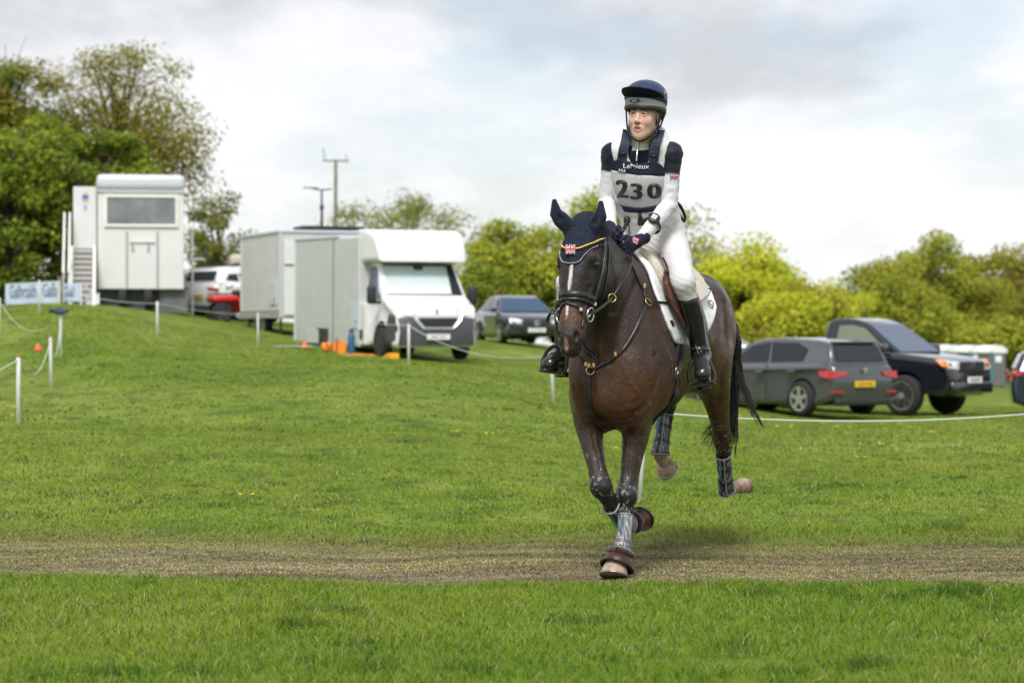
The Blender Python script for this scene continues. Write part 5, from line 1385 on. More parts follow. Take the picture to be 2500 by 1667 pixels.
# ------------------------------------------------------------------ strap and sheet helpers
INK = mat('ink_black', (0.01, 0.01, 0.012), 0.5)
LEATHER = mat('black_leather', (.014, .012, .011), .35, 0, .5, var=.25, vscale=30, bump=.15, bscale=200)
BROWNL = mat('brown_leather', (.055, .022, .014), .38, 0, .5, var=.3, vscale=18, bump=.12, bscale=150)
STEELB = mat('bit_steel', (.62, .62, .63), .2, 1.0); BRASS = mat('brass', (.62, .43, .16), .28, 1.0)
NAVY = mat('navy_fabric', (.0085, .012, .027), .85, 0, .2, var=.15, vscale=40, bump=.35, bscale=260, sheen=.1)
WHITEF = mat('white_fabric', (.77, .77, .80), .8, 0, .2, var=.03, vscale=14, bump=.15, bscale=120)
def strap(pts, width, thick, m, parent, name='strap', bvh=None, off=.003, snap=True, n=6, up=None, closed=False):
    """a flat band along pts; snapped to the body surface when snap"""
    cp = catmull(pts, n, closed); P_, N_ = [], []
    for p in cp:
        if snap:
            loc, nrm, _, _ = (bvh or HBVH).find_nearest(p)
            if nrm.dot(p - loc) < 0 and (p - loc).length > .02: nrm = -nrm
            if nrm.dot(loc - Vector((HX, HYY, loc.z))) < 0 and (p - loc).length <= .02 and up is None:
                pass
            P_.append(loc); N_.append(nrm)
        else: P_.append(p); N_.append(Vector(up) if up is not None else Vector((0, -1, 0)))
    if snap:      # outward normals: body faces are wound inwards in the tree when this dot is negative
        P_ = [p + nn * OUT * off for p, nn in zip(P_, N_)]; N_ = [nn * OUT for nn in N_]
    k = len(P_); v = []
    for i in range(k):
        a = P_[(i - 1) % k] if closed else P_[max(i - 1, 0)]; b = P_[(i + 1) % k] if closed else P_[min(i + 1, k - 1)]
        d = (b - a).normalized(); nn = (N_[i] - d * N_[i].dot(d)).normalized(); sd = d.cross(nn)
        for e, h in ((-1, 0), (-.86, 1), (.86, 1), (1, 0), (.9, -.6), (-.9, -.6)):
            v.append(P_[i] + sd * (e * width / 2) + nn * (h * thick))
    f = []; q = 6
    for i in range(k if closed else k - 1):
        j = (i + 1) % k
        for c in range(q): f.append((i * q + c, i * q + (c + 1) % q, j * q + (c + 1) % q, j * q + c))
    if not closed: f += [tuple(range(q))[::-1], tuple((k - 1) * q + c for c in range(q))]
    return MB().add(v, f).obj(name, m, parent, True, world=True)
_t = HBVH.find_nearest(Hw(-.3, .6, 1.2)); OUT = 1 if _t[1].dot(Hw(-.3, .6, 1.2) - _t[0]) > 0 else -1
def hpts(px, off=.0):
    out = []
    for q in px:
        r = on_horse(q[0], q[1], off)
        if r: out.append(r[0])
    return out
def mirror_pts(pts):
    """reflect world points across the horse's mid plane"""
    out = []
    for p in pts:
        dx, dy = p.x - HX, p.y - HYY; l = dx * CS - dy * SN; s = -dx * SN - dy * CS
        out.append(Hw(s, -l, p.z))
    return out
def mirror_head(pts):
    out = []
    for p in pts:
        dx, dy = p.x - HX, p.y - HYY; q = np.array([-dx * SN - dy * CS, dx * CS - dy * SN, p.z]) - POLL
        q = POLL + ha * q.dot(ha) + hn * q.dot(hn) - hl_ * q.dot(hl_); out.append(Hw(*q))
    return out
from mathutils.geometry import delaunay_2d_cdt
def drape(name, outline, m, parent, bvh, off=.004, step=6.0, thick=.003, extra=None, holes=None):
    """cloth laid on a surface: the outline (photo pixels) is filled, sent along the sight lines onto the surface and given thickness"""
    n = len(outline); pts = [Vector(p) for p in outline]; edges = [(i, (i + 1) % n) for i in range(n)]
    xs = [p[0] for p in outline]; ys = [p[1] for p in outline]
    def inside(x, y):
        c = False; j = n - 1
        for i in range(n):
            if (ys[i] > y) != (ys[j] > y) and x < (xs[j] - xs[i]) * (y - ys[i]) / (ys[j] - ys[i]) + xs[i]: c = not c
            j = i
        return c
    y = min(ys) + step / 2
    while y < max(ys):
        x = min(xs) + step / 2
        while x < max(xs):
            if inside(x, y): pts.append(Vector((x, y)))
            x += step
        y += step
    vv, _, ff, *_r2 = delaunay_2d_cdt(pts, edges, [], 1, 1e-4)
    return px_mesh(name, [(p.x, p.y) for p in vv], [tuple(f) for f in ff], m, parent, bvh, off, thick)
def px_mesh(name, pv, ff, m, parent, bvh, off, thick):
    top, bot, ok = [], [], []
    for x, y in pv:
        r = on_horse(x, y, 0, bvh)
        if r is None: ok.append(False); top.append(Vector()); bot.append(Vector()); continue
        loc, nrm = r; ok.append(True); top.append(loc + nrm * (off + thick)); bot.append(loc + nrm * (off - .002))
    ff = [f for f in ff if all(ok[i] for i in f)]
    n = len(pv); v = top + bot; f = []
    cnt = {}
    for q in ff:
        f.append(tuple(q)); f.append(tuple(i + n for i in q[::-1]))
        for a, b in zip(q, q[1:] + q[:1]): cnt[(a, b)] = 1
    for a, b in list(cnt):
        if (b, a) not in cnt: f.append((a, b, b + n, a + n))
    used = sorted({i for q in f for i in q}); mp = {o: k for k, o in enumerate(used)}
    return MB().add([v[i] for i in used], [tuple(mp[i] for i in q) for q in f]).obj(name, m, parent, True, world=True)
def px_text(txt, cx, cy, h, m, parent, bvh, off, name='lettering', rot=0.0, sx=1.0, shear=0.0):
    v, f = text_faces(txt, h); c, s = math.cos(rot), math.sin(rot)
    pv = [(cx + (a * c - z * s) * sx, cy - (a * s + z * c) - shear * a + h / 2) for a, _, z in v]
    # finer triangles so that the print follows the cloth
    return px_mesh(name, pv, f, m, parent, bvh, off, .0008)
FL_BLUE = mat('flag_blue', (.012, .02, .12), .7); FL_WHITE = mat('flag_white', (.75, .73, .76), .7); FL_RED = mat('flag_red', (.55, .02, .06), .7)
def union_flag(parent, c, rx, up, w, h):
    """small embroidered flag: c centre, rx right, up (world vectors)"""
    rx, up = Vector(rx).normalized(), Vector(up).normalized(); nn = rx.cross(up).normalized()
    if nn.dot(EYEO - c) < 0: nn = -nn
    def quad(pts, lift, m, name):
        return MB().plate([c + rx * (a * w / 2) + up * (b * h / 2) + nn * lift for a, b in pts], .0006).obj(name, m, parent, False, world=True)
    quad([(-1, -1), (1, -1), (1, 1), (-1, 1)], .0010, FL_BLUE, 'flag_field')
    for s in (1, -1):
        quad([(-1, -s * 1), (-.72, -s * 1), (1, s * .72), (1, s * 1), (.72, s * 1), (-1, -s * .72)], .0021 + .0003 * s, FL_WHITE, 'flag_saltire')
        quad([(-1, -s * 1), (-.88, -s * 1), (1, s * .88), (1, s * 1), (.88, s * 1), (-1, -s * .88)], .0033 + .0003 * s, FL_RED, 'flag_saltire')
    quad([(-.22, -1), (.22, -1), (.22, 1), (-.22, 1)], .0043, FL_WHITE, 'flag_cross'); quad([(-1, -.33), (1, -.33), (1, .33), (-1, .33)], .0046, FL_WHITE, 'flag_cross')
    quad([(-.12, -1), (.12, -1), (.12, 1), (-.12, 1)], .0056, FL_RED, 'flag_cross'); quad([(-1, -.19), (1, -.19), (1, .19), (-1, .19)], .0059, FL_RED, 'flag_cross')

# ------------------------------------------------------------------ ear bonnet
def crochet_mat():
    m = bpy.data.materials.new('crochet_navy'); m.use_nodes = True; N, L = m.node_tree.nodes, m.node_tree.links
    b = N['Principled BSDF']; b.inputs['Roughness'].default_value = .9; b.inputs['Specular IOR Level'].default_value = .15
    tc = N.new('ShaderNodeTexCoord'); vo = N.new('ShaderNodeTexVoronoi'); vo.inputs['Scale'].default_value = 105; L.new(tc.outputs['Object'], vo.inputs[0])
    r = N.new('ShaderNodeValToRGB'); r.color_ramp.elements[0].position = .2; r.color_ramp.elements[1].position = .55
    r.color_ramp.elements[0].color = (.005, .006, .011, 1); r.color_ramp.elements[1].color = (.020, .025, .044, 1)
    L.new(vo.outputs['Distance'], r.inputs[0]); L.new(r.outputs[0], b.inputs['Base Color'])
    bp = N.new('ShaderNodeBump'); bp.inputs['Strength'].default_value = .9; bp.inputs['Distance'].default_value = .004; L.new(vo.outputs['Distance'], bp.inputs['Height']); L.new(bp.outputs[0], b.inputs['Normal'])
    return m
CROCHET = crochet_mat()
bon = thing('ear_bonnet', 'navy crocheted ear bonnet with flag patch over the horse ears', 'ear bonnet', Hw(*POLL))
def bonnet():
    rel = hv - POLL; u = rel @ ha / HLEN; nn = rel @ hn; ll = rel @ hl_
    edge = np.interp(np.abs(ll), [0, .035, .06, .085, .105], [.365, .36, .30, .205, .14]) + .010 * np.abs(np.sin(ll * 95)) - .005
    back = (nn > -.115) & (hv[:, 0] > .56)
    ok = (u < edge) & back & (u > -.14) & (hv[:, 2] > 1.4)
    fm = ok[hf].all(1); F_ = hf[fm]; us = np.unique(F_); mp = -np.ones(len(hv), int); mp[us] = np.arange(len(us))
    me_n = np.zeros_like(hv); fn = np.cross(hv[hf[:, 2]] - hv[hf[:, 0]], hv[hf[:, 3]] - hv[hf[:, 1]])
    for i in range(4): np.add.at(me_n, hf[:, i], fn)
    me_n /= np.linalg.norm(me_n, axis=1)[:, None] + 1e-12
    sg = 1 if (me_n * (hv - np.array([-.1, 0, 1.2]))).sum(1).mean() > 0 else -1
    v0 = hv[us]; no = me_n[us] * sg
    top = v0 + no * .006
    F2 = mp[F_]; n = len(us)
    edges = {}
    for q in F2:
        for a, b in zip(q, np.roll(q, -1)): edges[(a, b)] = 1
    rim = [(a, b, b + n, a + n) for (a, b) in edges if (b, a) not in edges]
    allv = np.concatenate([top, v0 + no * -.002]); fs = [F2, F2[:, ::-1] + n] + ([np.array(rim)] if rim else [])
    o = mesh_np('hood', hw_arr(allv) - np.array(bon.location), [np.concatenate(fs)], CROCHET, None, True); o.parent = bon
    return o
bonnet()
def ear(tip, base, g):
    f = Field((.5, -.3, 1.6), (.95, .25, 1.95), .004)
    tip, base = np.array(tip), np.array(base); mid = (tip + base) / 2 + np.array([.015, g * .028, .0]); low = base * .7 + tip * .3 + np.array([.01, g * .020, 0])
    f.sweep([base - (tip - base) * .25, base, low, mid, tip * .9 + mid * .1 + np.array([0, g * .008, 0]), tip], [.040, .036, .034, .027, .012, .004], [.044, .041, .043, .033, .013, .004], side=(.15, 1, 0), k=.01)
    f.sweep([low + np.array([.035, -g * .004, 0]), mid + np.array([.026, -g * .006, 0]), tip * .8 + mid * .2 + np.array([.02, 0, 0])], [.020, .016, .006], [.018, .014, .005], k=.01, op='s')
    v, F_ = f.mesh(smooth=2)
    o = mesh_np('ear_cover', hw_arr(v) - np.array(bon.location), [F_[:, ::-1]], NAVY, None, True); o.parent = bon
ear(HL(1357, 488, .74), HL(1390, 556, .72), -1); ear(HL(1463, 492, .71), HL(1446, 566, .72), 1)
bb = hpts([(1402, 609), (1414, 608), (1432, 601), (1452, 591), (1470, 584)]); bb = mirror_head(bb)[::-1] + bb
beads = MB(); cb_ = catmull(bb, 7)
for i, p in enumerate(cb_):
    loc, nrm, _, _ = HBVH.find_nearest(p); c = loc + nrm * OUT * .012
    bm = bmesh.new(); bmesh.ops.create_icosphere(bm, subdivisions=1, radius=.0062); bm.verts.index_update()
    beads.add([q.co + c for q in bm.verts], [[a.index for a in f.verts] for f in bm.faces]); bm.free()
# ------------------------------------------------------------------ bridle
br = thing('bridle', 'black leather bridle with gold beaded browband', 'bridle', Hw(*HD(.5, 0, 0)))
beads.obj('browband_beads', BRASS, br, True, world=True)
strap(bb, .022, .004, LEATHER, br, 'browband', off=.006)
r = on_horse(1396, 611, .014)
union_flag(bon, r[0] + Vector((0, -.004, 0)), Vector((1, .12, .03)), Vector((-.02, .15, 1)), .050, .046)
st_ = MB()
for i, p in enumerate(catmull(hpts([(1370, 615), (1371, 630), (1378, 640), (1396, 643), (1414, 639), (1424, 626), (1438, 612), (1456, 600)]), 14)):
    if i % 2: continue
    loc, nrm, _, _ = HBVH.find_nearest(p); st_.box(loc + nrm * OUT * .0085, (.003, .003, .003))
st_.obj('stitching', FL_WHITE, bon, world=True)
def both(px, w, t, m, name, off=.004, **k):
    p = hpts(px); strap(p, w, t, m, br, name, off=off, **k); strap(mirror_head(p), w, t, m, br, name, off=off, **k)
nb = hpts([(1400, 718), (1416, 719), (1432, 724), (1447, 732)]); nb = mirror_head(nb)[::-1] + nb[1:]
nb2 = [Hw(*(HD(.60, -.20, -.055))), Hw(*(HD(.60, -.20, .055)))]
strap(nb, .036, .011, LEATHER, br, 'noseband', off=.004)
strap([p + Vector((0, 0, -.026)) for p in nb], .016, .008, LEATHER, br, 'noseband', off=.006)
fl_ = hpts([(1398, 740), (1412, 750), (1421, 764), (1424, 782), (1420, 800)]); fl_ = mirror_head(fl_)[::-1] + fl_[1:]
strap(fl_, .015, .005, LEATHER, br, 'flash_strap')
both([(1474, 580), (1474, 620), (1468, 665), (1456, 710), (1444, 748), (1438, 765)], .017, .005, LEATHER, 'cheek_strap', off=.008)
both([(1481, 590), (1484, 640), (1478, 690), (1462, 735)], .013, .004, LEATHER, 'throat_strap', off=.004)
def ring(c, r, t, ax, m, parent, name='ring'):
    ax = Vector(ax).normalized(); a = ax.orthogonal().normalized(); b = ax.cross(a)
    pts = [c + a * (r * math.cos(2 * math.pi * k / 20)) + b * (r * math.sin(2 * math.pi * k / 20)) for k in range(21)]
    return MB().tube(pts, t, 6, cap=False).obj(name, m, parent, True, world=True)
bl = on_horse(1436, 768, .012); ring(bl[0], .034, .0048, bl[1], STEELB, br, 'bit_ring')
bl2 = mirror_head([bl[0]])[0]; ring(bl2, .034, .0048, Vector((-bl[1].x, bl[1].y, 0)), STEELB, br, 'bit_ring')
MB().tube([bl[0], Hw(*HD(.80, -.05, 0)), bl2], .007).obj('bit_mouthpiece', STEELB, br, True, world=True)
for px_, py_ in ((1414, 756), (1447, 741)):
    r = on_horse(px_, py_, .013)
    if r: MB().box(r[0], (.016, .008, .018), bevel=.003).obj('buckle', STEELB, br, world=True)

# ------------------------------------------------------------------ saddle pad, saddle
def shell(name, m, parent, rows, off, thick, side, ns=28):
    """rows: list of (s, z_top_angle, z_low_angle): angles from straight up about the trunk axis, degrees; one flank"""
    v_t, v_b = [], []; C0 = 1.18
    for s, a0, a1 in rows:
        for k in range(ns):
            a = rad(a0 + (a1 - a0) * k / (ns - 1)); dirv = np.array([0, side * math.sin(a), math.cos(a)])
            o_ = np.array([s, 0, C0]) + dirv * .9
            loc, nrm, _, _ = HBVH.ray_cast(Hw(*o_), (Hw(*(np.array([s, 0, C0]))) - Hw(*o_)).normalized())
            if loc is None: loc, nrm = Hw(*(np.array([s, 0, C0]) + dirv * .3)), Vector((0, 0, 1)) * OUT
            out = (Hw(*o_) - loc).normalized(); nn = nrm * OUT
            if nn.dot(out) < 0: nn = out
            of = off(s, a) if callable(off) else off
            v_t.append(loc + nn * (of + thick)); v_b.append(loc + nn * of)
    R = len(rows); n = R * ns; f = []
    for i in range(R - 1):
        for k in range(ns - 1):
            q = (i * ns + k, i * ns + k + 1, (i + 1) * ns + k + 1, (i + 1) * ns + k); f += [q, tuple(x + n for x in q[::-1])]
    per = [k for k in range(ns)] + [i * ns + ns - 1 for i in range(1, R)] + [(R - 1) * ns + k for k in range(ns - 2, -1, -1)] + [i * ns for i in range(R - 2, 0, -1)]
    for a, b in zip(per, per[1:] + per[:1]): f.append((a, b, b + n, a + n))
    return MB().add(v_t + v_b, f).obj(name, m, parent, True, world=True)
def loc_of(px, py):
    r = on_horse(px, py)
    p = r[0]; dx, dy = p.x - HX, p.y - HYY; s, l = -dx * SN - dy * CS, dx * CS - dy * SN
    return s, math.degrees(math.atan2(l, p.z - 1.18))
def quilt_mat():
    m = bpy.data.materials.new('quilted_white'); m.use_nodes = True; N, L = m.node_tree.nodes, m.node_tree.links
    b = N['Principled BSDF']; b.inputs['Base Color'].default_value = (.80, .80, .83, 1); b.inputs['Roughness'].default_value = .8
    tc = N.new('ShaderNodeTexCoord'); w = N.new('ShaderNodeTexWave'); w.inputs['Scale'].default_value = 7.5; w.bands_direction = 'Z'; w.inputs['Distortion'].default_value = .6
    L.new(tc.outputs['Object'], w.inputs[0]); bp = N.new('ShaderNodeBump'); bp.inputs['Strength'].default_value = .12; bp.inputs['Distance'].default_value = .006
    L.new(w.outputs['Fac'], bp.inputs['Height']); L.new(bp.outputs[0], b.inputs['Normal']); return m
QUILT = quilt_mat()
pad = thing('saddle_pad', 'white quilted saddle pad under the brown saddle', 'saddle pad', Hw(-.2, 0, 1.55))

def prow(ss, ctrl, a0=0):
    xs = [c[0] for c in ctrl][::-1]; ys = [c[1] for c in ctrl][::-1]
    return [(s, a0 if not callable(a0) else a0(s), float(np.interp(s, xs, ys))) for s in ss]
PADC = [(.215, 40), (.195, 74), (.12, 92), (-.05, 95), (-.2, 92), (-.34, 84), (-.46, 76), (-.56, 66), (-.615, 56), (-.635, 40)]
for sd in (1, -1): shell('pad_flank', QUILT, pad, prow(np.linspace(.215, -.635, 38), PADC, -1), .003, .012, sd)
FLEECE = mat('cream_fleece', (.66, .60, .50), .95, 0, .1, var=.12, vscale=40, bump=1.0, bscale=140, sheen=.3)
flp = thing('half_pad', 'cream sheepskin half pad between pad and saddle', 'half pad', Hw(-.2, 0, 1.6))
for sd in (1, -1): shell('fleece_flank', FLEECE, flp, prow(np.linspace(.135, -.56, 26), [(.135, 22), (.10, 34), (.0, 40), (-.3, 52), (-.5, 45), (-.56, 30)], -1), .015, .032, sd, 18)
sad = thing('saddle', 'brown leather jumping saddle under the rider', 'saddle', Hw(-.2, 0, 1.6))
DKBROWN = mat('dark_brown_leather', (.022, .012, .009), .36, 0, .5, var=.25, vscale=20, bump=.1, bscale=150)
REDBR = mat('red_brown_leather', (.10, .035, .02), .36, 0, .5, var=.25, vscale=20, bump=.1, bscale=150)
for sd in (1, -1):
    shell('under_flap', REDBR, sad, prow(np.linspace(.17, -.2, 18), [(.17, 44), (.14, 60), (.07, 76), (-.2, 80)], lambda s_: 16 + 90 * max(0, s_)), .052, .014, sd, 20)
    shell('flap', DKBROWN, sad, prow(np.linspace(.115, -.20, 16), [(.115, 52), (.085, 70), (.02, 84), (-.15, 87), (-.20, 80)], lambda s_: 14 + 110 * max(0, s_ - .03)), .068, .010, sd, 20)
    kr = [Hw(*q) for q in []]
    pts = []
    for s_, a_ in ((.09, 28), (.142, 38), (.146, 50), (.115, 62)):
        d_ = np.array([0, sd * math.sin(rad(a_)), math.cos(rad(a_))]); o_ = np.array([s_, 0, 1.18]) + d_ * .9
        h_ = HBVH.ray_cast(Hw(*o_), (Hw(s_, 0, 1.18) - Hw(*o_)).normalized())[0]; pts.append(h_ + (Hw(*o_) - h_).normalized() * .062)
    MB().tube(catmull(pts, 6), [.010 + .012 * math.sin(math.pi * i / 18) for i in range(19)], 10).obj('knee_roll', BROWNL, sad, True, world=True)
def seat():
    f = Field((-.62, -.24, 1.45), (.2, .24, 1.82), .009)
    f.sweep([(.02, 0, 1.60), (-.10, 0, 1.585), (-.24, 0, 1.575), (-.38, 0, 1.60), (-.46, 0, 1.645)], [.035, .04, .045, .045, .03], [.07, .105, .14, .16, .12], k=.02)
    f.ell((.03, 0, 1.625), (.05, .075, .03), .03)
    v, F_ = f.mesh(smooth=2); return sdf_obj('seat', v, F_[:, ::-1], BROWNL, sad, None, hw_arr, np.array(sad.location))
seat()
PADBVH = None
def bvh_of(objs):
    V, Fc = [], []
    for o in objs:
        b = len(V); M = o.matrix_world if False else None
        off = Vector((0, 0, 0)); p = o
        while p: off += p.location; p = p.parent
        V += [v.co + off for v in o.data.vertices]; Fc += [[i + b for i in q.vertices] for q in o.data.polygons]
    return BVHTree.FromPolygons(V, Fc)
PADBVH = bvh_of([o for o in pad.children])
# pad print: number disc, emblem, label
px_text('230', 1714, 703, 17, INK, pad, PADBVH, .001, rot=-.55)
for a, b in (((1733, 733), (1742, 741)), ((1742, 741), (1739, 753)), ((1739, 753), (1731, 748)), ((1731, 748), (1728, 738)), ((1728, 738), (1733, 733)), ((1731, 740), (1740, 748))):
    pp = [on_horse(*q, .002, PADBVH) for q in (a, b)]
    if all(pp): MB().tube([pp[0][0], pp[1][0]], .0022, 5).obj('emblem_stroke', INK, pad, world=True)
drape('maker_label', [(1635, 783), (1641, 781), (1647, 795), (1641, 797)], INK, pad, PADBVH, .002, 5, .001)
# girth and stirrups
ga = thing('girth', 'black leather girth round the horse belly', 'girth', Hw(.02, 0, .9))
gp_ = []
for a_ in range(84, 277, 8):
    d_ = np.array([.0, math.sin(rad(a_)), math.cos(rad(a_))]); s_ = .0 + .10 * max(0, math.sin(rad(a_ - 90) )) ; o_ = np.array([s_, 0, 1.18]) + d_ * .9
    h_ = HBVH.ray_cast(Hw(*o_), (Hw(s_, 0, 1.18) - Hw(*o_)).normalized())[0]
    if h_: gp_.append(h_)
strap(gp_, .085, .010, LEATHER, ga, 'girth_band', off=.004, n=3)
r = on_horse(1643, 905, .02)
if r: ring(r[0], .020, .003, r[1], STEELB, ga, 'girth_ring')

# ------------------------------------------------------------------ breastplate
bp_ = thing('breastplate', 'black leather breastplate with brass fittings on the horse chest', 'breastplate', Hw(.5, 0, 1.1))
CR = on_horse(1440, 903, .012)[0]
a1 = hpts([(1530, 622), (1545, 655), (1562, 692), (1572, 715), (1578, 742)]); a2 = hpts([(1578, 742), (1566, 772), (1546, 815), (1520, 855), (1490, 880), (1462, 896), (1442, 904)])
a3 = hpts([(1580, 742), (1598, 741)]) + [Hw(.07, .17, 1.36)]
for pts, mp_ in ((a1, mirror_pts(a1)), (a2, mirror_pts(a2)[:-2] + [CR])): strap(pts, .019, .004, LEATHER, bp_, 'chest_strap', off=.005); strap(mp_, .019, .004, LEATHER, bp_, 'chest_strap', off=.005)
for pts in (a3, mirror_pts(a3)): strap(pts, .014, .004, LEATHER, bp_, 'saddle_strap', off=.016)
b1 = hpts([(1438, 906), (1437, 930), (1439, 965), (1445, 1003), (1457, 1030)]) + [Hw(.34, -.05, .735), Hw(.22, -.03, .74)]
strap(b1, .026, .005, LEATHER, bp_, 'girth_strap', off=.005)
lp_ = [HL(1462, 1034, .40), HL(1480, 1049, .40), HL(1500, 1045, .38), HL(1505, 1038, .36)]
MB().tube([Hw(*q) for q in catmull(lp_, 5)], .006, 6).obj('strap_loop', LEATHER, bp_, True, world=True)
for px_, py_ in ((1578, 741), (1440, 905)):
    r = on_horse(px_, py_, .014); ring(r[0], .020, .0035, r[1], BRASS, bp_, 'ring')
for px_, py_ in ((1569, 700), (1617, 741), (1505, 866), (1452, 893), (1437, 893), (1430, 890)):
    r = on_horse(px_, py_, .012)
    if r: MB().box(r[0], (.014, .008, .022), bevel=.003).obj('buckle', BRASS, bp_, world=True)
for q in (((1440, 903), (1425, 885), (1412, 868)), ((1442, 903), (1455, 880), (1462, 862))):
    p_ = hpts(q); strap(p_, .013, .004, LEATHER, bp_, 'fork_strap', off=.008)

# ------------------------------------------------------------------ leg boots
def boot_mat(name, base, hi):
    m = bpy.data.materials.new(name); m.use_nodes = True; N, L = m.node_tree.nodes, m.node_tree.links
    b = N['Principled BSDF']; b.inputs['Roughness'].default_value = .3; b.inputs['Specular IOR Level'].default_value = .6
    tc = N.new('ShaderNodeTexCoord'); mp = N.new('ShaderNodeMapping'); mp.inputs['Scale'].default_value = (90, 90, 7); L.new(tc.outputs['Object'], mp.inputs[0])
    n = N.new('ShaderNodeTexNoise'); n.inputs['Scale'].default_value = 1.0; n.inputs['Detail'].default_value = 3; L.new(mp.outputs[0], n.inputs[0])
    r = N.new('ShaderNodeValToRGB'); r.color_ramp.elements[0].position = .48; r.color_ramp.elements[1].position = .68
    r.color_ramp.elements[0].color = (*base, 1); r.color_ramp.elements[1].color = (*hi, 1); L.new(n.outputs['Fac'], r.inputs[0]); L.new(r.outputs[0], b.inputs['Base Color'])
    bp2 = N.new('ShaderNodeBump'); bp2.inputs['Strength'].default_value = .5; bp2.inputs['Distance'].default_value = .003; L.new(n.outputs['Fac'], bp2.inputs['Height']); L.new(bp2.outputs[0], b.inputs['Normal'])
    return m
BOOTG = boot_mat('boot_shell_pale', (.09, .095, .10), (.46, .48, .50)); BOOTD = boot_mat('boot_shell_dark', (.014, .015, .017), (.30, .31, .32))
PIPING = mat('boot_piping', (.26, .27, .28), .4); BLUEM = mat('boot_blue_mark', (.08, .25, .38), .5)
def leg_boot(p, q0, q1, ra, label, front, wide=1.0):
    """p: limb joints; q0..q1 fractional stations covered"""
    def at(t):
        i = min(int(t), len(p) - 2); return p[i] + (p[i + 1] - p[i]) * (t - i)
    root = thing('leg_boot', label, 'leg boot', Hw(*at((q0 + q1) / 2)), 0, 'brushing boots on the horse legs')
    ts = np.linspace(q0, q1, 12); pts = [at(t) for t in ts]; n = 20; v = []
    for i, c in enumerate(pts):
        d = pts[min(i + 1, 11)] - pts[max(i - 1, 0)]; d /= np.linalg.norm(d)
        a = np.array([0, 1.0, 0]); a -= d * a.dot(d); a /= np.linalg.norm(a); b = np.cross(d, a)
        f_ = i / 11; rr = ra * (1.06 - .10 * math.sin(math.pi * min(1, f_ * 1.1)) + .16 * max(0, f_ - .72) / .28)
        for k in range(n):
            t = 2 * math.pi * k / n; v.append(c + a * (math.cos(t) * rr * wide) + b * (math.sin(t) * rr * 1.22))
    R_ = len(pts); f = [(i * n + k, i * n + (k + 1) % n, (i + 1) * n + (k + 1) % n, (i + 1) * n + k) for i in range(R_ - 1) for k in range(n)] + [tuple(range(n))[::-1], tuple((R_ - 1) * n + k for k in range(n))]
    MB().add(hw_arr(np.array(v)), f).obj('shell', BOOTG if front else BOOTD, root, True, world=True)
    V = hw_arr(np.array(v)).reshape(R_, n, 3)
    for row in (0, R_ - 1):
        loop = [Vector(x) for x in V[row]] + [Vector(V[row][0])]; MB().tube(loop, .0038, 6, cap=False).obj('rim', PIPING, root, True, world=True)
    C_ = hw_arr(np.array(pts))
    for row in ((3, 7) if not front else (8,)):
        o_ = []
        for k in range(n + 1):
            for rr_ in (row, row + 1): o_.append(Vector(C_[rr_] + (V[rr_][k % n] - C_[rr_]) * 1.05))
        MB().add(o_, [(2 * k, 2 * k + 1, 2 * k + 3, 2 * k + 2) for k in range(n)]).obj('strap', LEATHER if not front else mat('boot_strap_grey', (.10, .105, .11), .5), root, True, world=True)
    # front spine and blue mark facing forward-left
    ks = min(range(n), key=lambda k: (V[5][k][1], V[5][k][0]))
    MB().tube([Vector(V[i][ks] + (V[i][ks] - C_[i]) * .03) for i in range(R_)], .0035, 6).obj('spine', PIPING, root, True, world=True)
    k2 = (ks + 2) % n
    MB().tube([Vector(V[i][k2] + (V[i][k2] - C_[i]) * .06) for i in (2, 4, 6)], .005, 5).obj('blue_mark', BLUEM, root, True, world=True)
    return root
leg_boot(LF, 5.0, 6.95, .037, 'pale grey tendon boot on the standing foreleg', True)
leg_boot(RF, 5.0, 6.95, .040, 'dark tendon boot on the folded foreleg', False)
leg_boot(LH, 5.0, 7.05, .041, 'dark brushing boot on the trailing hind leg right of the tail', False)
leg_boot(RH, 4.7, 7.05, .044, 'dark brushing boot on the hind leg under the belly', False)
OVER = mat('overreach_leather', (.045, .018, .014), .42, 0, .4, var=.3, vscale=30, bump=.15, bscale=120); FUZZ = mat('brown_fleece', (.045, .013, .012), .95, 0, .1, bump=1.0, bscale=160, sheen=.4)
def bell(c, d, label, r=.066, ln=.085):
    c, d = np.array(c), np.array(d, float); d /= np.linalg.norm(d)
    root = thing('overreach_boot', label, 'overreach boot', Hw(*c), 0, 'brown overreach boots')
    a = np.array([0, 1.0, 0]); a -= d * a.dot(d); a /= np.linalg.norm(a); b = np.cross(d, a); n = 26; sgb = 1 if b[0] > 0 else -1
    prof = [(0, .70), (.2, .86), (.6, 1.02), (.97, 1.16), (1.0, 1.15), (.97, 1.08), (.6, .95), (.2, .8), (0, .64)]; v = []
    for t, k in prof:
        for i in range(n):
            th = 2 * math.pi * i / n; fr_ = math.cos(th) * sgb; v.append(c + d * (t * ln * (1 - .30 * max(0, fr_) + .10 * max(0, -fr_))) + a * (math.sin(th) * r * k) + b * (math.cos(th) * r * k))
    f = [(i * n + k, i * n + (k + 1) % n, (i + 1) * n + (k + 1) % n, (i + 1) * n + k) for i in range(len(prof) - 1) for k in range(n)]
    MB().add(hw_arr(np.array(v)), f).obj('bell', OVER, root, True, world=True)
    V = hw_arr(np.array(v)).reshape(len(prof), n, 3)
    MB().tube([Vector(x) for x in V[3]] + [Vector(V[3][0])], .007, 6, cap=False).obj('rim', LEATHER, root, True, world=True)
    rr = random.Random(3); pts = [Vector(V[0][k % n]) + (Vector(V[0][k % n]) - Hw(*c)) * .12 for k in range(n + 1)]
    MB().tube(pts, [.017 + rr.uniform(-.002, .002) for _ in pts], 8, cap=False).obj('fleece_collar', FUZZ, root, True, world=True)
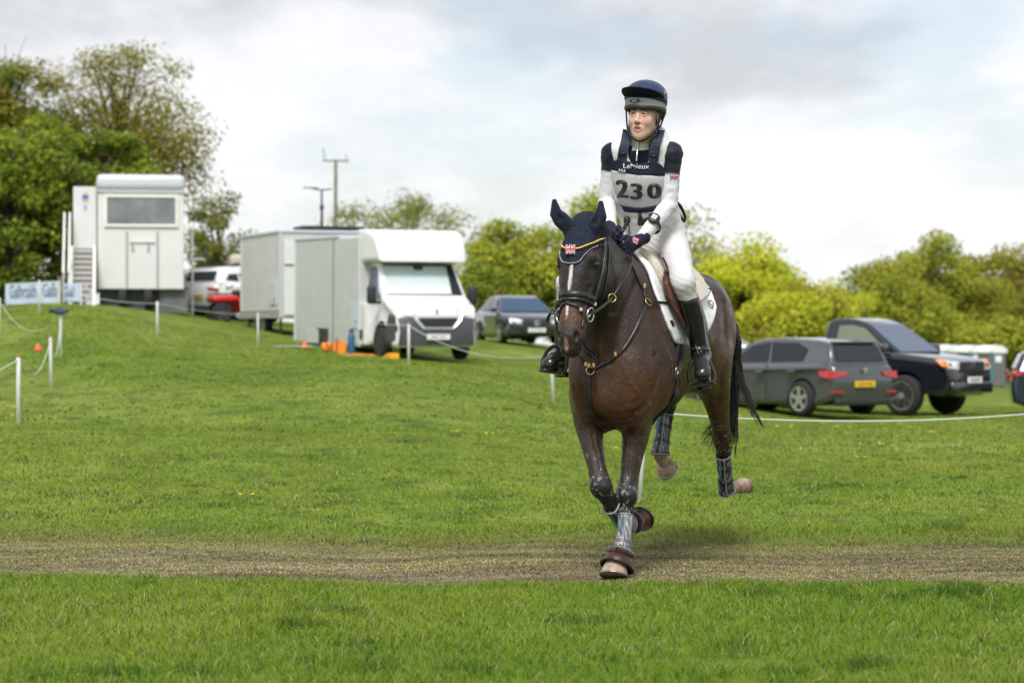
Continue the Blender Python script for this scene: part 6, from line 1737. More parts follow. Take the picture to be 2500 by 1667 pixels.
bell(HL(1515, 1348, .443), np.array([.035, -.015, -.10]), 'brown overreach boot with fleece collar over the standing hoof', .072, .080)
bell(RF[7] * .25 + RF[8] * .75, HL(1570, 1262, .03) - RF[8], 'brown overreach boot on the lifted front hoof', .052, .10)
# ------------------------------------------------------------------ the rider (same local axes as the horse)
rider = thing('person', 'rider in white with navy helmet and number 230 bib on the bay horse', 'person', Hw(-.18, 0, 1.62))
R_LOC = np.array(rider.location)
PEL = HL(1592, 572, -.20); CHE = HL(1563, 440, -.07); NB = HL(1567, 350, .01); HO = HL(1573, 280, .07)
SHR, SHL = HL(1496, 377, .01), HL(1639, 375, -.03)
ELR, WRR = HL(1481, 492, -.02), HL(1492, 560, .21)
ELL, WRL = HL(1634, 500, -.02), HL(1563, 586, .21)
HIPL, HIPR = PEL + np.array([.0, .10, -.01]), PEL + np.array([.0, -.10, -.01])
KNL = HL(1668, 690, .13); KNR = np.array([.13, -.32, KNL[2]])
ANL = HL(1712, 866, -.04); ANR = HL(1372, 872, -.04)
TOEL = HL(1712, 912, .13); TOER = HL(1338, 888, .13); HEEL = HL(1720, 934, -.07); HEER = HL(1372, 900, -.08)
yaw = rad(-3); tilt = rad(-4)
hf_ = np.array([math.cos(yaw), math.sin(yaw), -.04]); hf_ /= np.linalg.norm(hf_)
hu_ = np.array([0, math.sin(-tilt), math.cos(tilt)]); hu_ -= hf_ * hu_.dot(hf_); hu_ /= np.linalg.norm(hu_); hlf = np.cross(hu_, hf_)
def HE(f, l, u): return HO + hf_ * f + hlf * l + hu_ * u
HR = np.stack([hf_, hlf, hu_], 1)
def limb(f, pts, r, d=0.0, k=.03, rb=None, side=(0, 1, 0)):
    f.sweep(pts, [x + d for x in r], None if rb is None else [x + d for x in rb], side=side, k=k)
def torso(f, d):
    f.sweep([PEL, PEL * .5 + CHE * .5, CHE, NB + np.array([-.03, 0, -.06])], [.105 + d, .098 + d, .112 + d, .08 + d], [.150 + d, .132 + d, .150 + d, .12 + d], k=.05)
    f.sweep([SHR, NB + np.array([-.02, 0, -.045]), SHL], [.056 + d, .06 + d, .056 + d], [.058 + d, .062 + d, .058 + d], side=(1, 0, 0), k=.06)
def arm(f, a, b, c, d, cut=1.0):
    e = b + (c - b) * cut
    f.sweep([a, a * .5 + b * .5, b, b * .6 + c * .4, e], [.052 + d, .043 + d, .038 + d, .037 + d, .026 + d], k=.03)
def leg(f, h, kn, an, d):
    f.sweep([h, h * .5 + kn * .5, kn], [.088 + d, .078 + d, .056 + d], k=.05)
    f.sweep([kn, kn * .6 + an * .4 + np.array([-.012, 0, 0]), an], [.054 + d, .053 + d, .034 + d], k=.03)
# ---- skin
def build_skin():
    f = Field((-.48, -.5, .96), (.36, .5, 2.52), .0055)
    torso(f, -.012)
    for a, b, c in ((SHR, ELR, WRR), (SHL, ELL, WRL)): arm(f, a, b, c, -.010)
    for h, kn, an, to, he in ((HIPL, KNL, ANL, TOEL, HEEL), (HIPR, KNR, ANR, TOER, HEER)):
        leg(f, h, kn, an, -.012); f.sweep([he * .8 + an * .2, an, to * .7 + an * .3], [.018, .022, .012], k=.01)
    f.sweep([NB + np.array([-.02, 0, -.04]), HE(-.025, 0, -.09)], [.050, .049], k=.03)
    E = lambda c, r, k, op='u': f.ell(HE(*c), r, k, HR, op)
    E((-.012, 0, .035), (.098, .072, .098), .03)
    E((.030, 0, -.035), (.064, .0535, .090), .03)
    E((.048, 0, -.102), (.033, .033, .026), .03)
    E((.064, 0, -.114), (.020, .019, .017), .018)
    for g in (1, -1):
        E((.056, g * .0385, -.034), (.029, .0225, .028), .025)
        E((.008, g * .042, -.078), (.042, .013, .028), .03)
        E((.103, g * .031, -.003), (.012, .017, .0075), .010, 's')
        E((.100, g * .0095, -.042), (.010, .0065, .0065), .008)
        E((-.010, g * .078, -.018), (.018, .010, .031), .008)
        E((-.004, g * .086, -.018), (.010, .006, .018), .006, 's')
        E((.080, g * .030, -.008), (.014, .018, .007), .008)
    f.sweep([HE(.090, 0, .012), HE(.104, 0, -.020), HE(.115, 0, -.037)], [.007, .0065, .008], k=.014)
    E((.1085, 0, -.040), (.009, .0095, .008), .008)
    f.sweep([HE(.080, -.026, -.072), HE(.095, -.009, -.066), HE(.095, .009, -.066), HE(.080, .026, -.072)], .0058, k=.006)
    f.sweep([HE(.079, -.021, -.076), HE(.0925, 0, -.0865), HE(.079, .021, -.076)], .0070, k=.007)
    f.sweep([HE(.090, -.020, -.074), HE(.103, 0, -.0755), HE(.090, .020, -.074)], .0042, k=.004, op='s')
    return f.mesh(smooth=2)
sv, sf = build_skin()
def skin_col(v):
    rel = v - HO; a, b, c = rel @ hf_, rel @ hlf, rel @ hu_
    col = np.tile(np.array([.68, .44, .35]), (len(v), 1)); nz = vnoise(v[:, 1] * 2, v[:, 2] * 2, .02, 41)
    col *= (1 + .05 * nz)[:, None]
    def mixin(w, t): 
        nonlocal col
        col = col + (np.array(t) - col) * np.clip(w, 0, 1)[:, None]
    fr = a > .03
    for g in (1, -1): mixin(.6 * np.exp(-(((b - g * .046) / .024) ** 2 + ((c + .045) / .026) ** 2)) * fr, (.66, .33, .27))
    mixin(np.exp(-((b / .014) ** 2 + ((c + .042) / .012) ** 2)) * .35 * fr, (.60, .27, .21))
    mixin(np.clip(1.6 - ((b / .026) ** 2 + ((c + .076) / .0165) ** 2) * 1.6, 0, 1) * (a > .075), (.60, .25, .22))
    mixin(np.clip(2.5 - ((b / .0195) ** 2 + ((c + .0755) / .0040) ** 2) * 2, 0, 1) * (a > .07), (.24, .09, .08))
    for g in (1, -1):
        mixin(np.clip(1.4 - (((b - g * .031) / .021) ** 2 + ((c + .002) / .010) ** 2) * 1.3, 0, .35) * (a > .05), (.45, .27, .21))
        mixin(np.clip(2 - (((b - g * .031) / .021) ** 2 + ((c - .0185 + .10 * np.abs(b - g * .028)) / .0042) ** 2) * 1.4, 0, .7) * (a > .06), (.20, .115, .075))
    for g in (1, -1): mixin(np.clip(1.5 - (((b - g * .0095) / .006) ** 2 + ((c + .049) / .004) ** 2), 0, .75) * (a > .09), (.18, .07, .06))
    mixin(np.clip((-.10 - c) / .03, 0, 1) * .0, (.5, .3, .23))
    return np.clip(col, 0, 1)
SKIN = vcol_mat('skin', .5, .4, .06, (300, 300, 300), dist=.001)
_sb = SKIN.node_tree.nodes['Principled BSDF']; _sb.inputs['Subsurface Weight'].default_value = .3; _sb.inputs['Subsurface Radius'].default_value = (.01, .004, .003)
body = sdf_obj('body', sv, sf[:, ::-1], SKIN, rider, skin_col(sv), hw_arr, R_LOC)
LID = mat('eyelid_skin', (.55, .33, .25), .5); EYEW = mat('eye_white', (.62, .60, .58), .2); IRIS = mat('iris', (.05, .042, .03), .15)
for g in (1, -1):
    bm = bmesh.new(); bmesh.ops.create_uvsphere(bm, u_segments=14, v_segments=10, radius=.0115); bm.verts.index_update()
    c = Hw(*HE(.0795, g * .0305, -.0025)); e = obj('eye', [q.co + c for q in bm.verts], [[x.index for x in q.verts] for q in bm.faces], EYEW, rider, True, world=True)
    c = Hw(*HE(.0850, g * .0305 - .001, -.0020)); obj('iris', [q.co * .72 + c for q in bm.verts], [[x.index for x in q.verts] for q in bm.faces], IRIS, e, True, world=True); bm.free()
    for zz, rr_ in ((.0058, .0042), (-.0088, .0034)):
        MB().tube([Hw(*q) for q in catmull([HE(.080, g * .0150, zz * .35 - .001), HE(.0895, g * .0235, zz), HE(.0895, g * .0360, zz), HE(.079, g * .0480, zz * .3 - .001)], 4)], [.002] + [rr_] * 11 + [.002], 8).obj('eyelid', LID, rider, True, world=True)
    bp3 = [HE(.093, g * .014, .0165), HE(.096, g * .028, .0205), HE(.086, g * .048, .0165)]
    MB().tube([Hw(*q) for q in catmull(bp3, 4)], [.0018, .003, .003, .003, .003, .003, .002, .002, .001], 6).obj('eyebrow', mat('brow_hair', (.12, .07, .045), .8), rider, True, world=True)
    MB().tube([Hw(*q) for q in catmull([HE(.085, g * .0165, .0), HE(.0922, g * .031, .0038), HE(.082, g * .046, .0008)], 4)], .0018, 5).obj('lashes', mat('lash', (.03, .02, .016), .8), rider, True, world=True)
# ---- shirt: white sleeves, navy-black shoulders
CLOTH = vcol_mat('shirt_cloth', .75, .25, .3, (16, 16, 34), sheen=.1, dist=.02)
def fold(v, amp, seed):
    return v
def build_shirt():
    f = Field((-.45, -.42, 1.5), (.36, .42, 2.32), .0065)
    torso(f, -.004)
    for a, b, c in ((SHR, ELR, WRR), (SHL, ELL, WRL)):
        arm(f, a, b, c, .004, .95)
    f.sweep([NB + np.array([-.02, 0, -.05]), NB + np.array([-.012, 0, .05])], [.072, .066], k=.02)
    f.ell(NB + np.array([.02, 0, .108]), (.11, .11, .065), .005, op='s')
    f.sweep([NB + np.array([-.02, 0, -.02]), NB + np.array([-.012, 0, .10])], [.050, .060], k=.004, op='s')
    return f.mesh(smooth=2)
shv, shf = build_shirt()
def sleeve_folds():
    global shv
    nr = vnormals(shv, shf); nr *= 1 if (nr * (shv - CHE)).sum(1).mean() > 0 else -1; d = np.zeros(len(shv))
    for a, b, c in ((SHR, ELR, WRR), (SHL, ELL, WRL)):
        for p, q, cen, wid, fr in ((a, b, 1.0, .38, 75), (b, c, .05, .42, 70), (b, c, .95, .25, 110), (a, b, .1, .3, 60)):
            ab = q - p; L_ = np.linalg.norm(ab); t = ((shv - p) @ ab) / L_ ** 2; rd = np.linalg.norm(shv - p - t[:, None] * ab, axis=1)
            m = np.exp(-((t - cen) / wid) ** 2) * (rd < .085)
            ph = t * L_ * fr + 2.6 * vnoise(shv[:, 0] * 3 + shv[:, 1] * 3, shv[:, 2] * 2, .12, 61) + shv[:, 1] * 18
            d += m * .0034 * (np.abs(np.sin(ph)) ** 1.5 - .4)
    d += .002 * n3(shv, .05, 62)
    shv = shv + nr * d[:, None]
sleeve_folds()
def shirt_col(v):
    white = np.array([.60, .60, .635]); blk = np.array([.0085, .011, .020])
    dR = ((v - SHR) @ (ELR - SHR)) / ((ELR - SHR) @ (ELR - SHR)); dL = ((v - SHL) @ (ELL - SHL)) / ((ELL - SHL) @ (ELL - SHL))
    right = v[:, 1] < (NB[1] + PEL[1]) / 2
    d = np.where(right, dR, dL); lim = np.where(right, .36, .42)
    fore = np.where(right, ((v - ELR) @ (WRR - ELR)) > 0, ((v - ELL) @ (WRL - ELL)) > 0)
    w_ = np.clip((lim - d) * 22 + .5, 0, 1) * ~(fore & (v[:, 2] < CHE[2])); c = white + (blk - white) * w_[:, None]
    coll = (v[:, 2] > NB[2] - .012) & (np.hypot(v[:, 0] - NB[0] + .015, v[:, 1] - NB[1]) < .095); c[coll] = (.62, .62, .61)
    return c
sdf_obj('shirt', shv, shf[:, ::-1], CLOTH, rider, shirt_col(shv), hw_arr, R_LOC)
# ---- white body protector
VESTM = mat('vest_white', (.74, .74, .78), .7, 0, .3, var=.03, vscale=9, bump=.3, bscale=28)
def build_vest(hull=False):
    f = Field((-.5, -.36, 1.5), (.28, .36, 2.34), .0075)
    f.sweep([PEL + np.array([.0, 0, .06]), PEL * .55 + CHE * .45, CHE + np.array([.008, 0, .0]), CHE * .45 + NB * .55 + np.array([-.005, 0, 0])], [.128, .125, .136, .115], [.158, .158, .180, .165], k=.04)
    f.sweep([SHR + np.array([-.01, .045, .012]), NB + np.array([-.035, 0, -.01]), SHL + np.array([-.01, -.045, .012])], [.066, .070, .066], [.085, .09, .085], side=(1, 0, 0), k=.05)
    # raised collar round the neck
    cpts = [NB + np.array([.045, -.095, -.02]), NB + np.array([-.02, -.098, .042]), NB + np.array([-.10, -.05, .075]), NB + np.array([-.115, 0, .082]), NB + np.array([-.10, .05, .075]), NB + np.array([-.02, .098, .042]), NB + np.array([.045, .095, -.02])]
    f.sweep(catmull(cpts, 5), .028, k=.04)
    if hull: return f.mesh(smooth=2)
    f.ell(NB + np.array([.06, 0, -.03]), (.105, .056, .105), .02, op='s')
    f.sweep([NB + np.array([.0, 0, -.06]), NB + np.array([-.02, 0, .12])], [.070, .078], k=.02, op='s')
    f.ell(SHR + np.array([0, -.045, -.05]), (.13, .062, .12), .02, op='s'); f.ell(SHL + np.array([0, .045, -.05]), (.13, .062, .12), .02, op='s')
    return f.mesh(smooth=2)
vv, vf = build_vest()
nr_ = vnormals(vv, vf); nr_ *= 1 if (nr_ * (vv - CHE)).sum(1).mean() > 0 else -1
low_ = np.clip((CHE[2] - .06 - vv[:, 2]) / .08, 0, 1)
vv = vv + nr_ * (low_ * .006 * (np.abs(np.sin((vv[:, 2] + vv[:, 1] * .4) * 60 + 2.5 * n3(vv, .1, 65))) ** 1.3 - .4) + .003 * n3(vv, .07, 66))[:, None]
vest = sdf_obj('body_protector', vv, vf[:, ::-1], VESTM, rider, None, hw_arr, R_LOC)
VBVH = BVHTree.FromPolygons([Vector(p) for p in hw_arr(vv)], vf.tolist())
_v2, _f2 = build_vest(True); HULL = BVHTree.FromPolygons([Vector(p) for p in hw_arr(_v2)], _f2.tolist())
lin = [NB + np.array([.055, -.072, -.03]), NB + np.array([-.01, -.078, .040]), NB + np.array([-.085, -.045, .072]), NB + np.array([-.098, 0, .080]), NB + np.array([-.085, .045, .072]), NB + np.array([-.01, .078, .040]), NB + np.array([.055, .072, -.03])]
MB().tube([Hw(*q) for q in catmull(lin, 6)], .019, 10).obj('collar_lining', NAVY, rider, True, world=True)
MB().tube([Hw(*q) for q in catmull([HL(1650, 492, -.24), HL(1662, 505, -.27), HL(1672, 528, -.28), HL(1668, 540, -.26), HL(1655, 515, -.24)], 5)], .008, 8).obj('air_pack_handle', NAVY, rider, True, world=True)
# ---- bib
BIBN = mat('bib_navy', (.014, .019, .042), .7, 0, .25, var=.2, vscale=18, bump=.25, bscale=60)
BIBG = mat('bib_grey', (.42, .42, .435), .6, 0, .3, var=.06, vscale=10, bump=.25, bscale=24)
bib = thing('number_bib', 'navy and grey bib with black number 230 worn on the rider chest', 'bib', Hw(*CHE))
drape('top_panel', [(1487, 398), (1511, 388), (1532, 392), (1552, 402), (1578, 398), (1592, 391), (1612, 401), (1626, 417), (1622, 430), (1560, 428), (1520, 422), (1494, 414)], BIBN, bib, HULL, .006, 6, .004)
drape('number_panel', [(1494, 414), (1520, 422), (1560, 428), (1622, 430), (1618, 455), (1610, 500), (1607, 506), (1560, 508), (1516, 502), (1507, 480), (1498, 448)], BIBG, bib, HULL, .005, 6, .003)
drape('hem', [(1519, 500), (1560, 506), (1608, 498), (1607, 512), (1580, 517), (1540, 517), (1526, 514)], BIBN, bib, HULL, .006, 6, .005)
BIBBVH = bvh_of(list(bib.children))
def num(txt, x, y, h, sx): return px_text(txt, x, y, h, NUMM, bib, HULL, .0085, 'number', sx=sx)
NUMM = mat('number_black', (.022, .022, .025), .55, var=.6, vscale=30)
def bold(txt, x, y, h, sx, **k):
    for dx in (-3.2, -1.2, 1.2, 3.2): px_text(txt, x + dx, y, h, NUMM, bib, BIBBVH, .002 + dx * .0002, 'number', sx=sx, **k)
bold('2', 1519, 461, 43, .95); bold('3', 1554, 467, 38, 1.2); bold('0', 1597, 466, 36, 1.25)
px_text('LeMieux', 1553, 406, 12, FL_WHITE, bib, BIBBVH, .006, 'lettering', sx=1.05, rot=-.03)
px_text('ARA', 1519, 417, 7, FL_WHITE, bib, BIBBVH, .006, 'lettering', rot=-.15)
WEB = mat('navy_webbing', (.022, .027, .055), .6, 0, .3, var=.1, bump=.3, bscale=300)
def vstrap(px, w, m, name, off=.006, th=.004):
    pts = []
    for q in px:
        r_ = on_horse(q[0], q[1], 0, HULL)
        if r_: pts.append(r_[0])
    cp = catmull(pts, 5); v = []
    for i, p in enumerate(cp):
        loc, nrm, _, _ = HULL.find_nearest(p); nn = nrm if nrm.dot(EYEO - loc) > 0 else -nrm
        d = (cp[min(i + 1, len(cp) - 1)] - cp[max(i - 1, 0)]).normalized(); nn = (nn - d * nn.dot(d)).normalized(); sd = d.cross(nn)
        for e, h in ((-1, 0), (-1, 1), (1, 1), (1, 0)): v.append(p + sd * (e * w / 2) + nn * (off + h * th))
    k = len(cp); f = [(i * 4 + c, i * 4 + (c + 1) % 4, (i + 1) * 4 + (c + 1) % 4, (i + 1) * 4 + c) for i in range(k - 1) for c in range(4)] + [(3, 2, 1, 0), tuple((k - 1) * 4 + c for c in range(4))]
    return MB().add(v, f).obj(name, m, bib, False, world=True)
vstrap([(1532, 322), (1528, 345), (1522, 370), (1519, 392)], .050, WEB, 'shoulder_strap'); vstrap([(1612, 322), (1604, 345), (1598, 370), (1594, 394)], .052, WEB, 'shoulder_strap')
for a_, b_ in (((1523, 324), (1541, 330)), ((1595, 324), (1613, 332)), ((1513, 373), (1531, 375)), ((1587, 379), (1606, 381))):
    r1, r2 = on_horse(*a_, .016, HULL), on_horse(*b_, .016, HULL)
    if r1 and r2: MB().tube([r1[0], r2[0]], .005, 6).obj('slider', LEATHER, bib, True, world=True)
# toggles, air cord and clip under the bib
for q in ((1534, 537), (1565, 541)):
    r_ = on_horse(*q, .012, VBVH)
    if r_: MB().box(r_[0], (.032, .022, .038), bevel=.008).obj('clip', LEATHER, bib, True, world=True)
r_ = on_horse(1562, 520, .01, VBVH)
if r_: MB().tube([r_[0], on_horse(1565, 540, .012, VBVH)[0]], .009, 8).obj('zip_pull', LEATHER, bib, True, world=True)
rc_ = thing('air_vest_cord', 'black air vest lanyard with red clip in front of the rider', 'lanyard', Hw(*HL(1520, 560, .16)))
MB().tube([Hw(*q) for q in catmull([HL(1535, 540, .06), HL(1527, 552, .12), HL(1519, 566, .16)], 4)], .010, 8).obj('cord_cap', LEATHER, rc_, True, world=True)
MB().tube([Hw(*q) for q in catmull([HL(1519, 562, .16), HL(1512, 575, .17), HL(1509, 582, .17)], 4)], .0085, 8).obj('red_clip', FL_RED, rc_, True, world=True)
MB().tube([Hw(*q) for q in catmull([HL(1535, 545, .08), HL(1536, 570, .14), HL(1528, 585, .17), HL(1512, 588, .2), HL(1505, 600, .16)], 5)], .0035, 6).obj('cord', LEATHER, rc_, True, world=True)
# ---- collar zip
zp = [on_horse(1566 + i * .3, 352 + 8 * i, .005, BVHTree.FromPolygons([Vector(p) for p in hw_arr(shv)], shf.tolist())) for i in range(6)]
zp = [q[0] for q in zp if q]
cr_ = []
for t_, r_o in ((-.03, .080), (.0, .074), (.03, .068), (.042, .066), (.042, .060), (.02, .060)):
    for k in range(30):
        a_ = 2 * math.pi * k / 30; dip = -.022 * max(0, math.cos(a_)) ** 2 * (1 if t_ > 0 else .4)
        cr_.append(Hw(*(NB + np.array([-.012 + r_o * math.cos(a_), r_o * math.sin(a_) * .95, t_ + dip - .004 + .012 * max(0, -math.cos(a_))]))))
MB().add(cr_, [(i * 30 + k, i * 30 + (k + 1) % 30, (i + 1) * 30 + (k + 1) % 30, (i + 1) * 30 + k) for i in range(5) for k in range(30)]).obj('collar', mat('collar_grey', (.55, .55, .54), .7, var=.06), rider, True, world=True)
zq = [NB + np.array([-.012 + .074, 0, .012]), NB + np.array([.072, 0, -.03]), NB + np.array([.088, 0, -.07]), NB + np.array([.094, 0, -.10])]
MB().tube([Hw(*q) for q in catmull(zq, 4)], .0042, 6).obj('zip', STEELB, rider, True, world=True)
# ---- breeches
def stain_mat():
    m = bpy.data.materials.new('breeches_cloth'); m.use_nodes = True; N, L = m.node_tree.nodes, m.node_tree.links
    b = N['Principled BSDF']; b.inputs['Roughness'].default_value = .8
    tc = N.new('ShaderNodeTexCoord'); n = N.new('ShaderNodeTexNoise'); n.inputs['Scale'].default_value = 9; n.inputs['Detail'].default_value = 6; L.new(tc.outputs['Object'], n.inputs[0])
    r = N.new('ShaderNodeValToRGB'); r.color_ramp.elements[0].position = .30; r.color_ramp.elements[1].position = .46
    r.color_ramp.elements[0].color = (.36, .335, .32, 1); r.color_ramp.elements[1].color = (.57, .56, .567, 1); L.new(n.outputs['Fac'], r.inputs[0]); L.new(r.outputs[0], b.inputs['Base Color'])
    w = N.new('ShaderNodeTexNoise'); mp = N.new('ShaderNodeMapping'); mp.inputs['Scale'].default_value = (7, 7, 38); L.new(tc.outputs['Object'], mp.inputs[0]); L.new(mp.outputs[0], w.inputs[0]); w.inputs['Scale'].default_value = 1
    bp2 = N.new('ShaderNodeBump'); bp2.inputs['Strength'].default_value = .4; bp2.inputs['Distance'].default_value = .012; L.new(w.outputs['Fac'], bp2.inputs['Height']); L.new(bp2.outputs[0], b.inputs['Normal'])
    return m
BREECH = stain_mat()
def build_breeches():
    f = Field((-.5, -.5, 1.2), (.34, .5, 1.86), .008)
    f.sweep([PEL + np.array([0, 0, .05]), PEL + np.array([-.01, 0, -.02])], [.112, .120], [.148, .150], k=.03)
    for g, h, kn, an in ((1, HIPL, KNL, ANL), (-1, HIPR, KNR, ANR)):
        f.ell(h + np.array([-.06, -.03 * g, -.02]), (.11, .085, .10), .05)
        f.sweep([h + np.array([0, -.01 * g, 0]), h * .5 + kn * .5, kn * .92 + h * .08, kn], [.090, .080, .062, .056], k=.05)
        f.sweep([kn, kn * .66 + an * .34], [.055, .049], k=.03)
        f.sweep([h + np.array([.07, -.05 * g, .02]), h + np.array([.10, .03 * g, -.05])], .012, k=.03, op='s')
    return f.mesh(smooth=2)
bv, bf = build_breeches()
nr_ = vnormals(bv, bf); nr_ *= 1 if (nr_ * (bv - PEL)).sum(1).mean() > 0 else -1
hipm = np.exp(-((np.linalg.norm(bv - (HIPL + np.array([.06, .0, -.02])), axis=1)) / .12) ** 2) + np.exp(-((np.linalg.norm(bv - KNL, axis=1)) / .07) ** 2) * .7
bv = bv + nr_ * (hipm * .0065 * (np.abs(np.sin((bv[:, 2] * 1.0 + bv[:, 1] * .55) * 95 + 2.2 * n3(bv, .09, 63))) ** 1.4 - .4) + .003 * n3(bv, .06, 64))[:, None]
sdf_obj('breeches', bv, bf[:, ::-1], BREECH, rider, None, hw_arr, R_LOC)
# ---- boots
BOOTL = mat('boot_leather', (.010, .010, .011), .24, 0, .55, var=.2, vscale=14, bump=.25, bscale=22)
def build_boot(kn, an, to, he, g):
    lo = np.minimum(np.minimum(kn, an), np.minimum(to, he)) - .13; hi = np.maximum(np.maximum(kn, an), np.maximum(to, he)) + .13
    f = Field(lo, hi, .006); top = kn * .74 + an * .26
    f.sweep([top, kn * .55 + an * .45 + np.array([-.012, 0, 0]), kn * .25 + an * .75 + np.array([-.008, 0, 0]), an], [.060, .060, .047, .044], k=.02)
    f.ell(top + (top - an) / np.linalg.norm(top - an) * .062, (.09, .09, .045), .004, op='s')
    ball = to * .72 + he * .28; ins = an * .45 + to * .55 + np.array([0, 0, .012])
    f.sweep([an, ins, to + np.array([-.02, 0, .005])], [.043, .036, .030], [.044, .040, .040], k=.03)
    f.sweep([he + np.array([.01, 0, .02]), an * .5 + he * .5], [.034, .040], k=.03)
    f.sweep([he + np.array([.005, 0, -.004]), ball + np.array([0, 0, -.012]), to + np.array([-.005, 0, -.01])], [.022, .018, .018], [.033, .040, .034], k=.015)
    for q in range(3): f.ell(an + np.array([.03 - .012 * q, 0, .028 - .022 * q]), (.05, .056, .006), .008, op='u')
    v, F_ = f.mesh(smooth=2); o = sdf_obj('boot', v, F_[:, ::-1], BOOTL, rider, None, hw_arr, R_LOC)
    hl = MB().box(Hw(*(he + np.array([.0, 0, -.03]))), (.062, .062, .03), Matrix.Rotation(rad(20), 3, 'Z'), .008).obj('heel', LEATHER, o, True, world=True)
    return o
build_boot(KNL, ANL, TOEL, HEEL, 1); build_boot(KNR, ANR, TOER, HEER, -1)
r1, r2 = HL(1668, 746, .10), HL(1690, 742, .10)
# ---- gloves with five fingers
GLOVE = mat('glove_navy', (.010, .013, .028), .75, 0, .25, var=.2, vscale=40, bump=.35, bscale=90)
def build_glove(el, wr, hand, g, drop):
    """g: +1 left hand (medial is -l), -1 right; thumbs up, fingers closed round the rein"""
    d = hand - wr; d /= np.linalg.norm(d); up = np.array([.12, -.10 * g, 1.0]); up -= d * up.dot(d); up /= np.linalg.norm(up)
    med = np.cross(up, d) * g; med = med if med[1] * g < 0 else -med
    c = wr + d * .055; lo = c - .15; hi = c + .17; f = Field(lo, hi, .004)
    pt = lambda a, b, e: c + d * a + up * b + med * e
    f.sweep([wr - (wr - el) / np.linalg.norm(wr - el) * -.0 - d * .03, wr, pt(-.02, 0, 0)], [.034, .031, .030], [.034, .028, .026], side=med, k=.01)
    f.sweep([pt(-.035, .0, 0), pt(.012, .004, -.004), pt(.034, .004, -.006)], [.030, .040, .040], [.024, .020, .017], side=med, k=.015)
    for i, (o, L_) in enumerate(((.030, .92), (.011, 1.0), (-.009, .94), (-.028, .78))):
        k0 = pt(.036, o, -.006); k1 = pt(.036 + .030 * L_, o - .006, .002); k2 = pt(.034 + .030 * L_, o - .012, .030 * L_); k3 = pt(.010 + .006 * L_, o - .012, .036)
        f.sweep([pt(.015, o, -.004), k0, k1, k2, k3], [.0105, .0115, .0105, .0098, .0088], k=.004)
        f.ell(k0 + d * .004, (.0125, .0125, .0125), .005)
    f.sweep([pt(-.018, .022, .016), pt(.014, .046, .018), pt(.042, .050, .016), pt(.062, .044, .014)], [.014, .0125, .0112, .009], k=.006)
    v, F_ = f.mesh(smooth=1); o = sdf_obj('glove', v, F_[:, ::-1], GLOVE, rider, None, hw_arr, R_LOC)
    return o, pt
HNL = HL(1532, 604, .29); HNR = HL(1506, 588, .31)
gL, ptL = build_glove(ELL, WRL, HNL, 1, 0); gR, ptR = build_glove(ELR, WRR, HNR, -1, 0)
gb_ = bvh_of([gL]); r_ = on_horse(1550, 588, .003, gb_)
if r_: union_flag(gL, r_[0], Vector((.85, .1, -.35)), Vector((.35, .2, .9)), .032, .032)
cu_ = MB().tube([Hw(*(WRR + (ELR - WRR) * .06)), Hw(*(WRR + (ELR - WRR) * .0))], .030, 14).obj('wrist', SKIN, rider, True, world=True) if False else None
# ---- watch
wt = thing('wrist_watch', 'large black eventing watch on the rider forearm', 'watch', Hw(*HL(1595, 540, .16)))
wc_ = WRL * .58 + ELL * .42; ax = WRL - ELL; ax = ax / np.linalg.norm(ax)
vdir = (EYEO - Hw(*wc_)).normalized()
axw = (Hw(*WRL) - Hw(*ELL)).normalized(); nw = (vdir - axw * vdir.dot(axw)); nw = (nw + Vector((-.15, 0, .25))).normalized(); nw = (nw - axw * nw.dot(axw)).normalized(); sw = axw.cross(nw)
base = Hw(*wc_) + nw * .044
def disc(c, n_, r, h, m, name, par):
    a = n_.orthogonal().normalized(); b = n_.cross(a); q = []
    for rr, hh in ((r, 0), (r, h), (r * .86, h + .002)):
        q += [c + a * (rr * math.cos(2 * math.pi * k / 24)) + b * (rr * math.sin(2 * math.pi * k / 24)) + n_ * hh for k in range(24)]
    f = [(i * 24 + k, i * 24 + (k + 1) % 24, (i + 1) * 24 + (k + 1) % 24, (i + 1) * 24 + k) for i in range(2) for k in range(24)] + [tuple(range(24))[::-1], tuple(48 + k for k in range(24))]
    return MB().add(q, f).obj(name, m, par, True, world=True)
disc(base, nw, .031, .014, LEATHER, 'case', wt)
MB().plate([base + nw * .0185 + axw * a * .015 + sw * b * .013 for a, b in ((-1, -1), (1, -1), (1, 1), (-1, 1))], .001).obj('display', mat('lcd', (.62, .66, .64), .3), wt, world=True)
MB().plate([base + nw * .0205 + axw * a * .011 + sw * b * .005 for a, b in ((-1, -1), (1, -1), (1, 1), (-1, 1))], .0006).obj('digits', mat('lcd_digits', (.40, .44, .43), .4), wt, world=True)
loop = [Hw(*wc_) + (nw * math.cos(t) + sw * math.sin(t)) * .046 for t in np.linspace(0, 2 * math.pi, 25)]
MB().tube(loop, .011, 6, cap=False, ry=.004).obj('watch_strap', LEATHER, wt, True, world=True)
# sleeve flag
sb_ = BVHTree.FromPolygons([Vector(p) for p in hw_arr(shv)], shf.tolist())
r_ = on_horse(1645, 431, .003, sb_)
if r_: union_flag(rider, r_[0], Vector((1, 0, .0)) - r_[1] * Vector((1, 0, 0)).dot(r_[1]), Vector((0, 0, 1)), .046, .017)
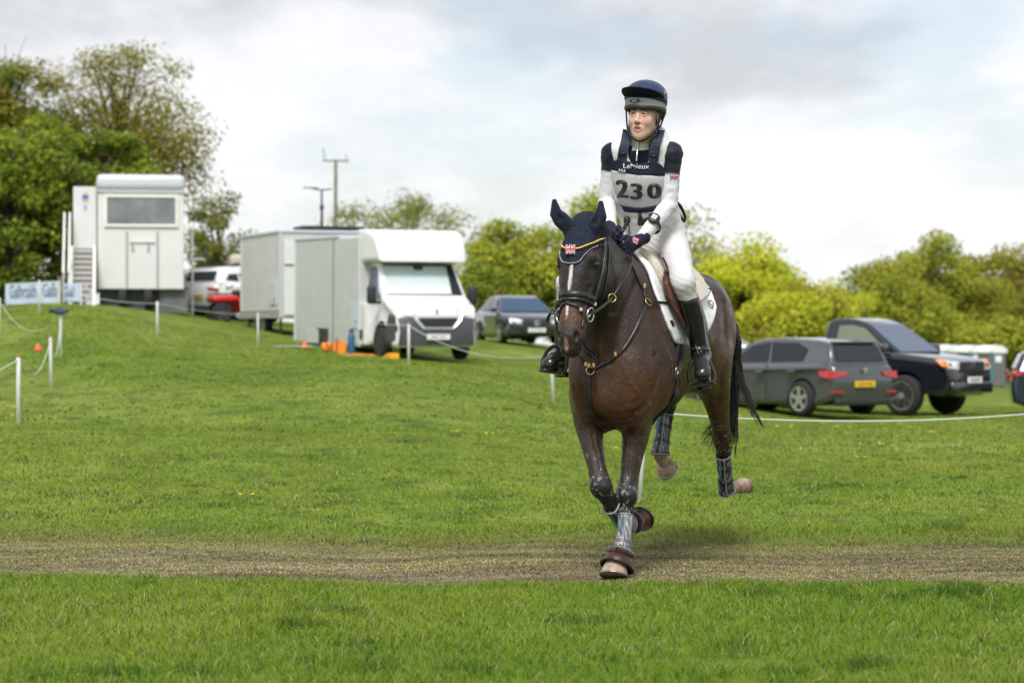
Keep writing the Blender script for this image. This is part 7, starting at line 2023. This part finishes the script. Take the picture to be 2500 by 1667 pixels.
# ---- helmet
SILK = mat('navy_silk', (.010, .023, .080), .4, 0, .45, var=.25, vscale=10, bump=.5, bscale=14); SILKD = mat('navy_velvet', (.006, .008, .018), .7, 0, .2)
HGREY = mat('helmet_grey', (.30, .31, .31), .55, 0, .3, var=.06, bump=.2, bscale=200); HBLACK = mat('helmet_black', (.014, .015, .015), .5)
hel = thing('riding_helmet', 'navy silk covered riding helmet with grey headband on the rider', 'helmet', Hw(*HE(0, 0, .06)))
def ringpts(rf, rl, u, n=36, cf=-.012, tiltf=0.0):
    return [HE(cf + rf * math.cos(2 * math.pi * k / n), rl * math.sin(2 * math.pi * k / n), u + tiltf * math.cos(2 * math.pi * k / n)) for k in range(n)]
def rings_obj(name, m, rows, par, n=36, caps=(False, False)):
    v = []; [v.extend(Hw(*p) for p in r) for r in rows]
    f = [(i * n + k, i * n + (k + 1) % n, (i + 1) * n + (k + 1) % n, (i + 1) * n + k) for i in range(len(rows) - 1) for k in range(n)]
    if caps[0]: f.append(tuple(range(n))[::-1])
    if caps[1]: f.append(tuple((len(rows) - 1) * n + k for k in range(n)))
    return MB().add(v, f).obj(name, m, par, True, world=True)
T = .006
rings_obj('rim', HBLACK, [ringpts(.104, .084, .022, tiltf=T), ringpts(.124, .101, .012, tiltf=T + .004), ringpts(.129, .106, .020, tiltf=T + .004), ringpts(.128, .1055, .037, tiltf=T), ringpts(.118, .096, .042, tiltf=T)], hel)
rings_obj('headband', HGREY, [ringpts(.1245, .102, .034, tiltf=T), ringpts(.1265, .1035, .055, tiltf=T), ringpts(.1265, .1035, .078, tiltf=T)], hel)
dome = [ringpts(.1265, .1035, .060, tiltf=.022), ringpts(.1305, .1075, .062, tiltf=.022), ringpts(.1305, .1085, .087, tiltf=.004)] + [ringpts(.1305 * math.cos(a), .1085 * math.cos(a), .090 + .088 * math.sin(a)) for a in np.linspace(.1, 1.5, 10)]
rings_obj('silk_cover', SILK, dome, hel, caps=(False, True))
# lower back of the shell
def build_back():
    f = Field(HO - .22, HO + .22, .006); f.ell(HE(-.035, 0, .02), (.108, .1, .075), .0, HR); f.ell(HE(.10, 0, -.0), (.13, .2, .2), .015, HR, 's'); f.ell(HE(-.02, 0, .0), (.085, .083, .2), .01, HR, 's')
    v, F_ = f.mesh(smooth=2); return sdf_obj('back_shell', v, F_[:, ::-1], HBLACK, hel, None, hw_arr, np.array(hel.location))
build_back()
# peak
pv_ = []; n_ = 21
for i in range(n_):
    a = rad(-82 + 164 * i / (n_ - 1)); ca, sa = math.cos(a), math.sin(a); ex = max(0, math.cos(a * 1.06)) ** .7
    for rr, t in ((0, 0), (.5, 0), (1, 0), (1.0, 1), (.5, 1), (0, 1)):
        pv_.append(Hw(*HE(-.012 + (.126 + .060 * ex * rr) * ca, (.104 + .030 * ex * rr) * sa, .074 + T * ca + .048 * ex * rr + .010 * math.sin(rr * 3.14) * ex + t * .006)))
fc = [(i * 6 + c, i * 6 + (c + 1) % 6, (i + 1) * 6 + (c + 1) % 6, (i + 1) * 6 + c) for i in range(n_ - 1) for c in range(6)] + [(5, 4, 3, 2, 1, 0), tuple((n_ - 1) * 6 + c for c in range(6))]
MB().add(pv_, fc).obj('peak', SILKD, hel, True, world=True)
bd_ = [HE(.1155, 0, .056)]
def badge():
    c = Hw(*HE(-.012 + .128 * math.cos(-.12), .105 * math.sin(-.12), .0575 + T)); nrm_ = (c - Hw(*HE(-.012, 0, .0575))).normalized(); rx = nrm_.cross(Vector((0, 0, 1))).normalized() * -1; up = rx.cross(nrm_) * -1
    if up.z < 0: up = -up
    if rx.x < 0: rx = -rx
    q = [c + rx * (.029 * math.cos(t)) + up * (.0095 * math.sin(t)) + nrm_ * .0012 for t in np.linspace(0, 2 * math.pi, 24, endpoint=False)]
    o = MB().plate(q, .0012).obj('badge', INK, hel, world=True)
    v, f = text_faces('HS1', .010)
    obj('lettering', [c + rx * a * 1.2 + up * (z - .005) + nrm_ * .0038 for a, _, z in v], f, FL_WHITE, o, False, world=True)
badge()
# harness
def cord(pts, r, m, name, par, ry=None): return MB().tube([Hw(*q) for q in catmull(pts, 6)], r, 8, ry=ry).obj(name, m, par, True, world=True)
cord([HE(.03, -.088, .018), HE(.035, -.082, -.03), HE(.040, -.070, -.085), HE(.052, -.030, -.128), HE(.056, 0, -.137), HE(.052, .030, -.128), HE(.035, .064, -.095), HE(.012, .082, -.05), HE(.004, .092, .015)], .0085, HBLACK, 'chin_strap', hel, .0045)
cord([HE(-.045, .092, .01), HE(-.02, .086, -.05), HE(.018, .074, -.085)], .006, HBLACK, 'rear_strap', hel, .0035); cord([HE(-.045, -.092, .01), HE(-.02, -.086, -.05), HE(.018, -.074, -.085)], .006, HBLACK, 'rear_strap', hel, .0035)
MB().box(Hw(*HE(.02, .076, -.088)), (.014, .012, .02), bevel=.004).obj('buckle', HBLACK, hel, True, world=True)
MB().lathe([(.002, 0), (.008, .002), (.006, .007)], c=Hw(*HE(.003, .088, -.032)), axis='Z', n=12).obj('earring', mat('pink_stud', (.75, .06, .2), .3), rider, True, world=True)
hb = MB()
for k in range(40):
    t = rt.uniform(-1, 1); a = HE(-.06, t * .06, -.02); b = HE(-.085, t * .055, -.075); hb.tube([Hw(*a), Hw(*((a + b) / 2 + np.array([-.01, 0, 0]))), Hw(*b)], .005, 5)
hb.obj('hair', mat('brown_hair', (.09, .055, .035), .6), rider, True, world=True)
r_ = Hw(*HE(.02, .112, .112)); union_flag(hel, r_ , Vector((.5, .85, 0)), Vector((-.35, .1, 1)), .026, .018)
# ---- collar details and reins
PB = HW = None
rein = thing('reins', 'black reins from the bit to the rider gloves', 'reins', Hw(*HL(1500, 700, .6)))
kL = Hw(*ptL(.03, -.03, .016)); kR = Hw(*ptR(.03, -.03, .016))
def rein_strap(pts, up):
    strap([Vector(q) for q in pts], .016, .004, LEATHER, rein, 'rein', snap=False, up=up, n=8)
gl = Hw(*HL(1486, 724, .70))
gl = on_horse(1486, 724, .022)[0]
rein_strap([bl[0], (bl[0] + gl) / 2 + Vector((0, -.02, -.006)), gl] + [on_horse(*q, .028)[0] for q in ((1498, 706), (1511, 685), (1523, 660), (1532, 638))] + [kL], Vector((.55, -.8, .15)))
rein_strap([bl2, bl2.lerp(kR, .33) + Vector((-.05, 0, -.03)), bl2.lerp(kR, .7) + Vector((-.06, 0, -.02)), kR], Vector((-.75, -.6, .1)))
rein_strap([bl2, Hw(*HL(1346, 764, .74)), Hw(*HL(1335, 784, .70))], Vector((0, -1, .2)))
ring(gl, .020, .0035, Vector((.3, -1, .1)), BRASS, rein, 'martingale_ring')
rein_strap([kL, kL + Vector((-.02, -.04, -.10)), Hw(*HL(1490, 660, .35)), kR + Vector((.03, -.04, -.10)), kR], Vector((0, -1, .2)))
whip = MB().tube([Hw(*ptR(.05, -.05, .02)), Hw(*(ptR(.05, -.05, .02) + np.array([.02, -.30, -.42])))], [.006, .004], 8).obj('whip', LEATHER, None, True) if False else None
# ---- stirrups
def stirrup(an, to, he, g, label):
    c = to * .66 + he * .34 + np.array([.0, 0, -.035]); fw = (to - he); fw /= np.linalg.norm(fw); up = np.array([.0, -.12 * g, 1.0]); up -= fw * up.dot(fw); up /= np.linalg.norm(up); sd = np.cross(up, fw); sd *= 1 if sd[1] > 0 else -1
    root = thing('stirrup', label, 'stirrup', Hw(*c), 0, 'black stirrups')
    pts = [c - sd * .062, c - sd * .066 + up * .05, c - sd * .05 + up * .105, c - sd * .018 + up * .135, c + sd * .018 + up * .135, c + sd * .05 + up * .105, c + sd * .066 + up * .05, c + sd * .062]
    MB().tube([Hw(*q) for q in catmull(pts, 5)], .0075, 8, ry=.010).obj('frame', BOOTL, root, True, world=True)
    v = [c + sd * (a * .066) + fw * (b * .028) + up * h for a, b in ((-1, -1), (1, -1), (1, 1), (-1, 1)) for h in (-.008, .006)]
    v = [Hw(*q) for q in v]; MB().add(v, [(0, 2, 4, 6), (1, 7, 5, 3), (0, 1, 3, 2), (2, 3, 5, 4), (4, 5, 7, 6), (6, 7, 1, 0)]).obj('tread', BOOTL, root, False, world=True)
    for k in (-1, 1):
        MB().tube([Hw(*(c + sd * -.058 + fw * k * .028 + up * -.002)), Hw(*(c + sd * .058 + fw * k * .028 + up * -.002))], .006, 6).obj('tread_bar', LEATHER, root, True, world=True)
    topw = c + up * .138
    lt = [topw, topw * .6 + np.array([-.03, g * .275, 1.30]) * .4, np.array([-.06, g * .27, 1.34])]
    cp = catmull(lt, 6); strap([Hw(*q) for q in cp], .026, .005, LEATHER, root, 'stirrup_leather', snap=False, up=(Hw(0, g, 0) - Hw(0, 0, 0)), n=2)
stirrup(ANL, TOEL, HEEL, 1, 'black stirrup iron round the rider boot on the right of the photo')
stirrup(ANR, TOER, HEER, -1, 'black stirrup iron round the rider boot left of the horse chest')

# bits of turf thrown up by the hooves
cl_ = MB(); rq = random.Random(8)
for k in range(22):
    q = HL(rq.choice((1730, 1850, 1560, 1640, 1460)) + rq.uniform(-40, 60), rq.uniform(1180, 1360), rq.uniform(-1.2, .3))
    if q[2] < .03: continue
    r_ = rq.uniform(.003, .007); cl_.box(Hw(*q), (r_ * 1.6, r_, r_), Matrix.Rotation(rq.uniform(0, 3), 3, 'Y'))
tag(cl_.obj('turf_clods', mat('clod', (.06, .045, .03), .9), None), 'tiny clods of turf thrown up behind the hooves', 'clods', kind='stuff')
